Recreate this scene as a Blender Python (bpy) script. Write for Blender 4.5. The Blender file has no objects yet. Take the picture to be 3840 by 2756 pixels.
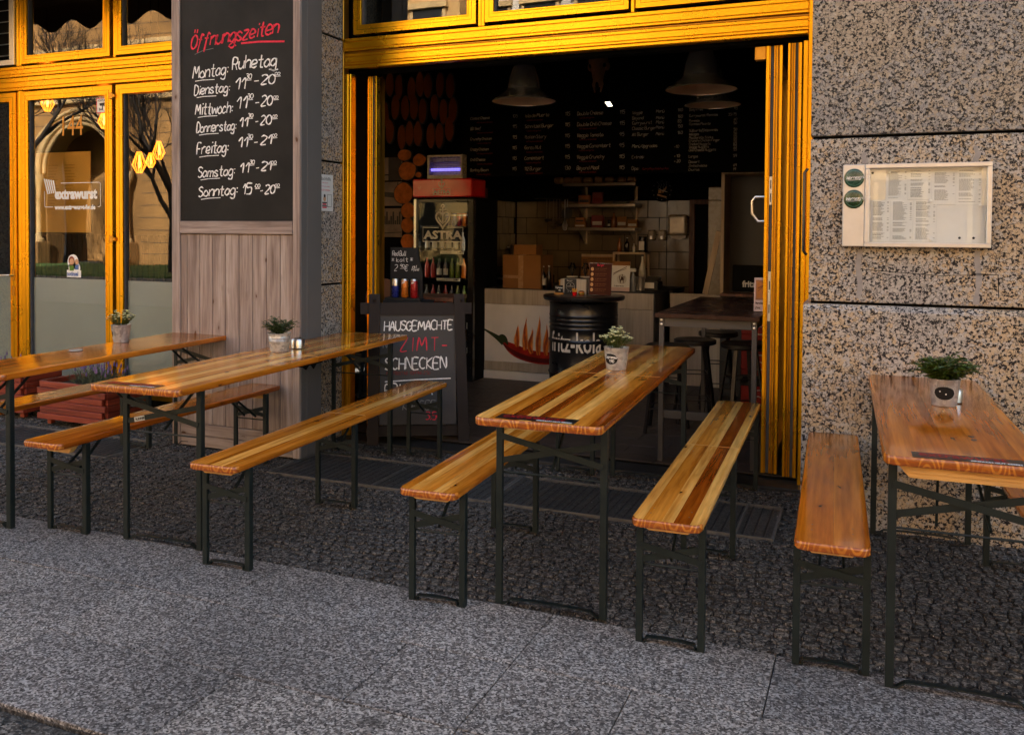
import bpy, bmesh, math, random
from mathutils import Vector, Matrix
SC = bpy.context.scene
COL = SC.collection
PI = math.pi
rnd = random.Random(7)

# ------------------------------------------------------------------ camera
cam_d = bpy.data.cameras.new('camera')
cam_d.sensor_fit = 'HORIZONTAL'
cam_d.sensor_width = 36.0
cam_d.lens = 3353.99 / 3840 * 36.0
cam_d.shift_x = 74.08 / 3840
cam_d.shift_y = -420.8 / 3840
cam_d.clip_start = 0.05
cam_d.clip_end = 500
cam = bpy.data.objects.new('camera', cam_d)
COL.objects.link(cam)
yaw, pit, rol = -0.4009, 0.0252, 0.0066
F = Vector((math.sin(yaw) * math.cos(pit), math.cos(yaw) * math.cos(pit), -math.sin(pit)))
R = Vector((math.cos(yaw), -math.sin(yaw), 0))
U = R.cross(F)
R2 = R * math.cos(rol) + U * math.sin(rol)
U2 = -R * math.sin(rol) + U * math.cos(rol)
M = Matrix((R2, U2, -F)).transposed().to_4x4()
M.translation = Vector((0, 0, 1.473))
cam.matrix_world = M
SC.camera = cam

# ------------------------------------------------------------------ light
SUN_EL, SUN_AZ = math.radians(33), math.radians(14)      # sun behind the cafe, to the right
world = bpy.data.worlds.new('World')
SC.world = world
world.use_nodes = True
wn = world.node_tree
wn.nodes.clear()
sky = wn.nodes.new('ShaderNodeTexSky')
sky.sky_type = 'NISHITA'
sky.sun_disc = False
sky.sun_elevation = SUN_EL
sky.sun_rotation = SUN_AZ
sky.air_density = 1.0
sky.dust_density = 3.0
sky.ozone_density = 0.6
bg = wn.nodes.new('ShaderNodeBackground')
bg.inputs['Strength'].default_value = 0.15
wo = wn.nodes.new('ShaderNodeOutputWorld')
tint = wn.nodes.new('ShaderNodeMix'); tint.data_type = 'RGBA'; tint.blend_type = 'MULTIPLY'; tint.inputs[0].default_value = 1.0
tint.inputs[7].default_value = (1.0, .90, .77, 1)          # thin bright haze: a less blue sky
wn.links.new(sky.outputs[0], tint.inputs[6])
wn.links.new(tint.outputs[2], bg.inputs[0])
wn.links.new(bg.outputs[0], wo.inputs[0])
sun_d = bpy.data.lights.new('sun', 'SUN')
sun_d.energy = 5.0
sun_d.angle = math.radians(0.5)
sun_d.color = (1.0, 0.92, 0.80)
sun = bpy.data.objects.new('sun', sun_d)
COL.objects.link(sun)
sd = Vector((math.sin(SUN_AZ) * math.cos(SUN_EL), math.cos(SUN_AZ) * math.cos(SUN_EL), math.sin(SUN_EL)))
sun.rotation_euler = sd.to_track_quat('Z', 'Y').to_euler()
sun.location = sd * 40
SC.view_settings.view_transform = 'Standard'
SC.view_settings.look = 'None'
SC.view_settings.exposure = 2.4
SC.view_settings.gamma = 1.0
SC.view_settings.use_curve_mapping = False
SC.render.engine = 'CYCLES'
SC.cycles.use_denoising = True
SC.cycles.max_bounces = 7
SC.cycles.diffuse_bounces = 4
SC.cycles.glossy_bounces = 4
SC.cycles.transmission_bounces = 4
SC.cycles.transparent_max_bounces = 12
SC.cycles.caustics_reflective = False
SC.cycles.caustics_refractive = False
SC.cycles.sample_clamp_indirect = 6.0

# ------------------------------------------------------------------ mesh helpers
class MB:
    def __init__(s):
        s.v = []; s.f = []; s.m = []; s.sm = []
    def face(s, idx, m=0, sm=False):
        s.f.append(idx); s.m.append(m); s.sm.append(sm)
    def quad(s, a, b, c, d, m=0):
        n = len(s.v); s.v += [tuple(a), tuple(b), tuple(c), tuple(d)]; s.face((n, n+1, n+2, n+3), m); return s
    def box(s, x0, x1, y0, y1, z0, z1, b=0.0, m=0):
        if x0 > x1: x0, x1 = x1, x0
        if y0 > y1: y0, y1 = y1, y0
        if z0 > z1: z0, z1 = z1, z0
        n = len(s.v)
        b = min(b, (x1-x0)*.45, (y1-y0)*.45, (z1-z0)*.45)
        X = (x0, x1); Y = (y0, y1); Z = (z0, z1)
        if b <= 0:
            for i in (0, 1):
                for j in (0, 1):
                    for k in (0, 1): s.v.append((X[i], Y[j], Z[k]))
            for q in ((0,1,3,2),(4,6,7,5),(0,4,5,1),(2,3,7,6),(0,2,6,4),(1,5,7,3)): s.face(tuple(n+a for a in q), m)
            return s
        # chamfered: three vertices at each corner (pulled along x-, y-, z-face)
        sg = (1, -1)
        for i in (0, 1):
            for j in (0, 1):
                for k in (0, 1):
                    s.v.append((X[i], Y[j]+sg[j]*b, Z[k]+sg[k]*b))
                    s.v.append((X[i]+sg[i]*b, Y[j], Z[k]+sg[k]*b))
                    s.v.append((X[i]+sg[i]*b, Y[j]+sg[j]*b, Z[k]))
        def c(i, j, k, a): return n + ((i*2+j)*2+k)*3 + a
        s.face((c(0,0,0,0), c(0,0,1,0), c(0,1,1,0), c(0,1,0,0)), m)
        s.face((c(1,0,0,0), c(1,1,0,0), c(1,1,1,0), c(1,0,1,0)), m)
        s.face((c(0,0,0,1), c(1,0,0,1), c(1,0,1,1), c(0,0,1,1)), m)
        s.face((c(0,1,0,1), c(0,1,1,1), c(1,1,1,1), c(1,1,0,1)), m)
        s.face((c(0,0,0,2), c(0,1,0,2), c(1,1,0,2), c(1,0,0,2)), m)
        s.face((c(0,0,1,2), c(1,0,1,2), c(1,1,1,2), c(0,1,1,2)), m)
        for i in (0, 1):
            for j in (0, 1): s.face((c(i,j,0,0), c(i,j,1,0), c(i,j,1,1), c(i,j,0,1)) if i == j else (c(i,j,0,1), c(i,j,1,1), c(i,j,1,0), c(i,j,0,0)), m)
            for k in (0, 1): s.face((c(i,0,k,0), c(i,0,k,2), c(i,1,k,2), c(i,1,k,0)) if i == k else (c(i,1,k,0), c(i,1,k,2), c(i,0,k,2), c(i,0,k,0)), m)
        for j in (0, 1):
            for k in (0, 1): s.face((c(0,j,k,1), c(1,j,k,1), c(1,j,k,2), c(0,j,k,2)) if j != k else (c(0,j,k,2), c(1,j,k,2), c(1,j,k,1), c(0,j,k,1)), m)
        for i in (0, 1):
            for j in (0, 1):
                for k in (0, 1):
                    t = (c(i,j,k,0), c(i,j,k,1), c(i,j,k,2))
                    s.face(t if (i+j+k) % 2 else t[::-1], m)
        return s
    def beam(s, p, q, w, h, up=(0, 0, 1), m=0):
        p = Vector(p); q = Vector(q); d = (q-p).normalized(); up = Vector(up)
        a = d.cross(up)
        if a.length < 1e-4: a = d.cross(Vector((0, 1, 0)))
        a.normalize(); b = a.cross(d)
        n = len(s.v)
        for c in (p, q):
            for i, j in ((-1,-1),(1,-1),(1,1),(-1,1)): s.v.append(tuple(c + a*(i*w/2) + b*(j*h/2)))
        for k in range(4): s.face((n+k, n+(k+1)%4, n+4+(k+1)%4, n+4+k), m)
        s.face((n+3, n+2, n+1, n), m); s.face((n+4, n+5, n+6, n+7), m)
        return s
    def tube(s, pts, r, n=8, m=0, cap=True):
        pts = [Vector(p) for p in pts]
        rs = r if isinstance(r, (list, tuple)) else [r]*len(pts)
        base = len(s.v); prev = None
        for i, p in enumerate(pts):
            d = (pts[min(i+1, len(pts)-1)] - pts[max(i-1, 0)])
            d = d.normalized() if d.length > 1e-9 else Vector((0, 0, 1))
            if prev is None:
                a = d.cross(Vector((0, 0, 1)))
                if a.length < 1e-3: a = d.cross(Vector((0, 1, 0)))
            else:
                a = prev - d*prev.dot(d)
            a.normalize(); prev = a; b = d.cross(a)
            for k in range(n):
                t = 2*PI*k/n
                s.v.append(tuple(p + (a*math.cos(t) + b*math.sin(t))*rs[i]))
        for i in range(len(pts)-1):
            for k in range(n):
                s.face((base+i*n+k, base+i*n+(k+1)%n, base+(i+1)*n+(k+1)%n, base+(i+1)*n+k), m, n > 5)
        if cap:
            s.face(tuple(base+k for k in range(n))[::-1], m)
            s.face(tuple(base+(len(pts)-1)*n+k for k in range(n)), m)
        return s
    def lathe(s, prof, c=(0, 0, 0), n=24, m=0, sx=1.0, sy=1.0, cap0=True, cap1=True):
        base = len(s.v)
        for r, z in prof:
            for k in range(n):
                t = 2*PI*k/n
                s.v.append((c[0]+sx*r*math.cos(t), c[1]+sy*r*math.sin(t), c[2]+z))
        for i in range(len(prof)-1):
            for k in range(n):
                s.face((base+i*n+k, base+i*n+(k+1)%n, base+(i+1)*n+(k+1)%n, base+(i+1)*n+k), m, True)
        if cap0: s.face(tuple(base+k for k in range(n))[::-1], m)
        if cap1: s.face(tuple(base+(len(prof)-1)*n+k for k in range(n)), m)
        return s
    def prism(s, poly, d0, d1, axis='y', m=0):
        """extrude a 2D polygon: axis y -> poly in (x,z); z -> (x,y); x -> (y,z)"""
        n = len(s.v); k = len(poly)
        for d in (d0, d1):
            for a, b in poly:
                s.v.append((a, d, b) if axis == 'y' else (a, b, d) if axis == 'z' else (d, a, b))
        for i in range(k): s.face((n+i, n+(i+1)%k, n+k+(i+1)%k, n+k+i), m)
        s.face(tuple(n+i for i in range(k))[::-1], m); s.face(tuple(n+k+i for i in range(k)), m)
        return s
    def add(s, verts, faces, m=0, sm=False):
        n = len(s.v); s.v += [tuple(v) for v in verts]
        for f in faces: s.face(tuple(n+i for i in f), m, sm)
        return s
    def mesh(s, name, mats):
        me = bpy.data.meshes.new(name)
        me.from_pydata(s.v, [], s.f)
        if not isinstance(mats, (list, tuple)): mats = [mats]
        for mt in mats: me.materials.append(mt)
        if len(mats) > 1: me.polygons.foreach_set('material_index', s.m)
        if any(s.sm):
            me.polygons.foreach_set('use_smooth', s.sm)
            try: me.set_sharp_from_angle(angle=math.radians(35))
            except Exception: pass
        me.update()
        return me
    def build(s, name, mats, parent=None, loc=None, rot=None, **kw):
        o = bpy.data.objects.new(name, s.mesh(name, mats))
        COL.objects.link(o)
        if loc is not None: o.location = loc
        if rot is not None: o.rotation_euler = rot
        if parent is not None: o.parent = parent
        for k, v in kw.items(): o[k] = v
        return o

def fix_normals(o):
    bm = bmesh.new(); bm.from_mesh(o.data)
    bmesh.ops.recalc_face_normals(bm, faces=bm.faces)
    bm.to_mesh(o.data); bm.free()

def thing(name, label, cat, loc=(0, 0, 0), rz=0.0, group=None):
    o = bpy.data.objects.new(name, None)
    COL.objects.link(o)
    o.location = loc; o.rotation_euler = (0, 0, rz)
    o.empty_display_size = .1
    o['label'] = label; o['category'] = cat
    if group: o['group'] = group
    return o

def tag(o, label, cat, group=None):
    o['label'] = label; o['category'] = cat
    if group: o['group'] = group
    return o

def struct(o):
    o['kind'] = 'structure'; return o

def inst(src, parent=None, loc=None, rot=None, scale=None, name=None):
    o = src.copy()
    COL.objects.link(o)
    o.parent = parent
    if loc is not None: o.location = loc
    if rot is not None: o.rotation_euler = rot
    if scale is not None: o.scale = scale
    return o

def dup_tree(o, parent=None):
    c = o.copy(); COL.objects.link(c); c.parent = parent
    for ch in [x for x in o.children]: dup_tree(ch, c)
    return c

# ------------------------------------------------------------------ material helpers
def newmat(name):
    m = bpy.data.materials.new(name); m.use_nodes = True
    nt = m.node_tree
    return m, nt, nt.nodes['Principled BSDF']

def N(nt, t, **kw):
    n = nt.nodes.new(t)
    for k, v in kw.items():
        if k.startswith('i_'): n.inputs[k[2:].replace('_', ' ')].default_value = v
        else: setattr(n, k, v)
    return n

def L(nt, a, b): nt.links.new(a, b)

def ramp(nt, src, stops):
    r = nt.nodes.new('ShaderNodeValToRGB')
    e = r.color_ramp.elements
    while len(e) > 1: e.remove(e[0])
    e[0].position = stops[0][0]; e[0].color = (*stops[0][1], 1) if len(stops[0][1]) == 3 else stops[0][1]
    for p, c in stops[1:]:
        x = e.new(p); x.color = (*c, 1) if len(c) == 3 else c
    nt.links.new(src, r.inputs[0])
    return r.outputs[0]

def mixc(nt, fac, a, b, bt='MIX'):
    n = nt.nodes.new('ShaderNodeMix'); n.data_type = 'RGBA'; n.blend_type = bt
    for sock, v in ((n.inputs[0], fac), (n.inputs[6], a), (n.inputs[7], b)):
        if hasattr(v, 'is_output'): nt.links.new(v, sock)
        elif isinstance(v, (int, float)): sock.default_value = v
        else: sock.default_value = (*v, 1)
    return n.outputs[2]

def coords(nt, scale=(1, 1, 1), rand=True):
    tc = nt.nodes.new('ShaderNodeTexCoord')
    mp = nt.nodes.new('ShaderNodeMapping')
    mp.inputs['Scale'].default_value = scale
    if rand:
        oi = nt.nodes.new('ShaderNodeObjectInfo')
        mu = nt.nodes.new('ShaderNodeMath'); mu.operation = 'MULTIPLY'; mu.inputs[1].default_value = 37.0
        nt.links.new(oi.outputs['Random'], mu.inputs[0])
        cb = nt.nodes.new('ShaderNodeCombineXYZ')
        for k in range(3): nt.links.new(mu.outputs[0], cb.inputs[k])
        ad = nt.nodes.new('ShaderNodeVectorMath')
        nt.links.new(tc.outputs['Object'], ad.inputs[0]); nt.links.new(cb.outputs[0], ad.inputs[1])
        nt.links.new(ad.outputs[0], mp.inputs[0])
    else:
        nt.links.new(tc.outputs['Object'], mp.inputs[0])
    return mp.outputs[0]

def noise(nt, vec, scale, detail=3, rough=.55, dist=0.0):
    n = nt.nodes.new('ShaderNodeTexNoise')
    n.inputs['Scale'].default_value = scale; n.inputs['Detail'].default_value = detail
    n.inputs['Roughness'].default_value = rough; n.inputs['Distortion'].default_value = dist
    nt.links.new(vec, n.inputs['Vector'])
    return n.outputs[0]

def bump(nt, bs, h, strength=.3, dist=.005):
    b = nt.nodes.new('ShaderNodeBump')
    b.inputs['Strength'].default_value = strength; b.inputs['Distance'].default_value = dist
    nt.links.new(h, b.inputs['Height']); nt.links.new(b.outputs[0], bs.inputs['Normal'])

def plain(name, col, rough=.5, metal=0.0, var=.12, vs=9.0, coat=0.0, bmp=0.0, bs_=60, spec=.5, emit=None, es=1.0, vary_rough=.12):
    """a painted or moulded surface with slight uneven tone and gloss"""
    m, nt, bs = newmat(name)
    v = coords(nt)
    n = noise(nt, v, vs, 4)
    d = tuple(max(0, c*(1-var)) for c in col); l = tuple(min(1, c*(1+var)) for c in col)
    L(nt, ramp(nt, n, [(.3, d), (.7, l)]), bs.inputs['Base Color'])
    r = N(nt, 'ShaderNodeMapRange'); r.inputs['To Min'].default_value = max(.02, rough-vary_rough*.6); r.inputs['To Max'].default_value = min(1, rough+vary_rough)
    L(nt, noise(nt, v, vs*3.1, 3), r.inputs[0]); L(nt, r.outputs[0], bs.inputs['Roughness'])
    bs.inputs['Metallic'].default_value = metal
    bs.inputs['Specular IOR Level'].default_value = spec
    bs.inputs['Coat Weight'].default_value = coat
    bs.inputs['Coat Roughness'].default_value = .1
    if bmp: bump(nt, bs, noise(nt, v, bs_, 3), bmp, .002)
    if emit:
        bs.inputs['Emission Color'].default_value = (*emit, 1); bs.inputs['Emission Strength'].default_value = es
    return m

def glassmat(name, tint=(1, 1, 1), ior=1.5, rough=0.0, boost=1.5, base=0.0, wob=0.0):
    m, nt, bs = newmat(name)
    nt.nodes.remove(bs)
    out = nt.nodes['Material Output']
    tr = N(nt, 'ShaderNodeBsdfTransparent'); tr.inputs[0].default_value = (*tint, 1)
    gl = N(nt, 'ShaderNodeBsdfGlossy'); gl.inputs['Roughness'].default_value = rough
    fr = N(nt, 'ShaderNodeFresnel'); fr.inputs[0].default_value = ior
    ma = N(nt, 'ShaderNodeMath', operation='MULTIPLY_ADD'); ma.use_clamp = True
    ma.inputs[1].default_value = boost; ma.inputs[2].default_value = base
    L(nt, fr.outputs[0], ma.inputs[0])
    mx = N(nt, 'ShaderNodeMixShader')
    ge = N(nt, 'ShaderNodeNewGeometry')
    fb = N(nt, 'ShaderNodeMath', operation='SUBTRACT'); fb.inputs[0].default_value = 1.0; L(nt, ge.outputs['Backfacing'], fb.inputs[1])
    fm = N(nt, 'ShaderNodeMath', operation='MULTIPLY'); L(nt, ma.outputs[0], fm.inputs[0]); L(nt, fb.outputs[0], fm.inputs[1])
    L(nt, fm.outputs[0], mx.inputs[0]); L(nt, tr.outputs[0], mx.inputs[1]); L(nt, gl.outputs[0], mx.inputs[2])
    L(nt, mx.outputs[0], out.inputs[0])
    if wob:
        b = N(nt, 'ShaderNodeBump'); b.inputs['Strength'].default_value = wob; b.inputs['Distance'].default_value = .02
        L(nt, noise(nt, coords(nt), 1.6, 1), b.inputs['Height']); L(nt, b.outputs[0], gl.inputs['Normal']); L(nt, b.outputs[0], fr.inputs['Normal'])
    return m

def granite(name, warm, cool, dark, cell=42.0, bal=.5, bright=1.0):
    m, nt, bs = newmat(name)
    tc = N(nt, 'ShaderNodeTexCoord')
    geo = N(nt, 'ShaderNodeNewGeometry')
    pos = geo.outputs['Position']
    nz = N(nt, 'ShaderNodeTexNoise'); nz.inputs['Scale'].default_value = 22; nz.inputs['Detail'].default_value = 3
    L(nt, pos, nz.inputs['Vector'])
    ms = N(nt, 'ShaderNodeVectorMath', operation='SCALE'); ms.inputs['Scale'].default_value = .035
    L(nt, nz.outputs['Color'], ms.inputs[0])
    ad = N(nt, 'ShaderNodeVectorMath'); L(nt, pos, ad.inputs[0]); L(nt, ms.outputs[0], ad.inputs[1])
    p = ad.outputs[0]
    v1 = N(nt, 'ShaderNodeTexVoronoi', feature='DISTANCE_TO_EDGE'); v1.inputs['Scale'].default_value = cell
    v2 = N(nt, 'ShaderNodeTexVoronoi', feature='F1'); v2.inputs['Scale'].default_value = cell
    L(nt, p, v1.inputs['Vector']); L(nt, p, v2.inputs['Vector'])
    sep = N(nt, 'ShaderNodeSeparateColor'); L(nt, v2.outputs['Color'], sep.inputs[0])
    big = noise(nt, pos, 1.7, 3)
    s1 = N(nt, 'ShaderNodeMath', operation='MULTIPLY_ADD'); s1.inputs[1].default_value = .45
    L(nt, sep.outputs[0], s1.inputs[0])
    s2 = N(nt, 'ShaderNodeMath', operation='MULTIPLY_ADD'); s2.inputs[1].default_value = 1.6; s2.inputs[2].default_value = -.5
    L(nt, big, s2.inputs[0]); L(nt, s2.outputs[0], s1.inputs[2])
    base = ramp(nt, s1.outputs[0], [(.15, tuple(c*.8 for c in cool)), (.42, cool), (.62, warm), (.95, tuple(c*1.05 for c in warm))])
    # pale feldspar centres
    base = mixc(nt, ramp(nt, sep.outputs[1], [(.55, (0, 0, 0)), (.95, (.45,)*3)]), base, (.56, .50, .42))
    edge = ramp(nt, v1.outputs['Distance'], [(.0, (0, 0, 0)), (.10, (1, 1, 1))])
    blot = ramp(nt, noise(nt, pos, cell*1.25, 5, .65), [(.435, (0, 0, 0)), (.485, (1, 1, 1))])
    e2 = mixc(nt, ramp(nt, noise(nt, pos, 24, 3), [(.42, (0, 0, 0)), (.62, (1, 1, 1))]), edge, (1, 1, 1))
    msk = mixc(nt, 1.0, e2, blot, 'MULTIPLY')
    colr = mixc(nt, msk, dark, base)
    fine = ramp(nt, noise(nt, pos, 260, 2), [(.3, (.72,)*3), (.7, (1.15,)*3)])
    colr = mixc(nt, 1.0, colr, fine, 'MULTIPLY')
    if bright != 1: colr = mixc(nt, 1.0, colr, (bright,)*3, 'MULTIPLY')
    L(nt, colr, bs.inputs['Base Color'])
    L(nt, ramp(nt, blot, [(0, (.3,)*3), (1, (.55,)*3)]), bs.inputs['Roughness'])
    bs.inputs['Specular IOR Level'].default_value = .25
    bump(nt, bs, noise(nt, pos, 120, 3), .25, .002)
    return m

def stone(name, c0, c1, c2, sc=120, bmp=.5, fleck=True, rough=.8, big=1.2, grain=0):
    m, nt, bs = newmat(name)
    geo = N(nt, 'ShaderNodeNewGeometry'); pos = geo.outputs['Position']
    oi = N(nt, 'ShaderNodeObjectInfo')
    n1 = noise(nt, pos, sc, 3, .6)
    n2 = noise(nt, pos, big, 4)
    if grain:
        gv = N(nt, 'ShaderNodeTexVoronoi'); gv.inputs['Scale'].default_value = grain; L(nt, pos, gv.inputs['Vector'])
        gs = N(nt, 'ShaderNodeSeparateColor'); L(nt, gv.outputs['Color'], gs.inputs[0])
        gm_ = N(nt, 'ShaderNodeMath', operation='MULTIPLY_ADD'); gm_.inputs[1].default_value = .55; L(nt, gs.outputs[0], gm_.inputs[0])
        gn = N(nt, 'ShaderNodeMath', operation='MULTIPLY'); gn.inputs[1].default_value = .45; L(nt, n1, gn.inputs[0]); L(nt, gn.outputs[0], gm_.inputs[2])
        a = ramp(nt, gm_.outputs[0], [(.22, c0), (.5, c1), (.78, c2)])
    else:
        a = ramp(nt, n1, [(.36, c0), (.5, c1), (.64, c2)])
    b = ramp(nt, n2, [(.3, (.66,)*3), (.68, (1.22,)*3)])
    colr = mixc(nt, 1.0, a, b, 'MULTIPLY')
    t = ramp(nt, oi.outputs['Random'], [(0, (.82, .82, .84)), (1, (1.14, 1.12, 1.10))])
    colr = mixc(nt, 1.0, colr, t, 'MULTIPLY')
    st = ramp(nt, noise(nt, pos, 9, 5, .7), [(.30, (.55,)*3), (.42, (1, 1, 1))])
    colr = mixc(nt, .6, colr, mixc(nt, 1.0, colr, st, 'MULTIPLY'))
    gum = N(nt, 'ShaderNodeTexVoronoi'); gum.inputs['Scale'].default_value = 2.3
    nzv = N(nt, 'ShaderNodeTexNoise'); nzv.inputs['Scale'].default_value = 14; L(nt, pos, nzv.inputs['Vector'])
    gm = N(nt, 'ShaderNodeVectorMath', operation='MULTIPLY_ADD'); gm.inputs[1].default_value = (.10,)*3; L(nt, nzv.outputs['Color'], gm.inputs[0]); L(nt, pos, gm.inputs[2])
    L(nt, gm.outputs[0], gum.inputs['Vector'])
    colr = mixc(nt, ramp(nt, gum.outputs['Distance'], [(.05, (.62,)*3), (.14, (0, 0, 0))]), colr, tuple(q*.6 for q in c0))
    if fleck:
        vo = N(nt, 'ShaderNodeTexVoronoi'); vo.inputs['Scale'].default_value = 34
        L(nt, pos, vo.inputs['Vector'])
        sp = N(nt, 'ShaderNodeSeparateColor'); L(nt, vo.outputs['Color'], sp.inputs[0])
        a1 = ramp(nt, vo.outputs['Distance'], [(.07, (1, 1, 1)), (.11, (0, 0, 0))])
        a2 = ramp(nt, sp.outputs[0], [(.90, (0, 0, 0)), (.92, (1, 1, 1))])
        colr = mixc(nt, mixc(nt, 1.0, a1, a2, 'MULTIPLY'), colr, (.42, .40, .37))
    L(nt, colr, bs.inputs['Base Color'])
    bs.inputs['Roughness'].default_value = rough
    bs.inputs['Specular IOR Level'].default_value = .35
    bump(nt, bs, n1, bmp, .004)
    return m

def wood(name, c_dark, c_mid, c_light, rough=.16, coat=.8, grain=26, knots=True, axis=1, bmp=.08, streak=1.0, knotcol=(.06, .02, .006), spec=.35):
    """long grain along the local axis (0=x, 1=y, 2=z)"""
    m, nt, bs = newmat(name)
    s = [1.0, 1.0, 1.0]; s[axis] = .055
    v = coords(nt, tuple(s))
    g1 = noise(nt, v, grain, 6, .62, .6)
    g2 = noise(nt, v, grain*4.5, 3, .6)
    col = ramp(nt, g1, [(.30, c_dark), (.47, c_mid), (.66, c_light)])
    fine = ramp(nt, g2, [(.30, (.70, .66, .62)), (.60, (1.06, 1.05, 1.04))])
    col = mixc(nt, streak, col, mixc(nt, 1.0, col, fine, 'MULTIPLY'))
    if knots:
        s2 = [9.0, 9.0, 9.0]; s2[axis] = 4.5
        v2 = coords(nt, tuple(s2))
        nn = N(nt, 'ShaderNodeTexNoise'); nn.inputs['Scale'].default_value = 3; L(nt, v2, nn.inputs['Vector'])
        vo = N(nt, 'ShaderNodeTexVoronoi'); vo.inputs['Scale'].default_value = 1.0; vo.inputs['Randomness'].default_value = 1
        mm = N(nt, 'ShaderNodeVectorMath', operation='MULTIPLY_ADD'); mm.inputs[1].default_value = (.25,)*3
        L(nt, nn.outputs['Color'], mm.inputs[0]); L(nt, v2, mm.inputs[2])
        L(nt, mm.outputs[0], vo.inputs['Vector'])
        k = ramp(nt, vo.outputs['Distance'], [(.06, (1, 1, 1)), (.10, (0, 0, 0))])
        k2 = ramp(nt, vo.outputs['Distance'], [(.06, (.55,)*3), (.22, (0, 0, 0))])
        col = mixc(nt, k2, col, c_dark)
        col = mixc(nt, k, col, knotcol)
    L(nt, col, bs.inputs['Base Color'])
    rr = N(nt, 'ShaderNodeMapRange'); rr.inputs['To Min'].default_value = rough*.7; rr.inputs['To Max'].default_value = rough*1.7
    L(nt, noise(nt, coords(nt), 7, 4), rr.inputs[0])
    L(nt, rr.outputs[0], bs.inputs['Roughness'])
    bs.inputs['Specular IOR Level'].default_value = spec if coat < .3 else .0
    bs.inputs['Coat Weight'].default_value = coat
    bs.inputs['Coat IOR'].default_value = 1.5
    L(nt, rr.outputs[0], bs.inputs['Coat Roughness'])
    if bmp: bump(nt, bs, g1, bmp, .002)
    return m

def endgrain(name, c0, c1):
    m, nt, bs = newmat(name)
    v = coords(nt, (15, 0, 7), False)
    w = N(nt, 'ShaderNodeTexVoronoi'); w.inputs['Scale'].default_value = 1.0; w.inputs['Randomness'].default_value = .8
    L(nt, v, w.inputs['Vector'])
    nz = noise(nt, coords(nt, (1, 1, 1), False), 40, 3)
    ad = N(nt, 'ShaderNodeMath', operation='MULTIPLY_ADD'); ad.inputs[1].default_value = .05; L(nt, nz, ad.inputs[0]); L(nt, w.outputs['Distance'], ad.inputs[2])
    sn = N(nt, 'ShaderNodeMath', operation='MULTIPLY'); sn.inputs[1].default_value = 44.0; L(nt, ad.outputs[0], sn.inputs[0])
    si = N(nt, 'ShaderNodeMath', operation='SINE'); L(nt, sn.outputs[0], si.inputs[0])
    sep = N(nt, 'ShaderNodeSeparateColor'); L(nt, w.outputs['Color'], sep.inputs[0])
    cc = ramp(nt, si.outputs[0], [(.0, c0), (.75, c1)])
    cc = mixc(nt, ramp(nt, sep.outputs[0], [(.3, (0, 0, 0)), (.9, (.6,)*3)]), cc, c0)
    L(nt, cc, bs.inputs['Base Color'])
    bs.inputs['Roughness'].default_value = .25; bs.inputs['Coat Weight'].default_value = .7; bs.inputs['Coat Roughness'].default_value = .12
    return m

def gold(name, col, rough=.3, metal=.85, var=.18):
    m, nt, bs = newmat(name)
    v = coords(nt, (1, 1, 1), False)
    n = noise(nt, v, 1.3, 5, .6); n3 = noise(nt, v, 3.5, 3)
    c = ramp(nt, n, [(.3, tuple(x*(1-var) for x in col)), (.7, col)])
    dirt = ramp(nt, noise(nt, v, 14, 6, .75), [(.20, (.5, .4, .25)), (.30, (1, 1, 1))])
    c = mixc(nt, .7, c, mixc(nt, 1.0, c, dirt, 'MULTIPLY'))
    L(nt, c, bs.inputs['Base Color'])
    bs.inputs['Metallic'].default_value = metal
    r = N(nt, 'ShaderNodeMapRange'); r.inputs['To Min'].default_value = rough*.8; r.inputs['To Max'].default_value = rough*1.35
    L(nt, n3, r.inputs[0]); L(nt, r.outputs[0], bs.inputs['Roughness'])
    return m

MAT = {}
MAT['granite'] = granite('granite', (.52, .39, .25), (.48, .445, .41), (.012, .011, .014), 60)
MAT['granite_grey'] = granite('grey_granite', (.37, .305, .23), (.32, .305, .295), (.012, .012, .014), 60)
MAT['slab'] = stone('slab_stone', (.032, .028, .026), (.150, .136, .127), (.46, .43, .40), 40, .35, big=.9, grain=150)
MAT['cobble'] = stone('cobble_stone', (.012, .011, .010), (.062, .056, .051), (.23, .215, .195), 55, .45, grain=130)
MAT['sand'] = stone('joint_sand', (.014, .012, .011), (.045, .041, .037), (.12, .11, .10), 90, .8, False)
MAT['asphalt'] = stone('street_asphalt', (.10, .10, .10), (.16, .155, .15), (.22, .22, .21), 60, .5, False)
MAT['gold'] = gold('gold_anodised_aluminium', (1.0, .50, .012), .26, .9, .22)
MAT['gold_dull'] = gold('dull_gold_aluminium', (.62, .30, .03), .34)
MAT['seal'] = plain('grey_rubber_seal', (.085, .085, .092), .8, spec=.2)
MAT['steel_dark'] = plain('dull_kitchen_steel', (.23, .19, .14), .32, 1.0, .2, 12)
MAT['steel'] = plain('brushed_steel', (.62, .61, .59), .28, 1.0, .06, 30)
MAT['alu'] = plain('matt_aluminium', (.66, .66, .67), .36, .9, .05, 14)
MAT['dark'] = plain('dark_paint', (.018, .018, .018), .6)
MAT['black'] = plain('black_surface', (.0035, .0034, .0033), .8, spec=.12)
MAT['black_gloss'] = plain('black_gloss', (.008, .008, .009), .22)
MAT['green_steel'] = plain('dark_green_painted_steel', (.0100, .0160, .0155), .42, 0, .2, 12, 0, .1, 90, .32)
MAT['glass'] = glassmat('window_glass', (.92, .95, .92), 1.5, 0, 1.7, .07, .05)
MAT['clear'] = glassmat('clear_glass', (.97, .98, .97), 1.45, .01, 1.1, 0)
MAT['frost'] = plain('frosted_film', (.40, .415, .42), .30, 0, .05, 2.5, 0)
MAT['bulb'] = plain('glowing_filament_bulb', (1, .6, .2), .4, emit=(1, .36, .03), es=2.4)
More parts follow.
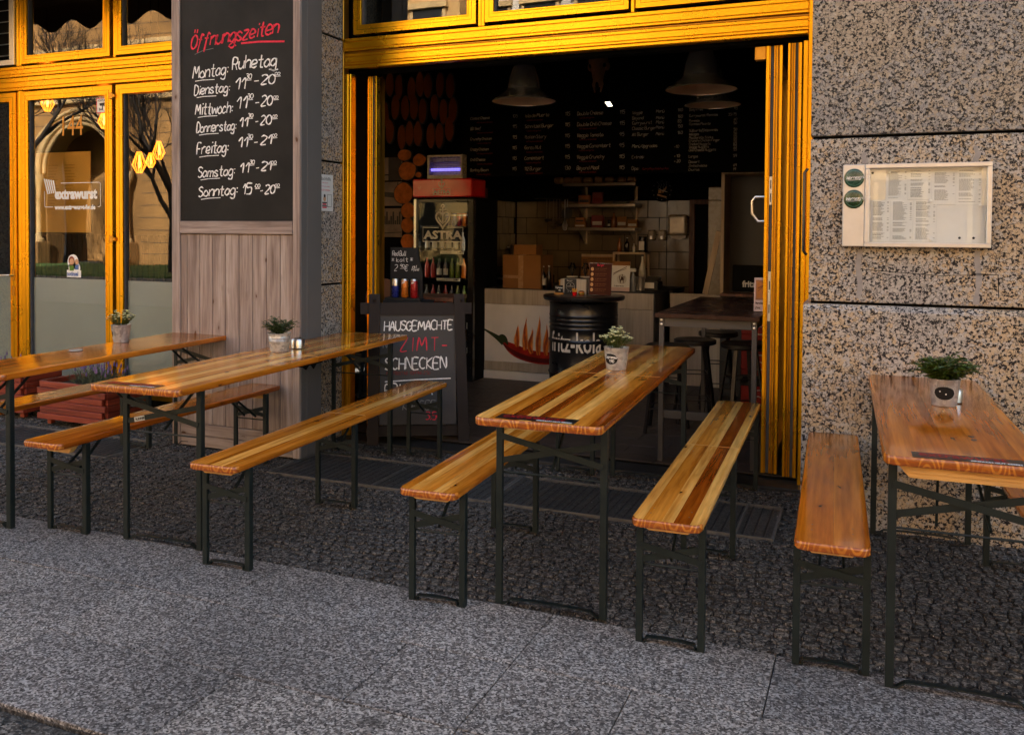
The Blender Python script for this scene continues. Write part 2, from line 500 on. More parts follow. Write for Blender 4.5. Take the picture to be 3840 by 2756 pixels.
MAT['bulb_glass'] = plain('amber_bulb_glass', (1, .4, .05), .2, emit=(1, .22, .012), es=.7)
MAT['chalk'] = plain('white_chalk', (.80, .80, .78), .9, 0, .28, 170)
MAT['chalk_dim'] = plain('faded_chalk', (.20, .20, .19), .9, 0, .3, 30)
MAT['chalk_red'] = plain('red_chalk', (.66, .03, .06), .9, 0, .2, 60)
MAT['chalk_red_dim'] = plain('faded_red_chalk', (.16, .012, .012), .9, 0, .2, 60)
MAT['board'] = plain('blackboard_paint', (.0105, .0098, .0096), .6, 0, .55, 2.6, spec=.22)
MAT['white'] = plain('white_print', (.85, .85, .84), .6, 0, .03)
MAT['paper'] = plain('printed_paper', (.74, .74, .72), .7, 0, .05, 4)
MAT['ink'] = plain('grey_ink', (.16, .16, .16), .8)
MAT['red'] = plain('red_plastic', (.62, .006, .008), .22, 0, .1, 3, .3)
MAT['greywood'] = wood('weathered_grey_wood', (.17, .125, .11), (.31, .245, .215), (.42, .355, .32), .6, 0, 14, True, 2, .3, .9, (.10, .045, .02), .25)
MAT['greywood_h'] = wood('weathered_grey_wood_crosswise', (.16, .12, .105), (.28, .22, .195), (.39, .325, .29), .6, 0, 14, True, 0, .3, .9, (.10, .045, .02), .25)
MAT['greypaint'] = plain('grey_painted_board', (.12, .113, .108), .6, 0, .08, 2)
MAT['redwood'] = wood('red_stained_wood', (.10, .012, .006), (.20, .028, .012), (.29, .05, .022), .4, .1, 18, True, 0, .15, .8)
MAT['w_orange'] = wood('orange_varnished_pine', (.24, .055, .004), (.47, .130, .009), (.64, .215, .020), .11, 1.0, 11)
MAT['w_orange2'] = wood('deep_orange_varnished_pine', (.20, .042, .003), (.41, .100, .007), (.58, .175, .015), .11, 1.0, 13)
MAT['w_light'] = wood('pale_varnished_pine', (.52, .19, .022), (.80, .38, .075), (.90, .52, .145), .11, 1.0, 12)
MAT['w_mid'] = wood('tan_varnished_pine', (.26, .068, .005), (.52, .170, .014), (.72, .285, .038), .11, 1.0, 13)
MAT['w_dark'] = wood('reddish_varnished_heartwood', (.09, .014, .0012), (.25, .050, .0035), (.42, .11, .008), .11, 1.0, 14)
MAT['end'] = endgrain('varnished_end_grain', (.34, .085, .009), (.60, .21, .022))
MAT['cleat'] = wood('pale_pine_cleat', (.50, .24, .06), (.66, .36, .11), (.74, .45, .17), .4, .3, 20, False, 0)
MAT['bark'] = plain('dark_bark', (.030, .022, .016), .9, 0, .4, 20, 0, .8, 40)
# ================================================================== ground
GZ = -0.012
g = MB()
g.box(-60, 40, -60, 5.42, -0.30, GZ - .012)
ground = struct(g.build('ground', MAT['sand']))

pavement = struct(MB().box(-7.6, 3.2, 1.936, 3.256, -0.2, GZ).build('pavement', MAT['sand']))
rows = [(1.938, 2.372), (2.378, 2.806), (2.812, 3.250)]
slab_meshes = {}
def slab(x0, x1, y0, y1):
    w = round(x1-x0, 3); h = round(y1-y0, 3)
    if (w, h) not in slab_meshes:
        slab_meshes[(w, h)] = MB().box(-w/2, w/2, -h/2, h/2, -.06, 0, .0022).mesh('slab', MAT['slab'])
    o = bpy.data.objects.new('paving_slab', slab_meshes[(w, h)]); COL.objects.link(o)
    o.parent = pavement
    o.location = ((x0+x1)/2, (y0+y1)/2, rnd.uniform(-.0012, .0012)); o.rotation_euler = (rnd.uniform(-.0015, .0015), rnd.uniform(-.0015, .0015), 0)
P0 = -1.112
for ri, (y0, y1) in enumerate(rows):
    # joints measured on the photograph near the middle, then a running pattern of 0.42 / 0.84 m
    js = {2: [-3.63, -2.79, -2.37, -1.54, -1.112, -.285], 1: [-3.20, -2.78, -2.37, -1.51, -1.112, -.69], 0: [-3.18, -2.76, -1.92, -1.11, -.27]}[ri]
    lo = js[0]; left = []
    while lo > -7.4:
        lo -= rnd.choice((.42, .84)); left.append(lo)
    hi = js[-1]; right = []
    while hi < 3.0:
        hi += rnd.choice((.42, .84)); right.append(hi)
    xs = left[::-1] + js + right
    for a, b in zip(xs, xs[1:]): slab(a+.0022, b-.0022, y0, y1)

# small cobbles ---------------------------------------------------------------
def cobble_shape(w, l, h, rr):
    n = 7; pts = []
    for i in range(n):
        t = 2*PI*(i+.5)/n
        k = rr.uniform(.86, 1.06)
        c, s = math.cos(t), math.sin(t)
        q = max(abs(c), abs(s))**.55
        pts.append((c*w/2*k/q*.95, s*l/2*k/q*.95))
    v = [(x, y, -.03) for x, y in pts] + [(x, y, h*.35) for x, y in pts] + [(x*.90, y*.90, h*rr.uniform(.75, 1)) for x, y in pts] + [(0, 0, h*1.02)]
    f = []
    for i in range(n):
        j = (i+1) % n
        f += [(i, j, n+j, n+i), (n+i, n+j, 2*n+j, 2*n+i), (2*n+i, 2*n+j, 3*n)]
    return v, f
cob_bed = struct(MB().box(-9.0, 3.4, 3.262, 5.40, -.2, GZ-.006).box(-9.0, 3.4, -2.4, 1.925, -.2, GZ-.006).build('cobbled_pavement', MAT['sand']))
shapes = []
for i in range(8):
    v, f = cobble_shape(1, 1, .0045, random.Random(100+i)); shapes.append((v, f))
def in_grate(x, y):
    return (-5.9 < x < -4.55 and 4.33 < y < 4.83) or (-3.42 < x < -.40 and 4.48 < y < 5.06)
spots = []
rr = random.Random(3)
S = .052
def region(xa, xb, ya, yb, S):
    out = []
    ny = int((yb-ya)/S)
    for j in range(ny):
        y = ya + (j+.5)*(yb-ya)/ny
        x = xa + rr.random()*S
        while x < xb:
            w = S*rr.uniform(.72, 1.24)
            # gentle fan of the courses
            yy = y + .045*math.sin(x*3.3 + j*.15)*min(1, (yb-y)/.15, (y-ya)/.15)
            if not in_grate(x+w/2, yy): out.append((x+w/2, yy, w*.985, (yb-ya)/ny*.985))
            x += w
    return out
near = region(-4.2, .2, 1.60, 1.915, .085)
main = region(-8.6, 3.0, 3.285, 5.39, S)
rest = region(-4.2, .2, .9, 1.60, .09)
allc = [(math.hypot(x, y), x, y, w, l) for x, y, w, l in near + main]
allc.sort()
cmesh = []
for v, f in shapes:
    me = bpy.data.meshes.new('cobble'); me.from_pydata(v, [], f); me.materials.append(MAT['cobble']); cmesh.append(me)
vis = [c for c in allc if not (c[2] < 1.92 and c[1] > -1.9)][:295]
hid = [c for c in allc if c not in set(vis)] + [(0, x, y, w, l) for x, y, w, l in rest]
for d, x, y, w, l in vis:
    o = bpy.data.objects.new('cobble', rr.choice(cmesh)); COL.objects.link(o); o.parent = cob_bed
    o.location = (x, y, GZ+rr.uniform(-.004, .002)); o.scale = (w, l, rr.uniform(.8, 1.4)); o.rotation_euler = (rr.uniform(-.05, .05), rr.uniform(-.05, .05), rr.choice((0, PI))+rr.uniform(-.08, .08))
cb = MB()
for d, x, y, w, l in hid:
    v, f = rr.choice(shapes); a = rr.choice((0, PI))+rr.uniform(-.08, .08); ca, sa = math.cos(a), math.sin(a)
    zz = GZ+rr.uniform(-.004, .002); hs = rr.uniform(.8, 1.5); tx, ty = rr.uniform(-.06, .06), rr.uniform(-.06, .06)
    cb.add([(x+(p*ca*w-q*sa*l), y+(p*sa*w+q*ca*l), zz+r*hs+tx*p*w+ty*q*l) for p, q, r in v], f)
o = cb.build('cobble_field', MAT['cobble'], cob_bed); o['kind'] = 'stuff'

# street in front of the camera, lawn and road for the reflections
struct(MB().box(-60, 40, -10.2, -2.4, -.2, GZ+.004).build('street', MAT['asphalt']))
MAT['lawn'] = plain('lawn_green', (.060, .115, .018), .9, 0, .5, 3, 0, .5, 30)
lawn = MB().box(-60, 40, -17.4, -10.4, -.2, .03)
struct(lawn.build('lawn_ground', MAT['lawn']))

# floor gratings ----------------------------------------------------------------
def grating(x0, x1, y0, y1, lab, nx, ny, seams):
    t = thing('floor_grating', lab, 'floor grating', (x0, y0, -.004), 0, 'metal floor gratings in the cobbles')
    W, H = x1-x0, y1-y0
    MB().box(0, W, 0, H, -.03, -.022).build('pit', MAT['black'], t)
    m = MB()
    m.box(0, W, 0, .012, -.015, .003).box(0, W, H-.012, H, -.015, .003).box(0, .012, .012, H-.012, -.015, .003).box(W-.012, W, .012, H-.012, -.015, .003)
    m.build('rim', MAT['grate'], t)
    b = MB()
    nb_ = max(2, int(W/.046))
    for i in range(1, nb_): b.box(i*W/nb_-.004, i*W/nb_+.004, .012, H-.012, -.018, -.008)
    b.build('bearing_bars', MAT['dark'], t, kind='stuff')
    c = MB(); nr = int(H/.0105)
    for j in range(1, nr):
        for i in range(nb_):
            c.quad((i*W/nb_+.004, j*H/nr-.0032, -.001), ((i+1)*W/nb_-.004, j*H/nr-.0032, -.001), ((i+1)*W/nb_-.004, j*H/nr+.0032, -.0016), (i*W/nb_+.004, j*H/nr+.0032, -.0016))
    c.build('cross_bars', MAT['grate'], t, kind='stuff')
    s = MB()
    for x in seams: MB().box(x-.004, x+.004, .01, H-.01, -.014, .0015).build('seam_bar', MAT['grate'], t)
    return t
MAT['grate'] = plain('galvanised_grating', (.11, .105, .10), .6, .1, .3, 20)
grating(-5.88, -4.56, 4.34, 4.82, 'fine square mesh floor grating under the table left of the blackboard pillar', 66, 24, [.66])
grating(-3.40, -1.93, 4.49, 5.05, 'long floor grating in front of the open doorway beside the chalk easel', 21, 60, [.73])
grating(-1.925, -.84, 4.49, 5.05, 'middle floor grating under the far end of the striped table', 16, 60, [])
grating(-.77, -.415, 4.49, 5.04, 'short floor grating by the yellow folded door right of the striped bench', 8, 60, [.17])

# ================================================================== granite walls
WY = 4.884
def joint_panels(t, segs, Z, y0, y1, gapx=()):
    pass
wall = thing('granite_wall', 'speckled beige granite wall pier with menu display case right of the doorway', 'wall')
for a, b, pr in [(-.25, 1.119, .026), (1.133, 1.962, 0), (1.977, 2.815, 0), (2.829, 3.66, 0)]:
    m = MB()
    if pr:
        # lower course stands proud with a chamfered top edge
        m.prism([(WY-pr, a), (WY-pr, b-.028), (WY, b), (5.7, b), (5.7, a)], -.319, 4.2, 'x')
    else:
        m.box(-.295, 4.2, WY, 5.7, a, b, .003)
    m.build('granite_panel', MAT['granite_grey' if a > 1.9 else 'granite'], wall)
MB().box(-.285, 4.2, WY+.03, 5.6, 1.10, 3.66).build('joint_backing', MAT['black'], wall)
# repair cracks and drips on the wall: thin grey cement traces
MAT['cement'] = plain('grey_cement', (.30, .275, .26), .85, 0, .15, 30)
c = MB()
for x, z0, z1 in [(-.055, 1.155, 1.40), (-.04, 1.83, 1.89), (.475, 1.14, 1.40), (.46, 1.83, 1.905)]:
    pts = [(x + .006*math.sin(i*1.3+x*9), z0+(z1-z0)*i/6) for i in range(7)]
    for (xa, za), (xb, zb) in zip(pts, pts[1:]):
        w = .008 + .006*abs(math.sin(za*40))
        c.quad((xa-w, WY-.0015, za), (xa+w, WY-.0015, za), (xb+w, WY-.0015, zb), (xb-w, WY-.0015, zb))
c.build('cement_trace', MAT['cement'], wall)
c = MB()
for x0, z0, x1, z1 in [(-.05, 1.30, .33, 1.275), (.33, 1.278, .52, 1.285), (.56, 1.285, .565, 1.175), (.45, 1.292, .565, 1.285)]:
    c.beam((x0, WY-.0008, z0), (x1, WY-.0008, z1), .0016, .003)
c.build('hairline_crack', MAT['black'], wall)

pier = thing('granite_pier', 'dark speckled granite pier behind the grey wooden blackboard pillar', 'wall')
zs = [(-.25, 1.095), (1.109, 1.955), (1.969, 2.832), (2.846, 3.66)]
for a, b in zs:
    MB().box(-4.36, -3.503, 4.93, 5.50, a, b, .004).build('granite_panel', MAT['granite'], pier)
MB().box(-4.34, -3.525, 4.95, 5.48, -.2, 3.66).build('joint_backing', MAT['black'], pier)
# wall right of the right pier and left beyond the shopfront
o = MB().box(-12, -7.62, WY, 5.7, -.25, 3.66).build('granite_wall', MAT['granite'])
tag(o, 'granite wall far left beyond the shopfront windows', 'wall')

# upper storeys (above the frame, throws the shade the street stands in)
MAT['render'] = plain('pale_facade_render', (.44, .40, .34), .85, 0, .1, 1)
up = thing('cafe_building', 'upper storeys of the building above the burger shop', 'building')
MB().box(-25, 18, 4.95, 12.5, 3.75, 15.0).build('upper_wall', MAT['render'], up)
MB().box(-25, -12, 4.95, 12.5, -.2, 3.748).build('side_wall', MAT['render'], up)
MB().box(4.2, 18, 4.95, 12.5, -.2, 3.748).build('side_wall', MAT['render'], up)
for k in range(9):
    for j in range(3):
        x = -14 + k*3.2; z = 5.0 + j*3.2
        MB().box(x, x+1.3, 4.90, 4.948, z, z+1.9).build('window', MAT['black_gloss'], up)

# awning with a scalloped valance above the shopfront
MAT['awning'] = plain('dark_awning_cloth', (.030, .024, .026), .85, 0, .1, 3)
aw = thing('awning', 'dark scalloped awning above the shopfront, seen mirrored in the upper windows', 'awning')
m = MB(); m.quad((-13.2, 5.45, 4.05), (-4.9, 5.45, 4.05), (-4.9, 4.42, 3.73), (-13.2, 4.42, 3.73))
m.build('canopy', MAT['awning'], aw)
m = MB(); n = 200
for i in range(n):
    x0 = -13.2 + 8.3*i/n; x1 = -13.2 + 8.3*(i+1)/n
    z0 = 3.52 - .055*math.sin(x0*2*PI/.52); z1 = 3.52 - .055*math.sin(x1*2*PI/.52)
    m.quad((x0, 4.42, z0), (x1, 4.42, z1), (x1, 4.42, 3.735), (x0, 4.42, 3.735))
m.build('valance', MAT['awning'], aw)

# ================================================================== golden frames
FY = 5.513
def profile_h(t, name, x0, x1, z0, z1, y=FY, depth=.07, grooves=(), mat='gold', b=.003):
    """horizontal aluminium rail: bands of face separated by thin shadow grooves"""
    cuts = [z0] + list(grooves) + [z1]
    m = MB()
    for i, (a, c) in enumerate(zip(cuts, cuts[1:])):
        m.box(x0, x1, y, y+depth, a+(.0012 if i else 0), c-(.0012 if i < len(cuts)-2 else 0), b if c-a > .012 else .001)
    m.box(x0+.001, x1-.001, y+.006, y+depth, z0+.001, z1-.001)
    return m.build(name, MAT[mat], t)
def profile_v(t, name, x0, x1, z0, z1, y=FY, depth=.07, grooves=(), mat='gold', b=.003):
    cuts = [x0] + list(grooves) + [x1]
    m = MB()
    for i, (a, c) in enumerate(zip(cuts, cuts[1:])):
        m.box(a+(.0012 if i else 0), c-(.0012 if i < len(cuts)-2 else 0), y, y+depth, z0, z1, b if c-a > .012 else .001)
    m.box(x0+.001, x1-.001, y+.006, y+depth, z0+.001, z1-.001)
    return m.build(name, MAT[mat], t)
def sash(t, gx0, gx1, gz0, gz1, w, y=FY-.012, name='sash', pane=True, bead=.016, glass='glass', wt=None, wb=None):
    """a mitred sash round a pane: stiles, rails, inner bead and the pane"""
    wt = wt or w; wb = wb or w
    X0, X1, Z0, Z1 = gx0-w, gx1+w, gz0-wb, gz1+wt
    d = .055
    for nm, pl in (('rail', [(X0, Z0), (X1, Z0), (gx1, gz0), (gx0, gz0)]), ('rail', [(gx0, gz1), (gx1, gz1), (X1, Z1), (X0, Z1)]),
                   ('stile', [(X0, Z0), (gx0, gz0), (gx0, gz1), (X0, Z1)]), ('stile', [(gx1, gz0), (X1, Z0), (X1, Z1), (gx1, gz1)])):
        cx = sum(p[0] for p in pl)/4; cz = sum(p[1] for p in pl)/4
        # two steps: outer face, slightly recessed inner band
        m = MB()
        m.prism([(cx+(p[0]-cx)*.9995, cz+(p[1]-cz)*.9995) for p in pl], y, y+d, 'y')
        o = m.build(nm, MAT['gold'], t); fix_normals(o)
    # raised inner bead with shadow line
    m = MB()
    a, bb = .010, .003
    m.box(gx0-a, gx1+a, y-.005, y-.0005, gz0-a, gz0+.0, .001).box(gx0-a, gx1+a, y-.005, y-.0005, gz1, gz1+a, .001)
    m.box(gx0-a, gx0, y-.005, y-.0005, gz0, gz1, .001).box(gx1, gx1+a, y-.005, y-.0005, gz0, gz1, .001)
    m.build('glazing_bead', MAT['gold'], t)
    m = MB()
    gq = .004
    for f in (.45,):
        xx0, xx1, zz0, zz1 = gx0-w*f-a*.4, gx1+w*f+a*.4, gz0-wb*f-a*.4, gz1+wt*f+a*.4
        m.box(xx0, xx1, y-.0009, y+.001, zz0-.001, zz0+.001).box(xx0, xx1, y-.0009, y+.001, zz1-.001, zz1+.001)
        m.box(xx0-.001, xx0+.001, y-.0009, y+.001, zz0, zz1).box(xx1-.001, xx1+.001, y-.0009, y+.001, zz0, zz1)
    m.build('groove', MAT['black'], t)
    m = MB()
    m.box(gx0, gx0+.014, y+.012, y+.05, gz0, gz1).box(gx1-.014, gx1, y+.012, y+.05, gz0, gz1)
    m.build('spacer', MAT['seal'], t)
    if pane: MB().box(gx0, gx1, y+.032, y+.038, gz0, gz1).build('pane', MAT[glass], t)

sf = thing('shopfront', 'yellow framed glass door and windows left of the blackboard pillar', 'shopfront')
# transom band between doors and upper windows
profile_h(sf, 'transom', -7.62, -4.36, 2.664, 2.775, grooves=(2.69, 2.737), y=FY+.0)
profile_h(sf, 'transom', -7.62, -4.36, 2.779, 2.868, grooves=(2.802, 2.842), y=FY-.008)
# mullions
profile_v(sf, 'mullion', -6.795, -6.738, 2.872, 3.66, grooves=(-6.772,))
profile_v(sf, 'mullion', -5.690, -5.664, 2.872, 3.66)
profile_v(sf, 'mullion', -6.785, -6.728, -.05, 2.66, grooves=(-6.757,), y=FY+.002)
profile_v(sf, 'mullion', -4.62, -4.36, -.05, 3.66, y=FY+.002)
# upper windows
sash(sf, -6.652, -5.785, 2.953, 3.60, .068)
sash(sf, -5.592, -4.70, 2.953, 3.60, .066)
# louvre grille far left in a steel frame
lv = thing('louvre_grille', 'metal louvre grille above the left door in the top left corner', 'grille')
m = MB(); m.box(-7.6, -6.80, FY-.02, FY+.04, 2.885, 2.93, .002).box(-6.855, -6.80, FY-.02, FY+.04, 2.931, 3.62, .002)
m.build('frame', MAT['alu'], lv)
for k in range(7):
    z = 2.975 + k*.097
    MB().beam((-7.6, FY+.01, z), (-6.858, FY+.01, z), .030, .003, (0, -.5, 1)).build('slat', MAT['alu'], lv)
MB().box(-7.6, -6.86, FY+.05, FY+.06, 2.93, 3.62).build('backing', MAT['black'], lv)
# doors
def door(name, lab, gx0, gx1, w0, w1, hinge_right=True, handle=None):
    t = thing(name, lab, 'door', (0, 0, 0))
    sash(t, gx0, gx1, .205, 2.572, w0, wt=.075, wb=.09, y=FY-.010)
    MB().box(gx0+.002, gx1-.002, FY+.0295, FY+.0315, .206, 1.062).build('frosted_film', MAT['frost'], t)
    if handle:
        hx = handle
        h = MB(); h.box(hx-.014, hx+.014, FY-.020, FY-.011, 1.03, 1.13, .003).box(hx-.014, hx+.014, FY-.020, FY-.011, .90, .985, .003)
        h.build('lock_plate', MAT['gold_dull'], t)
        h = MB(); h.tube([(hx, FY-.012, 1.078), (hx, FY-.06, 1.078), (hx-.02, FY-.068, 1.078), (hx-.17, FY-.068, 1.074)], .0085, 10)
        h.build('handle', MAT['steel'], t)
    return t
door('shop_door', 'yellow framed glass door at the far left edge with steel lever handle', -7.52, -6.864, .07, .07, handle=-6.826)
dr = door('shop_door', 'yellow framed glass door with the white sausage shop lettering', -6.645, -5.768, .072, .072)
fd = door('shop_door', 'narrow yellow framed glass door beside the blackboard pillar', -5.582, -4.70, .072, .072)
for z in (2.56, 1.40, .4):
    h = MB(); h.box(-5.706, -5.672, FY-.034, FY-.011, z-.028, z+.026, .004).box(-5.672, -5.652, FY-.030, FY-.012, z-.014, z+.012, .002)
    h.build('hinge', MAT['gold_dull'], dr)
struct(MB().box(-7.62, -4.36, FY-.03, FY+.3, -.1, .045, .004).build('door_sill', MAT['dark']))

# opening frame
of = thing('doorway_frame', 'golden yellow frame round the wide open doorway', 'frame')
profile_v(of, 'jamb', -3.500, -3.446, -.05, 2.60, grooves=(-3.468,), y=FY+.004)
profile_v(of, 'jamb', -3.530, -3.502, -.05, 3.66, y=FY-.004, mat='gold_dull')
profile_v(of, 'post', -.381, -.354, -.02, 2.60, y=FY)
profile_v(of, 'post', -.352, -.27, -.02, 3.66, y=FY-.03)
profile_h(of, 'lintel', -3.500, -.354, 2.634, 2.659, y=FY-.01, b=.006)
profile_h(of, 'lintel', -3.500, -.354, 2.662, 2.742, grooves=(2.679, 2.720), y=FY)
profile_h(of, 'lintel', -3.500, -.354, 2.757, 2.848, grooves=(2.775, 2.822), y=FY-.012)
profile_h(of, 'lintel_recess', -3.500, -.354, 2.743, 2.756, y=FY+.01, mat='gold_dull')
profile_v(of, 'mullion', -2.452, -2.404, 2.852, 3.66, grooves=(-2.43,))
profile_v(of, 'mullion', -1.408, -1.384, 2.852, 3.66)
sash(of, -3.352, -2.528, 2.935, 3.60, .064)
sash(of, -2.335, -1.482, 2.935, 3.60, .062)
sash(of, -1.312, -.45, 2.935, 3.60, .062)
MB().box(-3.5, -.354, FY+.10, FY+.20, 2.62, 3.66).build('head_backing', MAT['black'], of)

# folded door leaves standing inwards ------------------------------------------
def leaf(name, lab, x0, x1, y0, y1, mirror=False, hardware=True):
    t = thing(name, lab, 'folding door', (0, 0, 0), 0, 'folded doors of the doorway')
    z0, z1 = .03, 2.60
    W = x1-x0
    X = (lambda a, b: (x0+a*W, x0+b*W)) if not mirror else (lambda a, b: (x1-b*W, x1-a*W))
    strips = [(0, .20, 0, 'gold'), (.205, .27, .006, 'gold'), (.28, .47, .010, 'seal'), (.48, .56, .004, 'gold'), (.57, .64, .008, 'gold_dull'), (.65, .72, .0, 'gold'), (.74, .80, .01, 'gold_dull'), (.82, 1.0, .0, 'gold')]
    for a, b, dy, mt in strips:
        xa, xb = X(a, b)
        MB().box(xa, xb, y0+dy, y0+.05, z0, z1, .0015).build('stile_profile' if mt != 'seal' else 'rubber_seal', MAT[mt], t)
    # leaf body running inwards with glass
    m = MB(); m.box(x0+.01, x1-.01, y0+.051, y0+.10, z0, z1, .002).box(x0+.01, x1-.01, y1-.06, y1, z0, z1, .002).box(x0+.01, x1-.01, y0+.10, y1-.06, z0, z0+.12).box(x0+.01, x1-.01, y0+.10, y1-.06, z1-.09, z1)
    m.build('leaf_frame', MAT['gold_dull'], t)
    MB().box((x0+x1)/2-.004, (x0+x1)/2+.004, y0+.10, y1-.06, z0+.12, z1-.09).build('pane', MAT['glass'], t)
    if hardware:
        for zc, hh in hardware:
            xa, xb = X(.285, .465)
            m = MB().box(xa, xb, y0+.004, y0+.0095, zc-hh/2, zc+hh/2, .001); m.build('lock_strip', MAT['steel'], t)
            m = MB()
            for q in (-.25, .22): m.box(xa+.006, xb-.005, y0+.0035, y0+.0045, zc+hh*q-.026, zc+hh*q+.026)
            m.build('lock_slot', MAT['black'], t)
    return t
l1 = leaf('folding_door', 'folded yellow door leaf with lock strips beside the bar table', -.598, -.504, 5.60, 6.38, hardware=[(1.735, .17), (1.10, .30)])
m = MB(); m.tube([(-.600, 5.66, 1.70), (-.655, 5.66, 1.70), (-.675, 5.66, 1.675), (-.675, 5.66, 1.60), (-.640, 5.66, 1.552), (-.600, 5.66, 1.552)], .010, 10)
m.build('pull_handle', MAT['steel'], l1)
MB().box(-.665, -.60, 5.60, 5.66, 2.52, 2.60, .003).build('top_hinge', MAT['gold_dull'], l1)
leaf('folding_door', 'folded yellow door leaf against the right doorpost', -.470, -.392, 5.56, 6.34, mirror=True, hardware=False)
leaf('folding_door', 'single yellow door leaf folded back at the left jamb of the doorway', -3.392, -3.318, 5.66, 5.80, mirror=True, hardware=False)
struct(MB().box(-3.5, -.3, 5.40, 5.60, -.15, .004, .004).build('threshold', MAT['dark']))
o = MB().tube([(-.308, 4.872, 1.37), (-.322, 4.862, 1.39), (-.322, 4.862, 1.79), (-.308, 4.872, 1.81)], .008, 8).build('grab_bar', MAT['black_gloss'])
tag(o, 'slim black bar on the granite edge right of the yellow doorpost', 'grab bar')
# ================================================================== lettering
GL = {
'a': '4h2i0g0e2d4f 4i4d', 'b': '0l0d 0g2i4g4e2d0e', 'c': '4h2i0g0e2d4e', 'd': '4h2i0g0e2d4f 4l4d', 'e': '0f4g3i1i0g0e2d4e',
'f': '4k3l2k1a 0i3i', 'g': '4h2i0g0e2d4f 4i4b2a0b', 'h': '0l0d 0g2i4h4d', 'i': '1i1d 1k1l', 'j': '2i2b0a 2k2l', 'k': '0l0d 3i0f4d',
'l': '1l1e2d', 'm': '0i0d 0g1i3h3d 3g4i6h6d', 'n': '0i0d 0g2i4h4d', 'o': '2i0g0e2d4e4g2i', 'p': '0i0a 0g2i4g4e2d0e', 'r': '0i0d 0g2i4i',
's': '4h2i0h1g3f4e2d0e', 't': '2l2e3d4d 0i4i', 'u': '0i0e2d4f 4i4d', 'v': '0i2d4i', 'w': '0i1d3h5d6i', 'x': '0i4d 4i0d', 'y': '0i2e 4i1a0a',
'z': '0i4i0d4d', 'q': '4h2i0g0e2d4f 4i4a', 'ß': '0a0k2l3k1h4f2d1d',
'A': '0d2l4d 1g3g', 'B': '0d0l3l4j3h0h 3h4f3d0d', 'C': '4k2l0j0f2d4e', 'D': '0d0l2l4j4f2d0d', 'E': '4l0l0d4d 0h3h', 'F': '4l0l0d 0h3h',
'G': '4k2l0j0f2d4f4h2h', 'H': '0l0d 4l4d 0h4h', 'I': '1l1d', 'J': '3l3e1d0e', 'K': '0l0d 4l0h4d', 'L': '0l0d4d', 'M': '0d1l3g5l6d',
'N': '0d0l4d4l', 'O': '2l0j0f2d4f4j2l', 'P': '0d0l3l4j3h0h', 'R': '0d0l3l4j3h0h 2h4d', 'S': '4k2l0k1i3h4f2d0e', 'T': '0l4l 2l2d',
'U': '0l0f2d4f4l', 'V': '0l2d4l', 'W': '0l1d3j5d6l', 'Z': '0l4l0d4d', 'Ö': '2l0j0f2d4f4j2l 1m1o 3m3o', 'ü': '0i0e2d4f 4i4d 1k1l 3k3l',
'0': '2l0j0f2d4f4j2l', '1': '0i2l2d', '2': '0k2l4k4i0d4d', '3': '0l3l4j2i4g3d0d', '4': '3d3l0f4f', '5': '4l0l0i3i4g3d0d', '6': '4l1j0f2d4f2h0f',
'7': '0l4l1d', '8': '2i0k2l4k2i0f2d4f2i', '9': '4i2h0i1l3l4j3d', ':': '1e1f 1h1i', '-': '0g3g', '.': '0d0e', ',': '1e0c', '€': '4k2l0j0f2d4e 0i3i 0g3g',
'*': '2l2e 0k4f 4k0f', '/': '0d4l', '+': '0g4g 2i2e', "'": '0l0k'}
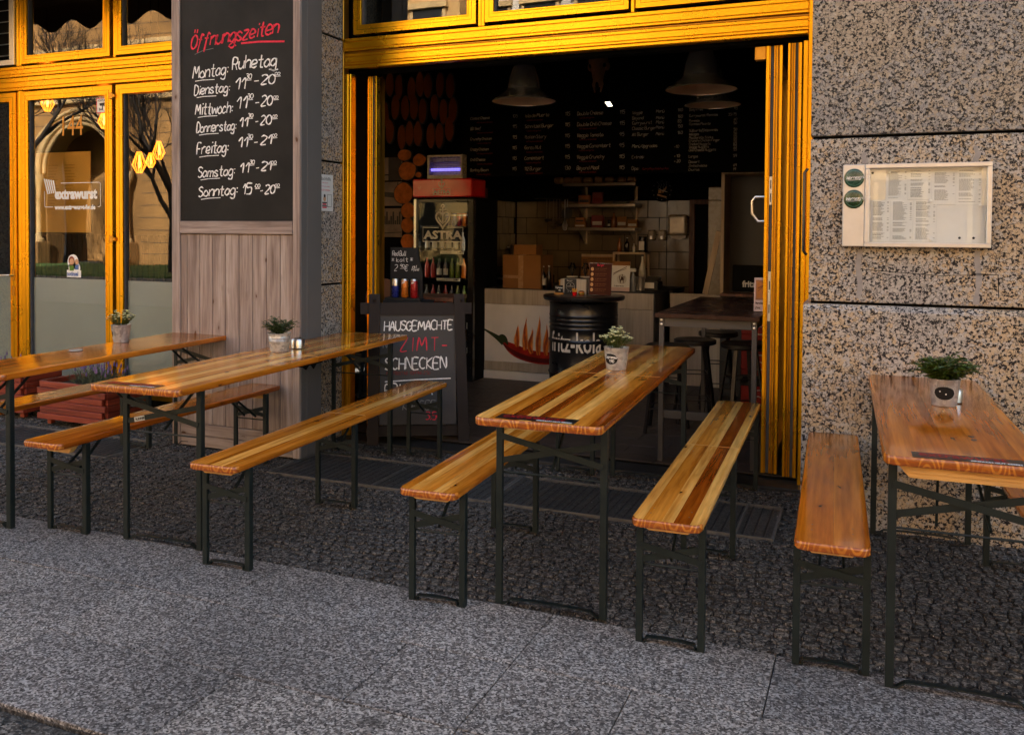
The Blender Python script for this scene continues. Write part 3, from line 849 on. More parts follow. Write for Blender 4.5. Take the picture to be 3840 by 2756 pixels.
def hand(m, text, x, z, size, width, slant=.12, gap=1.5, jit=.25, seed=1, up=0.0, y=0.0, mi=0, under=False, space=2.4, W=None):
    """chalk handwriting as flat ribbons in the x-z plane; size = x-height*... cap height"""
    r = random.Random(seed); u = size/8.0; cx = x; zz0 = z; fx = 1.0
    if W:
        nat = sum(space if q == ' ' else max([int(p) for st in GL[q].split() for p in st[0::2]])+gap for q in text) - gap
        fx = W/(nat*u)
    for ch in text:
        if ch == ' ': cx += space*u*fx; continue
        g = GL.get(ch)
        if g is None: cx += 2*u; continue
        wmax = max(int(p) for st in g.split() for p in st[0::2])
        dz = r.uniform(-jit, jit)*u; sc = 1+r.uniform(-.06, .06)
        for st in g.split():
            pts = [(int(st[i]), ord(st[i+1])-100) for i in range(0, len(st), 2)]
            P = [(a + r.uniform(-.12, .12), b + r.uniform(-.12, .12)) for a, b in pts]
            # smooth
            Q = []
            if len(P) > 2:
                for i in range(len(P)-1):
                    p0 = P[max(i-1, 0)]; p1 = P[i]; p2 = P[i+1]; p3 = P[min(i+2, len(P)-1)]
                    for k in range(4):
                        t = k/4; t2 = t*t; t3 = t2*t
                        Q.append(tuple(.5*((2*p1[d])+(-p0[d]+p2[d])*t+(2*p0[d]-5*p1[d]+4*p2[d]-p3[d])*t2+(-p0[d]+3*p1[d]-3*p2[d]+p3[d])*t3) for d in (0, 1)))
                Q.append(P[-1])
            else: Q = P
            Wl = [(cx+(a*sc*fx+b*slant)*u, zz0+(cx-x)*up+b*sc*u+dz) for a, b in Q]
            n = len(m.v); k = len(Wl)
            for i, (px, pz) in enumerate(Wl):
                a = Wl[max(i-1, 0)]; b = Wl[min(i+1, k-1)]
                dx, dz2 = b[0]-a[0], b[1]-a[1]; l = math.hypot(dx, dz2) or 1
                w = width*.5*(1+.28*math.sin(i*1.1+cx*50+seed))*(.8 if i in (0, k-1) else 1)
                nx, nz = -dz2/l*w, dx/l*w
                m.v.append((px+nx, y, pz+nz)); m.v.append((px-nx, y, pz-nz))
            for i in range(k-1): m.face((n+2*i, n+2*i+1, n+2*i+3, n+2*i+2), mi)
        cx += (wmax+gap)*u*fx
    if under:
        stroke(m, [(x-.3*u, zz0-1.6*u), ((x+cx)/2, zz0-1.3*u+(cx-x)/2*up), (cx-.5*u, zz0-1.2*u+(cx-x)*up)], width*.8, y, mi)
    return cx
def stroke(m, W, width, y=0.0, mi=0):
    n = len(m.v); k = len(W)
    for i, (px, pz) in enumerate(W):
        a = W[max(i-1, 0)]; b = W[min(i+1, k-1)]
        dx, dz = b[0]-a[0], b[1]-a[1]; l = math.hypot(dx, dz) or 1
        nx, nz = -dz/l*width/2, dx/l*width/2
        m.v.append((px+nx, y, pz+nz)); m.v.append((px-nx, y, pz-nz))
    for i in range(k-1): m.face((n+2*i, n+2*i+1, n+2*i+3, n+2*i+2), mi)

def type_(entries, name, mats, parent=None, loc=None, rot=None, y=0.0):
    """printed lettering: entries (text, size, x, z, bold, align, xscale, material index) laid in the x-z plane as one flat mesh"""
    m = MB()
    obs = []
    for e in entries:
        text, size, x, z = e[:4]
        bold = e[4] if len(e) > 4 else 0; al = e[5] if len(e) > 5 else 'LEFT'; xs = e[6] if len(e) > 6 else 1.0; mi = e[7] if len(e) > 7 else 0
        cu = bpy.data.curves.new('lettering', 'FONT'); cu.body = text; cu.size = size; cu.align_x = al; cu.offset = bold; cu.resolution_u = 2; cu.fill_mode = 'BOTH'
        ob = bpy.data.objects.new('lettering_tmp', cu); COL.objects.link(ob)
        obs.append((ob, cu, x, z, xs, mi))
    bpy.context.view_layer.update()
    dg = bpy.context.evaluated_depsgraph_get()
    for ob, cu, x, z, xs, mi in obs:
        me = bpy.data.meshes.new_from_object(ob.evaluated_get(dg))
        m.add([(x+v.co.x*xs, y, z+v.co.y) for v in me.vertices], [tuple(p.vertices) for p in me.polygons], mi)
        bpy.data.objects.remove(ob); bpy.data.curves.remove(cu); bpy.data.meshes.remove(me)
    return m.build(name, mats, parent, loc, rot)

def disc(m, cx, cz, rx, rz, y=0.0, n=28, mi=0):
    b = len(m.v)
    for k in range(n): m.v.append((cx+rx*math.cos(2*PI*k/n), y, cz+rz*math.sin(2*PI*k/n)))
    m.face(tuple(b+k for k in range(n)), mi)
def ringz(m, cx, cz, r0, r1, y=0.0, n=32, mi=0, rz=1.0):
    pts = [(cx+(r0+r1)/2*math.cos(2*PI*k/n), cz+(r0+r1)/2*math.sin(2*PI*k/n)*rz) for k in range(n+1)]
    stroke(m, pts, r1-r0, y, mi)

# ================================================================== blackboard pillar
PY = 4.81
bp = thing('blackboard_pillar', 'weathered grey wooden pillar with a tall blackboard of opening hours', 'pillar')
XL, XR = -4.437, -3.385
MB().box(XL+.02, XR-.012, PY+.03, PY+.20, .0, 3.5).build('core', MAT['greypaint'], bp)
MB().box(XL, -4.368, PY, PY+.022, .0, 3.5, .003).build('post_board', MAT['greywood'], bp)
MB().box(-3.438, XR, PY, PY+.022, .0, 3.5, .003).build('post_board', MAT['greywood'], bp)
MB().box(-4.365, -3.441, PY-.004, PY+.022, 1.452, 1.537, .003).build('rail_board', MAT['greywood_h'], bp)
nb = 8; bw = (4.365-3.441)/nb
xs = [-4.365, -4.312, -4.205, -4.096, -3.985, -3.873, -3.762, -3.651, -3.542, -3.441]
for i, (a, b) in enumerate(zip(xs, xs[1:])):
    MB().box(a+.0018, b-.0018, PY+.008+rnd.uniform(0, .002), PY+.026, .158, 1.449, .003).build('board', MAT['greywood'], bp)
for a, b in [(.002, .076), (.079, .155)]:
    MB().box(-4.365, -3.441, PY+.002, PY+.024, a, b, .003).build('base_board', MAT['greywood_h'], bp)
# grey painted flank
MB().box(-3.399, -3.386, PY+.024, PY+.085, 0, 3.5, .002).build('side_board', MAT['greypaint'], bp)
MB().box(-3.399, -3.388, PY+.089, PY+.255, 0, 3.5, .002).build('side_board', MAT['greypaint'], bp)
MB().box(-4.440, -4.437, PY+.022, PY+.25, 0, 3.5, 0).build('side_board', MAT['greypaint'], bp)
bb = MB().box(-4.366, -3.440, PY+.010, PY+.022, 1.540, 3.5).build('blackboard', MAT['board'], bp)
m = MB(); yb = PY+.0085
def B(u, v):  # helper: photo-independent board coordinates (x to the right from the left edge, z up)
    return (-4.363+u, v)
# writing laid out in board units (x to the right, y down) and scaled to the board
def bX(x): return -4.359+(x-1178)*.0012466
def bZ(x, y): return 1.543+(1443-y)*(.001039-.0000605*(x-1178)/742)
def wr(s_, xa, xb, ya, yb_, cap, wd, seed, mi=0, sl=.14, gap=1.1):
    X0, X1 = bX(xa), bX(xb); zA, zB = bZ(xa, ya), bZ(xb, yb_)
    hand(m, s_, X0, zA, cap*.00101, wd, sl, gap, .2, seed, (zB-zA)/(X1-X0), yb, mi, W=(X1-X0)*.97)
def ln(pts, wd, mi=0): stroke(m, [(bX(x), bZ(x, y)) for x, y in pts], wd, yb, mi)
wr('Öffnungszeiten', 1245, 1835, 320, 212, 92, .0115, 3, 1, .22)
ln([(1583, 283), (1700, 272), (1860, 270)], .012, 1); ln([(1505, 295), (1530, 275), (1550, 300)], .008, 1)
ln([(1272, 356), (1330, 330), (1400, 316)], .0035, 2)
days = [('Montag:', 1257, 1500, 515, 480, 78), ('Dienstag:', 1268, 1512, 622, 598, 62), ('Mittwoch:', 1275, 1530, 752, 735, 72), ('Donnerstag:', 1283, 1555, 868, 848, 62),
        ('Freitag:', 1285, 1500, 1012, 990, 72), ('Samstag:', 1293, 1545, 1162, 1143, 66), ('Sonntag:', 1296, 1562, 1290, 1268, 68)]
for i, (s_, a, b, ya, y2, cp) in enumerate(days):
    wr(s_, a, b, ya, y2, cp, .0088, 20+i)
    ln([(a+18, ya+16), (a+70, ya+8), (a+150, ya+4)], .0050)
wr('Ruhetag', 1525, 1815, 455, 428, 80, .0098, 31)
ln([(1762, 452), (1790, 458), (1820, 452)], .008)
hrs = [('11', 1545, 1608, 585, 70, '30', 1614, 1650, 517, 34, 1668, 1698, 530, '20', 1712, 1798, 550, 60, 1800, 1832, 492),
       ('11', 1552, 1618, 710, 75, '30', 1624, 1660, 645, 30, 1676, 1700, 672, '20', 1712, 1782, 692, 66, 1792, 1820, 646),
       ('11', 1572, 1624, 830, 62, '30', 1628, 1660, 768, 26, 1676, 1694, 796, '20', 1708, 1775, 816, 60, 1786, 1813, 771),
       ('11', 1564, 1622, 962, 62, '30', 1624, 1658, 906, 26, 1668, 1690, 932, '21', 1708, 1776, 946, 60, 1784, 1811, 896),
       ('11', 1574, 1630, 1130, 62, '30', 1638, 1669, 1074, 26, 1680, 1699, 1100, '21', 1712, 1774, 1116, 56, 1778, 1808, 1074),
       ('15', 1592, 1650, 1270, 66, '00', 1674, 1705, 1228, 22, 1708, 1724, 1250, '20', 1736, 1800, 1267, 58, 1800, 1828, 1224)]
for i, (h, a, b, y, cp, mn, c0, c1_, ym_, cm, d0, d1, yd_, h2, e0, e1, ye_, ce, f0, f1, yf_) in enumerate(hrs):
    wr(h, a, b, y, y-4, cp, .0092, 40+i, gap=1.4); wr(mn, c0, c1_, ym_, ym_-2, cm, .0058, 50+i)
    ln([(c0, ym_+8), (c1_, ym_+5)], .0042); ln([(d0, yd_), (d1, yd_-3)], .0062)
    wr(h2, e0, e1, ye_, ye_-4, ce, .0090, 60+i, gap=1.4); wr('00', f0, f1, yf_, yf_-2, 20, .0045, 70+i); ln([(f0-2, yf_+7), (f1+4, yf_+4)], .0042)
m.build('chalk_lettering', [MAT['chalk'], MAT['chalk_red'], MAT['chalk_dim']], bb)

# notice on the pier
nt_ = thing('paper_notice', 'small white tutoring notice taped to the dark granite pier', 'notice')
MB().box(-3.5015, -3.5005, 5.205, 5.375, 1.615, 1.868).build('paper', MAT['paper'], nt_)
def face_x(m_obj, x): pass
t = type_([('Nachhilfe', .036, 0, .212), ('sofort gesucht!', .012, .03, .192, 0, 'LEFT', 1, 1), ('Mathe, Deutsch und Englisch', .010, .01, .168, 0, 'LEFT', 1, 1), ('01579 2470454', .018, .015, .138, 0, 'LEFT', 1, 1)],
          'print', [MAT['dark'], MAT['chalk_red']], nt_, (-3.4995, 5.208, 1.615), (0, 0, PI/2))
m = MB()
for i, (mi, w_) in enumerate([(1, .055), (0, .06), (1, .05), (2, .058)]):
    m.box(.03+(.06-w_)/2, .03+w_, -.0006, 0, .02+i*.011, .029+i*.011, 0, mi)
disc(m, .06, .085, .017, .02, -.0004, 16, 3); disc(m, .06, .105, .012, .012, -.0006, 16, 2); stroke(m, [(.095, .03), (.145, .03), (.145, .115), (.095, .115), (.095, .03)], .004, -.0004, 2)
MAT['skin_print'] = plain('print_tan', (.6, .35, .2), .7)
m.build('picture', [MAT['ink'], MAT['chalk_red'], MAT['dark'], MAT['skin_print']], nt_, (-3.4993, 5.208, 1.615), (0, 0, PI/2))

# lettering on the shop door pane ------------------------------------------------
yd = FY + .0195
def arc(cx, cz, r, a0, a1, n=6): return [(cx+r*math.cos(a0+(a1-a0)*k/n), cz+r*math.sin(a0+(a1-a0)*k/n)) for k in range(n+1)]
o = type_([('extrawurst', .118, -6.37, 1.735, .0060, 'LEFT', .90), ('www.extrawurst-fw.de', .052, -6.37, 1.645, .003, 'LEFT', .94)], 'door_lettering', MAT['white'], dr, y=yd)
m = MB()
stroke(m, [(-6.30, 1.865)] + [(-5.87, 1.865)] + arc(-5.87, 1.85, .015, PI/2, 0) + [(-5.855, 1.68)] + arc(-5.87, 1.68, .015, 0, -PI/2) + [(-5.885, 1.664)], .005, yd)
stroke(m, [(-6.49, 1.80), (-6.49, 1.68)] + arc(-6.475, 1.68, .015, PI, 1.5*PI) + [(-6.39, 1.665)], .005, yd)
for k in range(5): m.quad((-6.50+k*.026, yd, 1.905-.004*k), (-6.484+k*.026, yd, 1.905-.004*k), (-6.444+k*.022, yd, 1.775+.002*k), (-6.456+k*.022, yd, 1.775+.002*k))
m.build('door_lettering', MAT['white'], dr)
MAT['number'] = plain('orange_numerals', (.70, .27, .012), .5)
type_([('144', .235, -6.315, 2.262, 0.0, 'LEFT', .78)], 'house_number', MAT['number'], dr, y=yd)
m = MB(); m.box(-5.892, -5.772, yd-.001, yd, 2.432, 2.555, 0, 0)
m.box(-5.886, -5.773, yd-.0016, yd-.0012, 2.438, 2.549, 0, 1)
m.quad((-5.860, yd-.002, 2.512), (-5.79, yd-.002, 2.517), (-5.80, yd-.002, 2.488), (-5.855, yd-.002, 2.492), 2)
m.box(-5.832, -5.822, yd-.002, yd-.0018, 2.455, 2.49, 0, 2).box(-5.858, -5.822, yd-.002, yd-.0018, 2.458, 2.466, 0, 2).box(-5.862, -5.854, yd-.002, yd-.0018, 2.452, 2.474, 0, 2)
m.box(-5.802, -5.786, yd-.0026, yd-.0022, 2.497, 2.508, 0, 1)
m.build('camera_sticker', [MAT['chalk_red'], MAT['white'], MAT['dark']], dr)
type_([('ACHTUNG', .022, -5.880, 2.527, .0006, 'LEFT', 1.0)], 'camera_sticker', MAT['dark'], dr, y=yd-.0022)
m = MB()
MAT['st_green'] = plain('sticker_green', (.10, .22, .02), .6); MAT['st_blue'] = plain('sticker_blue', (.08, .16, .40), .6); MAT['st_hair'] = plain('sticker_auburn', (.25, .05, .02), .6)
disc(m, -6.165, 1.205, .062, .062, yd, 24, 0); disc(m, -6.15, 1.155, .066, .055, yd, 24, 0); m.box(-6.235, -6.075, yd-.0002, yd, 1.075, 1.135, 0, 0)
disc(m, -6.180, 1.215, .034, .036, yd-.001, 20, 3); disc(m, -6.178, 1.205, .025, .028, yd-.0014, 20, 1); disc(m, -6.122, 1.205, .022, .024, yd-.001, 20, 1)
m.box(-6.205, -6.155, yd-.0014, yd-.001, 1.13, 1.172, 0, 4).box(-6.140, -6.100, yd-.0014, yd-.001, 1.14, 1.178, 0, 5)
m.build('family_sticker', [MAT['white'], MAT['skin_print'], MAT['dark'], MAT['st_hair'], MAT['st_green'], MAT['st_blue']], dr)
type_([('notinsel', .050, -6.232, 1.088, .002, 'LEFT', .80)], 'family_sticker', MAT['st_blue'], dr, y=yd-.0015)

# room behind the left windows ------------------------------------------------------
sr = struct(MB().box(-12, -4.40, 5.62, 9.4, -.1, -.01).build('dining_room_floor', MAT['dark']))
MAT['wallb'] = plain('dark_interior_wall', (.014, .010, .008), .85, 0, .2, 1)
dw = thing('dining_room_walls', 'dark walls of the dining room behind the left glass doors', 'wall')
MB().box(-12, -4.88, 9.3, 9.45, 0, 3.7).build('back_wall', MAT['wallb'], dw)
MB().box(-12.1, -12, 5.7, 9.4, 0, 3.7).build('side_wall', MAT['wallb'], dw)
MB().box(-12, -4.87, 5.72, 9.4, 3.62, 3.72).build('ceiling', MAT['wallb'], dw)
MAT['blind'] = plain('amber_window_screen', (.80, .34, .045), .55, 0, .12, 2)
bl = thing('amber_screen', 'amber paper screen with a menu list hanging behind the door glass', 'screen')
MB().box(-6.95, -6.30, 5.84, 5.85, 1.45, 2.16).build('sheet', MAT['blind'], bl)
m = MB()
for cxx in (-6.80, -6.60):
    for k in range(16):
        zz = 2.04-k*.026; m.box(cxx, cxx+.13*rnd.uniform(.5, 1), 5.837, 5.8385, zz, zz+.010)
m.build('print', MAT['number'], bl)
fe = thing('slatted_screen', 'black slatted radiator screen inside behind the glass door', 'screen')
for k in range(26):
    MB().box(-7.0+k*.062, -6.958+k*.062, 5.78, 5.80, .05, 1.43).build('slat', MAT['black'], fe)
MB().box(-7.02, -5.40, 5.80, 5.815, 1.36, 1.40).build('rail', MAT['black'], fe)
def pendant_bulb(x, y, z, lab, s=1.0):
    t = thing('pendant_bulb', lab, 'pendant lamp', (x, y, z), 0, 'glowing cage bulbs inside the left windows')
    MB().lathe([(.003, .09*s), (.009*s, .05*s), (.015*s, .015*s), (.012*s, -.015*s), (.003, -.03*s)], n=14).build('bulb', MAT['bulb'], t)
    m = MB()
    for k in range(13):
        a = 2*PI*k/13
        m.tube([(.018*s*math.cos(a), .018*s*math.sin(a), .12*s), (.062*s*math.cos(a), .062*s*math.sin(a), .0), (.022*s*math.cos(a), .022*s*math.sin(a), -.075*s)], .0034, 4)
    m.build('cage', MAT['bulb_glass'], t)
    MB().tube([(0, 0, .12*s), (0, 0, 3.60-z)], .003, 5).build('cord', MAT['black'], t)
pendant_bulb(-7.344, 6.3, 2.686, 'glowing bulb high in the left edge of the door glass')
pendant_bulb(-6.619, 6.3, 2.481, 'glowing cage bulb behind the right edge of the lettered door glass', .85)
pendant_bulb(-6.191, 6.3, 2.071, 'large glowing cage bulb, lower of the pair in the narrow door glass', 1.0)
pendant_bulb(-6.112, 6.36, 2.10, 'slim glowing bulb right beside the large cage bulb', .7)
pendant_bulb(-5.958, 6.3, 2.177, 'glowing cage bulb next to the blackboard pillar', .85)

# ================================================================== across the street (seen mirrored in the glass)
MAT['sandst'] = plain('golden_sandstone', (.30, .16, .05), .8, 0, .35, .6)
MAT['sandst2'] = plain('carved_sandstone', (.52, .36, .17), .8, 0, .25, 2)
MAT['shadowst'] = plain('dark_portal_depth', (.10, .07, .045), .9)
ch = thing('sandstone_church', 'sandstone building with a round arched portal across the street', 'building')
CY = -17.5
ax, az, ro = -31.3, 3.9, 2.0        # portal axis, springing height, opening radius
def arch_poly(x0, x1, z0, z1):
    pts = [(x0, z0), (x0, z1), (x1, z1), (x1, z0), (ax+ro, z0)]
    pts += [(ax+ro*math.cos(a*PI/18), az+ro*math.sin(a*PI/18)) for a in range(19)]
    pts += [(ax-ro, z0)]
    return pts
m = MB(); m.prism(arch_poly(-40, -26.2, 0, 13.5), CY-.8, CY, 'y'); o = m.build('portal_wall', MAT['sandst'], ch); fix_normals(o)
MB().box(-35, -27.5, CY-3.2, CY-2.4, 0, 8).build('portal_back', MAT['sandst'], ch)
MB().box(-32.1, -30.5, CY-2.39, CY-2.36, 0, 3.4).build('portal_door', MAT['shadowst'], ch)
m = MB(); r = random.Random(77)
for k in range(1, 26):
    z = k*.5
    if z < az+ro:
        hw_ = ro+1.3 if z < az else ro+.95
        m.box(-40, ax-hw_, CY+.001, CY+.012, z-.012, z+.012).box(ax+hw_, -26.25, CY+.001, CY+.012, z-.012, z+.012)
    else: m.box(-40, -26.25, CY+.001, CY+.012, z-.012, z+.012)
m.build('stone_courses', MAT['shadowst'], ch)
for k in range(4):
    r1 = ro+.10+k*.20
    m = MB(); m.tube([(ax+r1*math.cos(a*PI/20), CY+.12-k*.0+.10*(k % 2), az+r1*math.sin(a*PI/20)) for a in range(21)], .085, 8)
    m.build('archivolt', MAT['sandst2'], ch)
for sx in (-1, 1):
    for k in range(3):
        x = ax+sx*(ro+.12+k*.40)
        MB().lathe([(.24, .95), (.24, 1.05), (.15, 1.12), (.13, 1.4), (.12, 3.2), (.13, 3.3), (.22, 3.62), (.24, 3.85)], (x, CY+.35, 0), 12).build('column', MAT['sandst2'], ch)
        MB().box(x-.27, x+.27, CY, CY+.65, 0, .95, .03).build('plinth', MAT['sandst'], ch)
m = MB()
for k in range(3): m.box(-40, -26.0, CY, CY+.22, 6.9+k*2.2, 7.1+k*2.2, .03)
m.build('cornice', MAT['sandst2'], ch)
MAT['ochre'] = plain('ochre_facade', (.50, .31, .12), .85, 0, .12, .6)
MAT['paleh'] = plain('pale_facade', (.52, .48, .42), .85, 0, .12, .6)
MAT['brickh'] = plain('dark_brick_facade', (.13, .075, .045), .9, 0, .3, 2)  # dark tone set to cut bounce light and darken frame reflections
def house(x0, x1, y, h, mat, lab, nx, nz, z0=1.2, dz=3.3, ww=1.2, wh=1.9):
    t = thing('town_house', lab, 'building', (x0, y, 0), 0, 'houses across the street')
    W = x1-x0
    MB().box(0, W, -9, 0, 0, h).build('wall', mat, t)
    wm = MB().box(-ww/2, ww/2, .004, .03, 0, wh).mesh('window', MAT['black_gloss'])
    fm = MB().box(-ww/2-.15, ww/2+.15, .0, .12, -.2, -.05).box(-ww/2-.12, -ww/2-.0, .0, .09, -.05, wh).box(ww/2, ww/2+.12, .0, .09, -.05, wh).box(-ww/2-.2, ww/2+.2, 0, .2, wh, wh+.2).mesh('window_surround', MAT['sandst2'])
    for i in range(nx):
        for j in range(nz):
            if z0+j*dz+wh > h-.5: continue
            for me, nm in ((wm, 'window'), (fm, 'window_surround')):
                o = bpy.data.objects.new(nm, me); COL.objects.link(o); o.parent = t; o.location = (W*(i+.5)/nx, 0, z0+j*dz)
    MB().box(-.2, W+.2, 0, .55, h-.5, h+.1, .05).build('cornice', MAT['sandst2'], t)
house(-26.0, -14.0, -18.6, 15, MAT['ochre'], 'ochre town house beside the arched portal across the street', 5, 4)
house(-13.9, -8.1, -19.2, 16, MAT['paleh'], 'narrow pale town house across the street', 3, 4)
house(-8.0, 7.0, -19.4, 15, MAT['brickh'], 'dark brick town house straight across the street', 6, 4)  # added dark front: less light on the interior, darker gold frames
house(7.1, 20, -19.0, 14, MAT['ochre'], 'ochre town house across the street to the right', 6, 4)
house(-58, -40.3, -18.2, 17, MAT['paleh'], 'pale town house far left across the street', 7, 4)

def bare_tree(x, y, h, lab, seed):
    t = thing('bare_tree', lab, 'tree', (x, y, 0), 0, 'bare trees across the street')
    r = random.Random(seed); m = MB()
    tw = MB()
    def grow(p, d, ln, rad, depth):
        pts = [p]; q = p
        for i in range(3):
            d = (d + Vector((r.uniform(-.22, .22), r.uniform(-.22, .22), r.uniform(-.05, .15)))).normalized()
            q = q + d*ln/3; pts.append(q)
        (m if depth < 3 else tw).tube(pts, [rad, rad*.86, rad*.74, rad*.6], 6 if depth < 3 else 3, cap=False)
        if depth >= 7: return
        for k in range(3 if depth < 6 else 2):
            nd = (d + Vector((r.uniform(-1, 1), r.uniform(-1, 1), r.uniform(-.25, .75)))*.85).normalized()
            grow(pts[-1] if k == 0 else pts[2], nd, ln*r.uniform(.62, .86), rad*.6, depth+1)
    grow(Vector((0, 0, 0)), Vector((0, 0, 1)), h*.28, h*.015, 0)
    m.build('trunk', MAT['bark'], t); tw.build('crown', MAT['bark'], t)
bare_tree(-21.6, -12.4, 10, 'large bare tree in front of the arched portal across the street', 5)
bare_tree(-28.9, -12.6, 13, 'tallest bare tree just left of the arched portal across the street', 11)
bare_tree(-15.5, -12.2, 10, 'bare tree before the ochre town house across the street', 23)
bare_tree(-5, -12.5, 9, 'bare tree straight across the street', 31)
ORD = ['first', 'second', 'third', 'fourth', 'fifth', 'sixth', 'seventh', 'eighth', 'ninth', 'tenth']
# ================================================================== burger shop interior
FZ = .02
fl = struct(MB().box(-4.86, 0.6, 5.60, 9.95, -.2, FZ-.006).build('shop_floor', MAT['black']))
MAT['ftile'] = plain('dark_floor_tile', (.050, .036, .028), .45, 0, .25, 8)
tm = MB().box(-.249, .249, -.098, .098, -.01, 0, .0015).mesh('floor_tile', MAT['ftile'])
for j in range(18):
    for i in range(9):
        x = -4.0+i*.5+(j % 2)*.25; y = 5.71+j*.2
        if x > .3 or y > 9.2: continue
        o = bpy.data.objects.new('floor_tile', tm); COL.objects.link(o); o.parent = fl; o.location = (x, y, FZ+rnd.uniform(-.001, .001))
MAT['shopwall'] = plain('black_shop_wall', (.0035, .003, .0026), .9, 0, .2, 1, spec=.08)
MAT['ceil'] = plain('black_ceiling', (.003, .003, .003), .95, spec=.05)
MAT['menuchalk'] = plain('menu_chalk', (.30, .27, .23), .9, 0, .4, 9)
MAT['board_dark'] = plain('black_menu_board', (.0025, .0025, .0024), .95, spec=.05)
sw = thing('shop_walls', 'black painted walls and ceiling of the burger shop', 'wall')
MB().box(-3.97, 0.7, 9.74, 9.9, 0, 3.6).build('back_wall', MAT['shopwall'], sw)
MB().box(-4.86, -3.84, 8.62, 8.72, 0, 3.6).build('back_wall', MAT['shopwall'], sw)
MB().box(-3.96, -3.84, 8.72, 9.739, 0, 3.6).build('side_wall', MAT['shopwall'], sw)
MB().box(.6, .7, 5.72, 9.74, 0, 3.6).build('side_wall', MAT['shopwall'], sw)
MB().box(-4.86, .7, 5.72, 9.9, 3.42, 3.6).build('ceiling', MAT['ceil'], sw)
MB().box(-4.30, -3.55, 5.60, 5.70, 0, 3.6).build('front_wall', MAT['shopwall'], sw)
MB().box(-.27, .6, 5.72, 5.80, 0, 3.6).build('front_wall', MAT['shopwall'], sw)
MAT['tile'] = plain('beige_wall_tile', (.15, .112, .066), .2, 0, .15, 5, .1)
tw_ = thing('tiled_wall', 'cream tiled kitchen wall below the menu board', 'wall')
MB().box(-3.81, -1.80, 9.715, 9.73, 0, 1.84).build('grout', MAT['black'], tw_)
MB().box(-3.838, -3.828, 8.70, 9.71, 0, 1.84).build('grout', MAT['black'], tw_)
cache = {}
def tile(w, loc, rz):
    k = round(w, 3)
    if k not in cache: cache[k] = MB().box(-w/2, w/2, -.004, .004, -.0905, .0905, .0015).mesh('tile', MAT['tile'])
    o = bpy.data.objects.new('tile', cache[k]); COL.objects.link(o); o.parent = tw_; o.location = loc; o.rotation_euler = (rnd.uniform(-.006, .006), 0, rz+rnd.uniform(-.006, .006))
TW = .2585
for j in range(6):
    zc = 1.835-.0935-j*.187+.0005
    off = (-3.168 if j % 2 else -3.297)
    x = off - 3*TW
    while x < -1.81:
        a, b = max(x, -3.808), min(x+TW, -1.806)
        if x > -2.30: break
        if b-a > .03: tile(b-a-.006, ((a+b)/2, 9.708, zc), 0)
        x += TW
    for a, b in [(x, -2.052), (-2.052, -1.806)] if -2.052-x > .05 else [(x, -1.806)]:
        if b-a > .03: tile(b-a-.006, ((a+b)/2, 9.708, zc), 0)
    y = 8.72 + (j % 2)*.09
    for i in range(6):
        a, b = 8.705+i*.17-(j % 2)*.08, 8.705+(i+1)*.17-(j % 2)*.08
        a = max(a, 8.705); b = min(b, 9.70)
        if b-a > .03: tile(b-a-.006, (-3.822, (a+b)/2, zc), PI/2)

MAT['darkred'] = plain('dark_red_panel', (.075, .010, .008), .5, 0, .2, 4)
t = thing('red_poster', 'dark red burger poster on the side wall right of the fridge', 'poster')
MB().box(-3.820, -3.812, 8.50, 8.86, .95, 1.95, .001).build('panel', MAT['darkred'], t)
type_([('SUPER', .085, .11, .50, .001, 'LEFT', .9), ('LECKER', .085, .09, .41, .001, 'LEFT', .9), ('DIE BURGER MIT', .040, .04, .74, 0, 'LEFT', .8), ('BISSLE STOLZ', .040, .04, .66, 0, 'LEFT', .9)], 'print', MAT['menu_amber'] if 'menu_amber' in MAT else MAT['chalk_dim'], t, (-3.8105, 8.50, .95), (0, 0, PI/2))
m = MB(); stroke(m, [(.02, .60), (.02, .82), (.33, .82), (.33, .60), (.02, .60)], .008); m.build('print_border', MAT['chalk_dim'], t, (-3.8108, 8.50, .95), (0, 0, PI/2))
# menu lettering on the black bulkhead above the counter
MY = 8.22
mb = thing('menu_board', 'long black menu board with chalk writing hung above the counter', 'menu board')
MB().box(-3.82, .59, MY, MY+.06, 2.03, 3.41).build('board', MAT['board_dark'], mb)
m = MB(); ym = MY-.0015
c1 = ['Classic Cheese', 'BBQ Beef', 'Crunchy Chicken', 'Crazy Chicken', 'Chili Cheese', 'Bombay Bacon']
c2 = ['Isla de Muerte', 'Schnitzel Burger', 'Italian Story', 'Gonzo Nut', 'Camembert', '112 Burger']
c3 = ['Double Cheese', 'Double Chili Cheese', 'Veggie Tomato', 'Veggie Camembert', 'Veggie Crunchy', 'Beyond Meal']
p1 = ['10.5', '11.5', '11.5', '11.5', '11.5', '11.5']; p2 = ['11.5', '11.5', '11.5', '11.5', '11.5', '13.0']; p3 = ['11.5', '11.5', '9.5', '9.5', '11.5', '11.5']
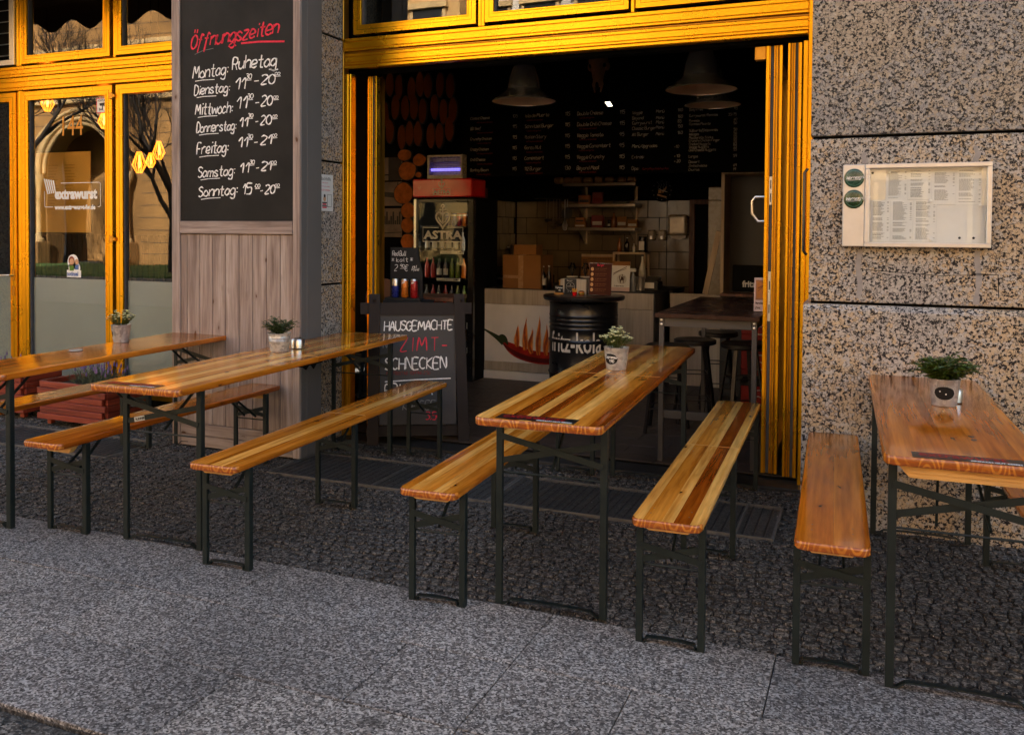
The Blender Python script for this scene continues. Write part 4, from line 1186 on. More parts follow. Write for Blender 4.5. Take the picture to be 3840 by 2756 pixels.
for k in range(6):
    z = 2.605 - k*.1035
    hand(m, c1[k], -3.73, z-.002, .027, .0042, .1, 1.0, .2, 200+k, 0, ym, 0)
    hand(m, p1[k], -3.275, z, .030, .0044, .1, 1.2, .2, 210+k, 0, ym, 0)
    hand(m, c2[k], -3.146, z-.004, .033, .0048, .1, 1.0, .2, 220+k, 0, ym, 0)
    hand(m, p2[k], -2.732, z-.004, .033, .0046, .1, 1.2, .2, 230+k, 0, ym, 0)
    hand(m, c3[k], -2.610, z-.008, .034, .0048, .1, 1.0, .2, 240+k, 0, ym, 0)
    hand(m, p3[k], -2.194, z-.012, .033, .0046, .1, 1.2, .2, 250+k, 0, ym, 0)
    for q, xx in enumerate((-3.66, -3.13, -2.59)):
        hand(m, ['mit sauce und salat', 'tomate und zwiebel', 'rucola und gurke'][(q+k) % 3], xx, z-.040, .016, .0024, .1, 1.2, .2, 260+k+q*7, 0, ym, 1)
for k, (s_, z) in enumerate([('Veggie', 2.583), ('Beyond', 2.533), ('Currywurst', 2.487), ('Classic Burger', 2.437), ('All Burger', 2.380), ('Menü-Upgrades', 2.272), ('Extras:', 2.172), ('Dips:', 2.065)]): hand(m, s_, -2.073, z, .029, .0042, .1, 1.0, .2, 270+k, 0, ym, 0)
hand(m, 'Curry Mayo Ketchup Aioli', -1.97, 2.065, .018, .0026, .1, 1.1, .2, 279, 0, ym, 1)
for k, z in enumerate((2.587, 2.529, 2.486, 2.44, 2.381)):
    hand(m, 'Menü', -1.850, z, .028, .0042, .1, 1.0, .2, 280+k, 0, ym, 0)
    hand(m, ['14.0', '16.0', '8.5', '15.0', '16.0'][k], -1.650, z+.003, .027, .004, .1, 1.0, .2, 290+k, 0, ym, 0)
for z, s_ in ((2.258, '+1.0'), (2.173, '+ 1.0'), (2.126, '+ 2.0')): hand(m, s_, -1.68, z, .026, .004, .1, 1.0, .2, 296, 0, ym, 0)
c5 = [('Daily Fries', 2.593, '11.5'), ('Currywurst/Pommes', 2.539, '3.5/7.5'), ('Pommes', 2.493, '4.0'), ('Pommes Pikante', 2.462, '5.0'), ('Süßkartoffelpommes', 2.404, '5.0'), ('Wedges', 2.370, '5.0'), ('Mozzarella Sticks', 2.339, '5.5'),
      ('Crunchy Chicken Finger', 2.312, '5.5'), ('Chicken Nuggets', 2.281, '6.5'), ('Veggie Nuggets', 2.255, '5.5'), ('Chili Cheese Nuggets', 2.227, '5.5'), ('Langos', 2.170, '5.9'), ('Dessert', 2.121, ''), ('Zimtschnecke', 2.085, '4.9'), ('Churros', 2.05, '1.9')]
for k, (s_, z, p_) in enumerate(c5):
    hand(m, s_, -1.545, z-.004, .023, .0036, .1, .9, .2, 300+k, 0, ym, 0)
    if p_: hand(m, p_, -1.15 if len(p_) < 5 else -1.20, z-.008, .023, .0036, .1, .9, .2, 330+k, 0, ym, 0)
m.build('chalk_lettering', [MAT['menuchalk'], MAT['chalk_red_dim']], mb)

# doorway in the back wall
MAT['brownwood'] = wood('dark_brown_timber', (.05, .018, .008), (.10, .035, .015), (.15, .06, .028), .45, .1, 14, False, 2)
dd = thing('back_doorway', 'dark doorway with brown timber frame right of the tiles', 'doorway')
MB().box(-1.80, -1.745, 9.66, 9.735, 0, 1.84, .003).build('door_frame', MAT['brownwood'], dd)
MB().box(-1.745, -1.30, 9.66, 9.735, 1.79, 1.84, .003).build('door_frame', MAT['brownwood'], dd)
MB().box(-1.743, -1.30, 9.725, 9.735, 0, 1.785).build('opening', MAT['black'], dd)

# ---------------------------------------------------------------- counter
MAT['laminate'] = wood('pale_streaky_laminate', (.38, .325, .255), (.45, .40, .32), (.52, .465, .385), .4, 0, 14, False, 2, 0, .4)
MAT['laminate_w'] = plain('white_panel', (.80, .775, .74), .35, 0, .04)
ct = thing('counter', 'pale laminate counter with a burning chili picture on its front', 'counter')
MB().box(-3.665, -1.845, 8.215, 8.80, .88, .918, .003).build('worktop', MAT['dark'], ct)
MB().box(-3.660, -1.85, 8.20, 8.235, .765, .915, .003).build('front_board', MAT['laminate'], ct)
MB().box(-3.660, -2.86, 8.20, 8.235, .105, .19, .003).build('front_board', MAT['laminate'], ct)
MB().box(-2.62, -1.85, 8.20, 8.235, .105, .762, .003).build('front_board', MAT['laminate'], ct)
MB().box(-1.85, -1.835, 8.21, 8.80, .02, .915, .003).build('side_board', MAT['dark'], ct)
MB().box(-3.675, -3.662, 8.21, 8.80, .02, .80, .003).build('side_board', MAT['laminate'], ct)
MB().box(-3.665, -1.85, 8.19, 8.235, .02, .10, .003).build('skirting', MAT['laminate_w'], ct)
pn = MB().box(-3.645, -2.623, 8.205, 8.235, .193, .762).build('picture_panel', MAT['laminate_w'], ct)
MAT['chili'] = plain('glossy_chili_print', (.36, .016, .008), .3, 0, .5, 9)
MAT['chili_d'] = plain('dark_chili_print', (.12, .004, .004), .4, 0, .3, 9)
MAT['flame'] = plain('flame_print', (.85, .22, .02), .5, 0, .35, 14)
MAT['flame_l'] = plain('flame_print_deep', (.40, .06, .006), .5, 0, .4, 20)
MAT['flame_y'] = plain('flame_print_pale', (.80, .60, .36), .5, 0, .15, 10)
MAT['stem'] = plain('chili_stem_print', (.020, .035, .008), .5)
m = MB(); yp = 8.2035
def blob(pts_c, rad, mi, y, n=26):
    # tapering ribbon along a curve
    k = len(pts_c); b = len(m.v)
    for i, ((px, pz), r_) in enumerate(zip(pts_c, rad)):
        a = pts_c[max(i-1, 0)]; c = pts_c[min(i+1, k-1)]
        dx, dz = c[0]-a[0], c[1]-a[1]; l = math.hypot(dx, dz)
        m.v.append((px-dz/l*r_, y, pz+dx/l*r_)); m.v.append((px+dz/l*r_, y, pz-dx/l*r_))
    for i in range(k-1): m.face((b+2*i, b+2*i+1, b+2*i+3, b+2*i+2), mi)
def bez(p, q, r, s, n=14):
    return [tuple((1-t)**3*p[d]+3*(1-t)**2*t*q[d]+3*(1-t)*t*t*r[d]+t**3*s[d] for d in (0, 1)) for t in [i/n for i in range(n+1)]]
body = bez((-3.36, .40), (-3.22, .27), (-2.95, .20), (-2.625, .30), 18)
blob(body, [.012+.050*math.sin(min(1, i/6)*PI/2)*(1-.12*max(0, i-12)/6) for i in range(19)], 0, yp)
blob([(x, z-.026) for x, z in body], [.004+.018*math.sin(min(1, i/6)*PI/2) for i in range(19)], 1, yp-.0006)
blob(bez((-3.645, .545), (-3.55, .50), (-3.45, .46), (-3.345, .385), 10), [.006+.0003*i*i for i in range(11)], 2, yp-.001)
blob(bez((-3.40, .435), (-3.37, .44), (-3.33, .43), (-3.30, .36), 8), [.010, .022, .030, .034, .034, .030, .022, .012, .004], 2, yp-.0014)
fx = [(-3.20, .34, .24), (-3.12, .31, .36), (-3.05, .28, .28), (-2.98, .27, .42), (-2.90, .27, .34), (-2.83, .27, .44), (-2.75, .26, .36), (-2.68, .28, .30)]
for i, (x, z0, h) in enumerate(fx):
    b = .03*math.sin(i*2.3); h *= 1.18; z0 += .01
    pts = bez((x, z0), (x-.03+b, z0+h*.35), (x+.035-b, z0+h*.6), (x-.012+b, z0+h), 16)
    blob(pts, [.044*math.sin(PI*min(1, (k+2.5)/15))*(1-k/20) for k in range(17)], 4, yp+.0004)
    blob(pts, [.034*math.sin(PI*min(1, (k+2.5)/15))*(1-k/18) for k in range(17)], 3, yp-.0004+.00001*i)
    blob([(p[0]+.010*math.sin(k*.5+i), p[1]) for k, p in enumerate(pts)], [.012*math.sin(PI*min(1, (k+2.5)/15)) for k in range(17)], 5, yp-.0009+.00001*i)
m.build('chili_picture', [MAT['chili'], MAT['chili_d'], MAT['stem'], MAT['flame'], MAT['flame_y'], MAT['flame_l']], ct)
lw = thing('low_partition', 'low pale wooden partition behind the bar table', 'partition')
MB().box(-1.78, -.4, 8.60, 8.64, .02, .885, .003).build('panel', MAT['laminate'], lw)
MB().box(-1.78, -.4, 8.59, 8.65, .886, .90, .002).build('cap', MAT['laminate'], lw)

# cardboard boxes
MAT['card'] = plain('brown_cardboard', (.25, .115, .035), .85, 0, .08, 5)
MAT['tape'] = plain('parcel_tape', (.37, .21, .105), .25, 0, .05, 5)
t = thing('cardboard_box', 'large taped brown cardboard box standing on the counter', 'box', (-3.20, 8.30, .919), -.03, 'cardboard boxes on the counter')
MB().box(-.205, .205, 0, .34, 0, .333, .003).build('box_body', MAT['card'], t)
m = MB(); m.box(-.035, .018, -.0012, 0, .003, .332).box(-.20, .0, -.0016, -.0012, .10, .13); m.build('tape', MAT['tape'], t)
m = MB(); m.box(-.035, .018, -.001, .34, .333, .3342); m.build('tape', MAT['tape'], t)
t = thing('cardboard_box', 'small brown cardboard box on top of the large taped box', 'box', (-3.19, 8.36, 1.2545), .02, 'cardboard boxes on the counter')
MB().box(-.12, .12, 0, .2, 0, .098, .002).build('box_body', MAT['card'], t)
MB().box(-.12, .12, .097, .103, .098, .0988).build('flap_joint', MAT['dark'], t)

# bottle builder
def bottle(x, y, z, h, r, glass, label=None, cap=None, lab='', name='bottle', cat='bottle', grp=None, parent=None):
    if parent is None: t = thing(name, lab, cat, (x, y, z), 0, grp)
    else: t = parent
    pr = [(r*.9, 0), (r, .006), (r, h*.56), (r*.85, h*.64), (r*.36, h*.80), (r*.33, h*.97)]
    MB().lathe(pr, n=16).build('glass_body', glass, t)
    if label: MB().lathe([(r*1.015, h*.16), (r*1.015, h*.48)], n=16, cap0=False, cap1=False).build('label', label, t)
    if cap: MB().lathe([(r*.42, h*.955), (r*.42, h)], n=12).build('cap', cap, t)
    return t
MAT['brownglass'] = plain('dark_bottle_glass', (.012, .007, .004), .08)
MAT['labelw'] = plain('white_bottle_label', (.55, .54, .50), .6)
MAT['clearb'] = plain('pale_bottle', (.5, .5, .46), .2)
bottle(-2.998, 8.37, .919, .225, .030, MAT['brownglass'], MAT['labelw'], MAT['white'], 'dark bottle with white label beside the big cardboard box')
m = MB(); hand(m, 'fritz', -.018, .06, .02, .003, 0, 1, 0, 1, 0, 0, 0)
bottle(-2.935, 8.37, .919, .232, .026, MAT['brownglass'], None, MAT['white'], 'slim dark bottle with white cap, second from the big cardboard box')

# small things on the counter
t = thing('toothpick_cup', 'small cup of wooden skewers on the counter', 'cup', (-2.80, 8.32, .919))
MB().lathe([(.022, 0), (.026, .06)], n=14, cap1=False).build('cup', MAT['clear'], t)
m = MB()
for k in range(14): m.beam((rnd.uniform(-.012, .012), rnd.uniform(-.012, .012), .004), (rnd.uniform(-.022, .022), rnd.uniform(-.018, .018), rnd.uniform(.085, .10)), .003, .003)
m.build('skewer', MAT['cleat'], t)
for i, (x, y) in enumerate([(-2.71, 8.42), (-2.585, 8.45)]):
    t = thing('saucer_jar', ['black jar of spoons under a white saucer rim, left of the pair', 'black jar of cutlery under a white saucer rim, right of the pair'][i], 'jar', (x, y, .919), 0, 'jars on the counter')
    MB().lathe([(.045, 0), (.05, .11), (.045, .118)], n=16).build('jar', MAT['black_gloss'], t)
    MB().lathe([(.054, .119), (.058, .127), (.054, .131), (.03, .132)], n=20).build('rim', MAT['white'], t)
    m = MB()
    for k in range(6):
        a = k*1.1; m.tube([(0, 0, .13), (.03*math.cos(a), .03*math.sin(a), .20+.02*(k % 3))], .003, 5); m.lathe([(.003, 0), (.012, .012), (.003, .026)], (.03*math.cos(a), .03*math.sin(a), .198+.02*(k % 3)), 8)
    m.build('spoon', MAT['black_gloss'], t)
def display_card(name, lab, cat, loc, w, h, lean, front, rz=0, base=True, border=None):
    t = thing(name, lab, cat, loc, rz)
    a = Matrix.Rotation(lean, 4, 'X')
    o = MB().box(-w/2, w/2, 0, .004, 0, h, .001).build('panel', front, t, (0, 0, .002), (-lean, 0, 0))
    if base: MB().box(-w/2, w/2, 0, .06, 0, .003).build('foot', MAT['clear'], t)
    return t, o
MAT['menu_brown'] = plain('brown_menu_print', (.060, .017, .009), .6, 0, .3, 5, spec=.1)
MAT['menu_amber'] = plain('amber_menu_print', (.55, .28, .10), .5, 0, .35, 30)
MAT['pinkp'] = plain('pale_pink_print', (.62, .46, .42), .6, 0, .1, 10)
t, p = display_card('menu_stand', 'brown burger menu card standing on the black drum', 'menu card', (-2.066, 7.16, .960), .190, .262, .12, MAT['menu_brown'])
m = MB()
for k in range(5):
    disc(m, -.072, .215-k*.043, .013, .015, -.0006, 14, 0)
    hand(m, 'burger menu klassik', -.045, .217-k*.043, .009, .0009, 0, 1.1, .1, 400+k, 0, -.0006, 1)
    hand(m, 'pommes und salat dazu', -.045, .203-k*.043, .007, .0006, 0, 1.1, .1, 410+k, 0, -.0006, 1)
hand(m, 'Burger', -.03, .241, .016, .0028, .1, 1.1, .1, 420, 0, -.0006, 2)
m.build('print', [MAT['menu_amber'], MAT['card'], MAT['chalk_red']], p)
MB().box(-.098, .098, .0045, .006, 0, .266).build('acrylic_sheet', MAT['clear'], p)
t, p = display_card('menu_stand', 'white ice cream menu card behind the drum on the counter', 'menu card', (-2.195, 8.30, .921), .180, .285, .10, MAT['paper'])
m = MB()
m.box(-.09, .09, -.0008, -.0002, .245, .285, 0, 2)
ringz(m, .012, .115, 0, .048, -.0006, 30, 0)
for k in range(14):
    a = rnd.uniform(0, 2*PI); r_ = rnd.uniform(.0, .03)
    stroke(m, [(.012+r_*math.cos(a), .115+r_*math.sin(a)-.012), (.012+r_*math.cos(a)+rnd.uniform(-.006, .006), .115+r_*math.sin(a)+.022)], .005, -.0012, 1)
stroke(m, [(-.07, .17), (-.02, .195), (.06, .235)], .005, -.0012, 1); stroke(m, [(-.075, .155), (-.02, .19), (.055, .215)], .004, -.0012, 1)
hand(m, 'Erdbeerbecher', -.06, .045, .012, .002, .1, 1.1, .1, 430, 0, -.0006, 1); hand(m, 'Eis', .03, .02, .014, .002, .1, 1.1, .1, 431, 0, -.0006, 1)
m.box(-.09, .09, -.0008, -.0002, 0, .038, 0, 3)
m.build('print', [MAT['labelw'], MAT['menu_brown'], MAT['card'], MAT['pinkp']], p)
# spray bottle
MAT['sprayg'] = plain('grey_spray_bottle', (.12, .13, .14), .2)
t = thing('spray_bottle', 'grey spray bottle with white trigger on the counter', 'bottle', (-2.085, 8.36, .919))
MB().lathe([(.036, 0), (.037, .09), (.03, .13), (.014, .165), (.012, .19)], n=16, sy=.7).build('body', MAT['sprayg'], t)
MB().box(-.040, .028, -.012, .012, .19, .222, .004).beam((-.03, 0, .19), (-.036, 0, .155), .008, .008).build('trigger', MAT['white'], t)
t = thing('paint_pot', 'grey plastic tub on the counter beside the spray bottle', 'tub', (-2.075, 8.60, .919))
MB().lathe([(.042, 0), (.052, .125), (.055, .135)], n=18).build('tub', MAT['alu'], t)
bottle(-2.09, 8.75, .919, .345, .035, MAT['clearb'], MAT['labelw'], MAT['dark'], 'clear drink bottle with black cap in front of the kitchen shelf rack')
t = thing('cash_register', 'small grey cash register at the right end of the counter', 'cash register', (-1.985, 8.62, .919))
MB().box(-.075, .085, 0, .2, 0, .085, .006).build('body', MAT['dark'], t)
m = MB(); m.prism([(0, .085), (.2, .085), (.2, .13), (.03, .10)], -.06, .07, 'x'); m.build('keypad', MAT['alu'], t)
MB().box(-.06, .045, -.004, -.001, .022, .078, .002).build('card_sign', MAT['white'], t)
# rack behind
MAT['palewood'] = wood('pale_birch', (.36, .26, .16), (.44, .33, .21), (.50, .38, .26), .5, 0, 12, False, 2, 0, .5)
t = thing('kitchen_rack', 'small pale wooden rack carrying bottles behind the counter', 'rack', (-2.245, 8.82, .919))
MB().box(-.168, .168, 0, .2, .345, .366, .002).build('shelf', MAT['palewood'], t)
for x in (-.157, .157):
    for y in (.01, .19): MB().box(x-.011, x+.011, y-.01, y+.01, 0, .344, .002).build('leg', MAT['palewood'], t)
MAT['amberb'] = plain('amber_sauce_bottle', (.22, .07, .012), .2)
bottle(-2.364, 8.90, 1.2855, .15, .022, MAT['amberb'], None, MAT['dark'], 'amber sauce bottle at the left end of the rack top')
bottle(-2.285, 8.90, 1.2855, .145, .024, MAT['brownglass'], None, MAT['steel'], 'dark oil bottle on the rack top, second from left')
bottle(-2.214, 8.90, 1.2855, .085, .015, MAT['clearb'], None, MAT['steel'], 'small shiny shaker on the rack top')
t = thing('canister', 'black canister with a white label at the right end of the rack top', 'canister', (-2.13, 8.92, 1.2855))
MB().lathe([(.042, 0), (.043, .15), (.04, .158)], n=18).build('body', MAT['black_gloss'], t); MB().box(-.028, .028, -.046, -.0435, .02, .11).build('label', MAT['labelw'], t)
t = thing('price_board', 'tilted brown board with small writing leaning on the tiled wall', 'board', (-2.71, 9.30, .919), 0)
o = MB().box(-.19, .19, 0, .012, .0, .33, .002).build('board', MAT['card'], t, None, (-.1, 0, 0))
MB().box(-.19, .19, -.004, -.001, .30, .33, .001).build('rail', MAT['palewood'], o)
m = MB()
for i in range(4):
    for j in range(8): m.box(-.17+i*.013, -.163+i*.013, -.0012, -.0006, .26-j*.02, .272-j*.02)
for j in range(14): m.box(-.11+j*.018, -.10+j*.018, -.0012, -.0006, .272, .284)
m.build('print', MAT['dark'], o)
wb = struct(MB().box(-3.80, -1.85, 9.08, 9.70, .85, .905, .004).build('kitchen_worktop', MAT['dark']))
# stove and pots on the left
t = thing('stove', 'dark stove with metal edge left of the cardboard boxes', 'stove', (-3.62, 9.06, 0))
MB().box(-.19, .30, 0, .6, .906, 1.0, .006).build('body', MAT['black_gloss'], t)
MB().box(-.19, .30, -.004, -.001, .96, .985, .001).build('trim', MAT['steel'], t)
for i, (z, r_, h) in enumerate([(1.002, .09, .085), (1.088, .098, .095)]):
    t = thing('cooking_pot', ['lower steel pot on the stove behind the cardboard boxes', 'upper steel pot stacked on the stove'][i], 'pot', (-3.60, 9.25, z+.155), 0, 'stacked steel pots')
    MB().lathe([(r_*.98, 0), (r_, .004), (r_, h-.003), (r_*1.02, h)], n=24).build('pot_body', MAT['steel'], t)
    for sx in (-1, 1): MB().tube([(sx*r_, -.02, h*.7), (sx*(r_+.03), -.02, h*.72), (sx*(r_+.03), .02, h*.72), (sx*r_, .02, h*.7)], .004, 6).build('handle', MAT['steel'], t)
t = thing('grill_stand', 'black burner stand carrying the steel pots', 'stand', (-3.60, 9.25, 1.002))
MB().box(-.10, .10, -.10, .10, 0, .154, .004).build('body', MAT['dark'], t)

# wall shelves with goods
MAT['bagp'] = plain('wrapped_bread', (.33, .18, .07), .3, 0, .25, 14, .4)
MAT['redbag'] = plain('red_packet', (.16, .012, .010), .4, 0, .2, 14)
MAT['orangep'] = plain('orange_packet', (.34, .12, .03), .5, 0, .2, 14)
for i, (z, x0) in enumerate([(2.005, -3.15), (1.776, -3.15), (1.519, -3.08)]):
    t = thing('wall_shelf', ['top steel wall shelf holding wrapped bread', 'middle steel wall shelf above the tiles', 'lowest steel wall shelf holding packets and a carton'][i], 'shelf', (0, 0, z), 0, 'steel wall shelves')
    MB().box(x0, -2.33, 9.40, 9.70, -.018, .016, .002).build('shelf_board', MAT['steel_dark'], t)
    for x in (-2.965, -2.395):
        MB().prism([(9.42, -.019), (9.69, -.019), (9.69, -.16), (9.66, -.16)], x-.004, x+.004, 'x').box(x-.018, x+.018, 9.692, 9.698, -.17, -.019).build('bracket', MAT['steel_dark'], t)
for i, x in enumerate((-3.18+.02, -2.945, -2.695, -2.445)):
    t = thing('bread_pack', ['wrapped bread loaf at the dark left end of the top shelf', 'wrapped bread loaf on the top shelf, second from the left', 'wrapped bread loaf with a bright shine on the top shelf', 'wrapped bread loaf at the right end of the top shelf'][i], 'bread', (x, 9.50, 2.0215), rnd.uniform(-.08, .08), 'wrapped loaves on the top shelf')
    for sx in (-1, 1): MB().box(sx*.058-.054, sx*.058+.054, -.05, .07, 0, .072-.006*(sx > 0), .018).build('loaf', MAT['bagp'], t)
def packet(x0, x1, z, h, mat, lab, cat='packet', y=9.50, cap=None, d=.06):
    t = thing('packet' if cat == 'packet' else cat.replace(' ', '_'), lab, cat, ((x0+x1)/2, y, z), 0)
    w = (x1-x0)/2
    MB().box(-w, w, 0, d, 0, h, .005).build('pack', mat, t)
    MB().box(-w*.8, w*.8, -.002, 0, h*.2, h*.5).build('label', cap or MAT['labelw'], t)
    return t
packet(-2.997, -2.862, 1.7925, .10, MAT['orangep'], 'orange packet on the middle shelf', cap=MAT['dark'])
packet(-2.838, -2.72, 1.7925, .132, MAT['redbag'], 'dark red packet on the middle shelf', cap=MAT['chalk_red_dim'])
packet(-3.04, -2.91, 1.5355, .055, MAT['card'], 'flat brown box stacked low on the lowest shelf', 'box')
packet(-3.03, -2.925, 1.591, .055, MAT['orangep'], 'orange box lying on the flat brown box', 'box', cap=MAT['dark'])
packet(-2.845, -2.71, 1.5355, .135, MAT['redbag'], 'red printed packet on the lowest shelf')
packet(-2.66, -2.628, 1.5355, .082, MAT['black_gloss'], 'small black tin on the lowest shelf', 'tin')
bottle(-2.594, 9.52, 1.5355, .168, .030, MAT['amberb'], None, MAT['dark'], 'squat amber bottle in the middle of the lowest shelf')
t = packet(-2.555, -2.45, 1.5355, .12, MAT['card'], 'tilted brown carton on the lowest shelf', 'carton'); t.rotation_euler = (0, 0, .2)
packet(-2.44, -2.33, 1.5355, .088, MAT['card'], 'low brown carton at the right end of the lowest shelf', 'carton')
t = thing('plate_stack', 'stack of plates at the right of the middle shelf', 'plates', (-2.52, 9.53, 1.7925))
for k in range(3): MB().lathe([(.05, k*.009), (.095, k*.009+.007)], n=22).build('plate', MAT['labelw'], t)
# hanging utensils
for i, (x, z0, r_, lab) in enumerate([(-3.315, 1.592, .035, 'hanging ladle at the left end of the utensil rail'), (-3.27, 1.60, .026, 'short ladle hanging second from the left'), (-3.235, 1.52, .040, 'longest ladle hanging low in the middle'), (-3.19, 1.575, .030, 'ladle hanging fourth on the rail'), (-3.165, 1.545, .030, 'ladle hanging beside the sieve')]):
    t = thing('ladle', lab, 'ladle', (x, 9.36-.03*(i % 2), 0), 0, 'kitchen utensils hanging from the rail')
    MB().tube([(0, 0, 1.85), (0, 0, z0+r_*1.3)], .005, 6).build('handle', MAT['steel_dark'], t)
    MB().lathe([(.004, -r_), (r_*.7, -r_*.7), (r_, 0), (r_*.96, .004)], (0, 0, z0+r_), 16, cap1=False).build('bowl', MAT['steel_dark'], t)
t = thing('sieve', 'round dark sieve hanging beside the ladles', 'sieve', (-3.075, 9.36, 1.69))
MB().lathe([(.004, 0), (.06, .012), (.064, .016)], n=24).build('mesh_bowl', MAT['dark'], t, None, (PI/2, 0, 0)); MB().tube([(0, 0, .06), (0, 0, .16)], .005, 6).build('handle', MAT['steel'], t)
t = thing('whisk', 'wire whisk hanging below the sieve', 'whisk', (-3.09, 9.32, 1.50))
m = MB()
for k in range(6):
    a = k*PI/6; m.tube([(0, 0, .13), (.028*math.cos(a), .028*math.sin(a), .06), (.02*math.cos(a), .02*math.sin(a), .01), (0, 0, 0)], .0015, 4); m.tube([(0, 0, .13), (-.028*math.cos(a), -.028*math.sin(a), .06), (-.02*math.cos(a), -.02*math.sin(a), .01), (0, 0, 0)], .0015, 4)
m.build('wires', MAT['steel'], t); MB().tube([(0, 0, .13), (0, 0, .34)], .006, 6).build('handle', MAT['steel'], t)
o = MB().tube([(-3.45, 9.34, 1.852), (-2.9, 9.34, 1.852)], .006, 8).build('utensil_rail', MAT['steel_dark']); tag(o, 'steel rail the ladles and sieve hang from', 'rail')
# clock
t = thing('wall_clock', 'black round wall clock with steaming cup artwork', 'clock', (-2.095, 9.66, 1.94))
MB().lathe([(.118, 0), (.122, .02), (.11, .03)], n=36).build('case', MAT['black'], t, None, (PI/2, 0, 0))
m = MB()
for k in range(12):
    a = k*PI/6; disc(m, .10*math.sin(a), .10*math.cos(a), .006, .006, -.031, 8, 0)
for q in (-.035, -.01, .02, .045): stroke(m, [(q, .012), (q-.008, .035), (q+.006, .055), (q-.003, .08)], .005, -.031, 1)
m.box(-.04, -.005, -.0312, -.031, -.03, .008, 0, 2); m.quad((.01, -.031, -.03), (.045, -.031, .01), (.055, -.031, .045), (.0, -.031, .0), 2); stroke(m, [(-.05, -.045), (.05, -.075)], .018, -.0305, 2)
m.build('dial_print', [MAT['chalk_dim'], MAT['chalk_dim'], MAT['menu_amber']], t)
m = MB(); m.beam((0, -.034, 0), (.06, -.034, -.018), .003, .006).beam((0, -.036, 0), (-.03, -.036, .02), .003, .006); m.build('hand', MAT['labelw'], t)
# dispensers
MAT['cream'] = plain('cream_plastic', (.30, .245, .165), .25, 0, .05)
for i, (x, lab) in enumerate([(-2.205, 'left soap dispenser on the tiled wall'), (-2.09, 'right soap dispenser on the tiled wall')]):
    t = thing('soap_dispenser', lab, 'dispenser', (x, 9.68, 1.40), 0, 'soap dispensers on the tiles')
    MB().box(-.038, .038, -.06, .02, 0, .112, .014).build('body', MAT['cream'], t); MB().box(-.014, .014, -.068, -.061, .01, .05, .004).build('push_button', MAT['steel'], t)
t = thing('towel_dispenser', 'cream paper towel dispenser on the tiled wall by the doorway', 'dispenser', (-1.916, 9.68, 1.455))
MB().box(-.10, .10, -.10, .02, 0, .225, .02).build('body', MAT['cream'], t); MB().box(-.075, .075, -.105, -.101, .03, .19, .006).build('window', MAT['steel_dark'], t)
m = MB(); m.prism([(-.085, 0), (-.07, -.035), (.02, -.045), (.08, -.03), (.09, 0)], -.06, -.04, 'y'); m.build('paper_towel', MAT['cream'], t)

# ---------------------------------------------------------------- fridge
fr = thing('drinks_fridge', 'tall black drinks fridge with red lit header and white beer lettering', 'fridge', (-3.885, 7.90, 0))
MB().box(-.305, .305, .05, .66, .02, 1.80, .006).build('cabinet_back', MAT['black'], fr)
fr_parts = fr
for nm, a in [('side_frame', (-.315, -.262, 0, .055, .20, 1.80)), ('side_frame', (.275, .335, 0, .055, .20, 1.80)), ('top_frame', (-.26, .273, 0, .055, 1.765, 1.80)), ('bottom_frame', (-.315, .335, 0, .055, .02, .198))]:
    MB().box(*a, .004).build(nm, MAT['black_gloss'], fr)
MB().box(-.312, -.285, -.006, -.0005, .40, 1.80, .002).build('handle_strip', MAT['steel'], fr)
# hollow front: shelves and stock stand proud of the cabinet back
bpy.data.objects.remove([c for c in fr.children if c.name.startswith('cabinet_back')][0])
m = MB(); m.box(-.31, .33, .56, .62, .02, 1.80).box(-.31, -.29, .056, .559, .02, 1.80).box(.31, .33, .056, .559, .02, 1.80).box(-.289, .309, .056, .559, .02, .10)
m.build('cabinet', MAT['black'], fr)
hd = MB().box(-.315, .335, -.035, .30, 1.815, 1.995, .012).build('header', MAT['red'], fr)
MB().box(-.315, .335, .0, .62, 1.80, 1.814).build('header_base', MAT['black'], fr)
def astra(parent, cx, z, s, y, mat, frame=True, solid=True):
    # anchor and heart emblem above boxed lettering
    m = MB()
    def hp(t, k=1): return (cx + s*.052*k*(16*math.sin(t)**3)/16, z+s*.088 + s*.05*k*(13*math.cos(t)-5*math.cos(2*t)-2*math.cos(3*t)-math.cos(4*t))/13)
    stroke(m, [hp(2*PI*i/40) for i in range(41)], s*.011, y, 0)
    stroke(m, [(cx, z+s*.055), (cx, z+s*.165)], s*.010, y-.0003, 0)
    stroke(m, [(cx-s*.022, z+s*.150), (cx+s*.022, z+s*.150)], s*.009, y-.0003, 0)
    ringz(m, cx, z+s*.176, s*.006, s*.014, y-.0003, 16, 0)
    stroke(m, [(cx-s*.034, z+s*.10), (cx-s*.02, z+s*.072), (cx, z+s*.060), (cx+s*.02, z+s*.072), (cx+s*.034, z+s*.10)], s*.009, y-.0003, 0)
    if frame:
        w, h = s*.150, s*.095
        stroke(m, [(cx-s*.03, z+s*.03), (cx-w, z+s*.03), (cx-w, z+s*.03-h), (cx+w, z+s*.03-h), (cx+w, z+s*.03), (cx+s*.03, z+s*.03)], s*.006, y, 0)
    m.build('emblem', mat, parent)
    type_([('ASTRA', s*.075, cx, z-s*.045, s*.0030, 'CENTER', 1.25)], 'brand_lettering', mat, parent, y=y)
MAT['decal'] = plain('white_decal', (.62, .60, .55), .6)
astra(hd, .01, 1.878, .62, -.0365, MAT['decal'])
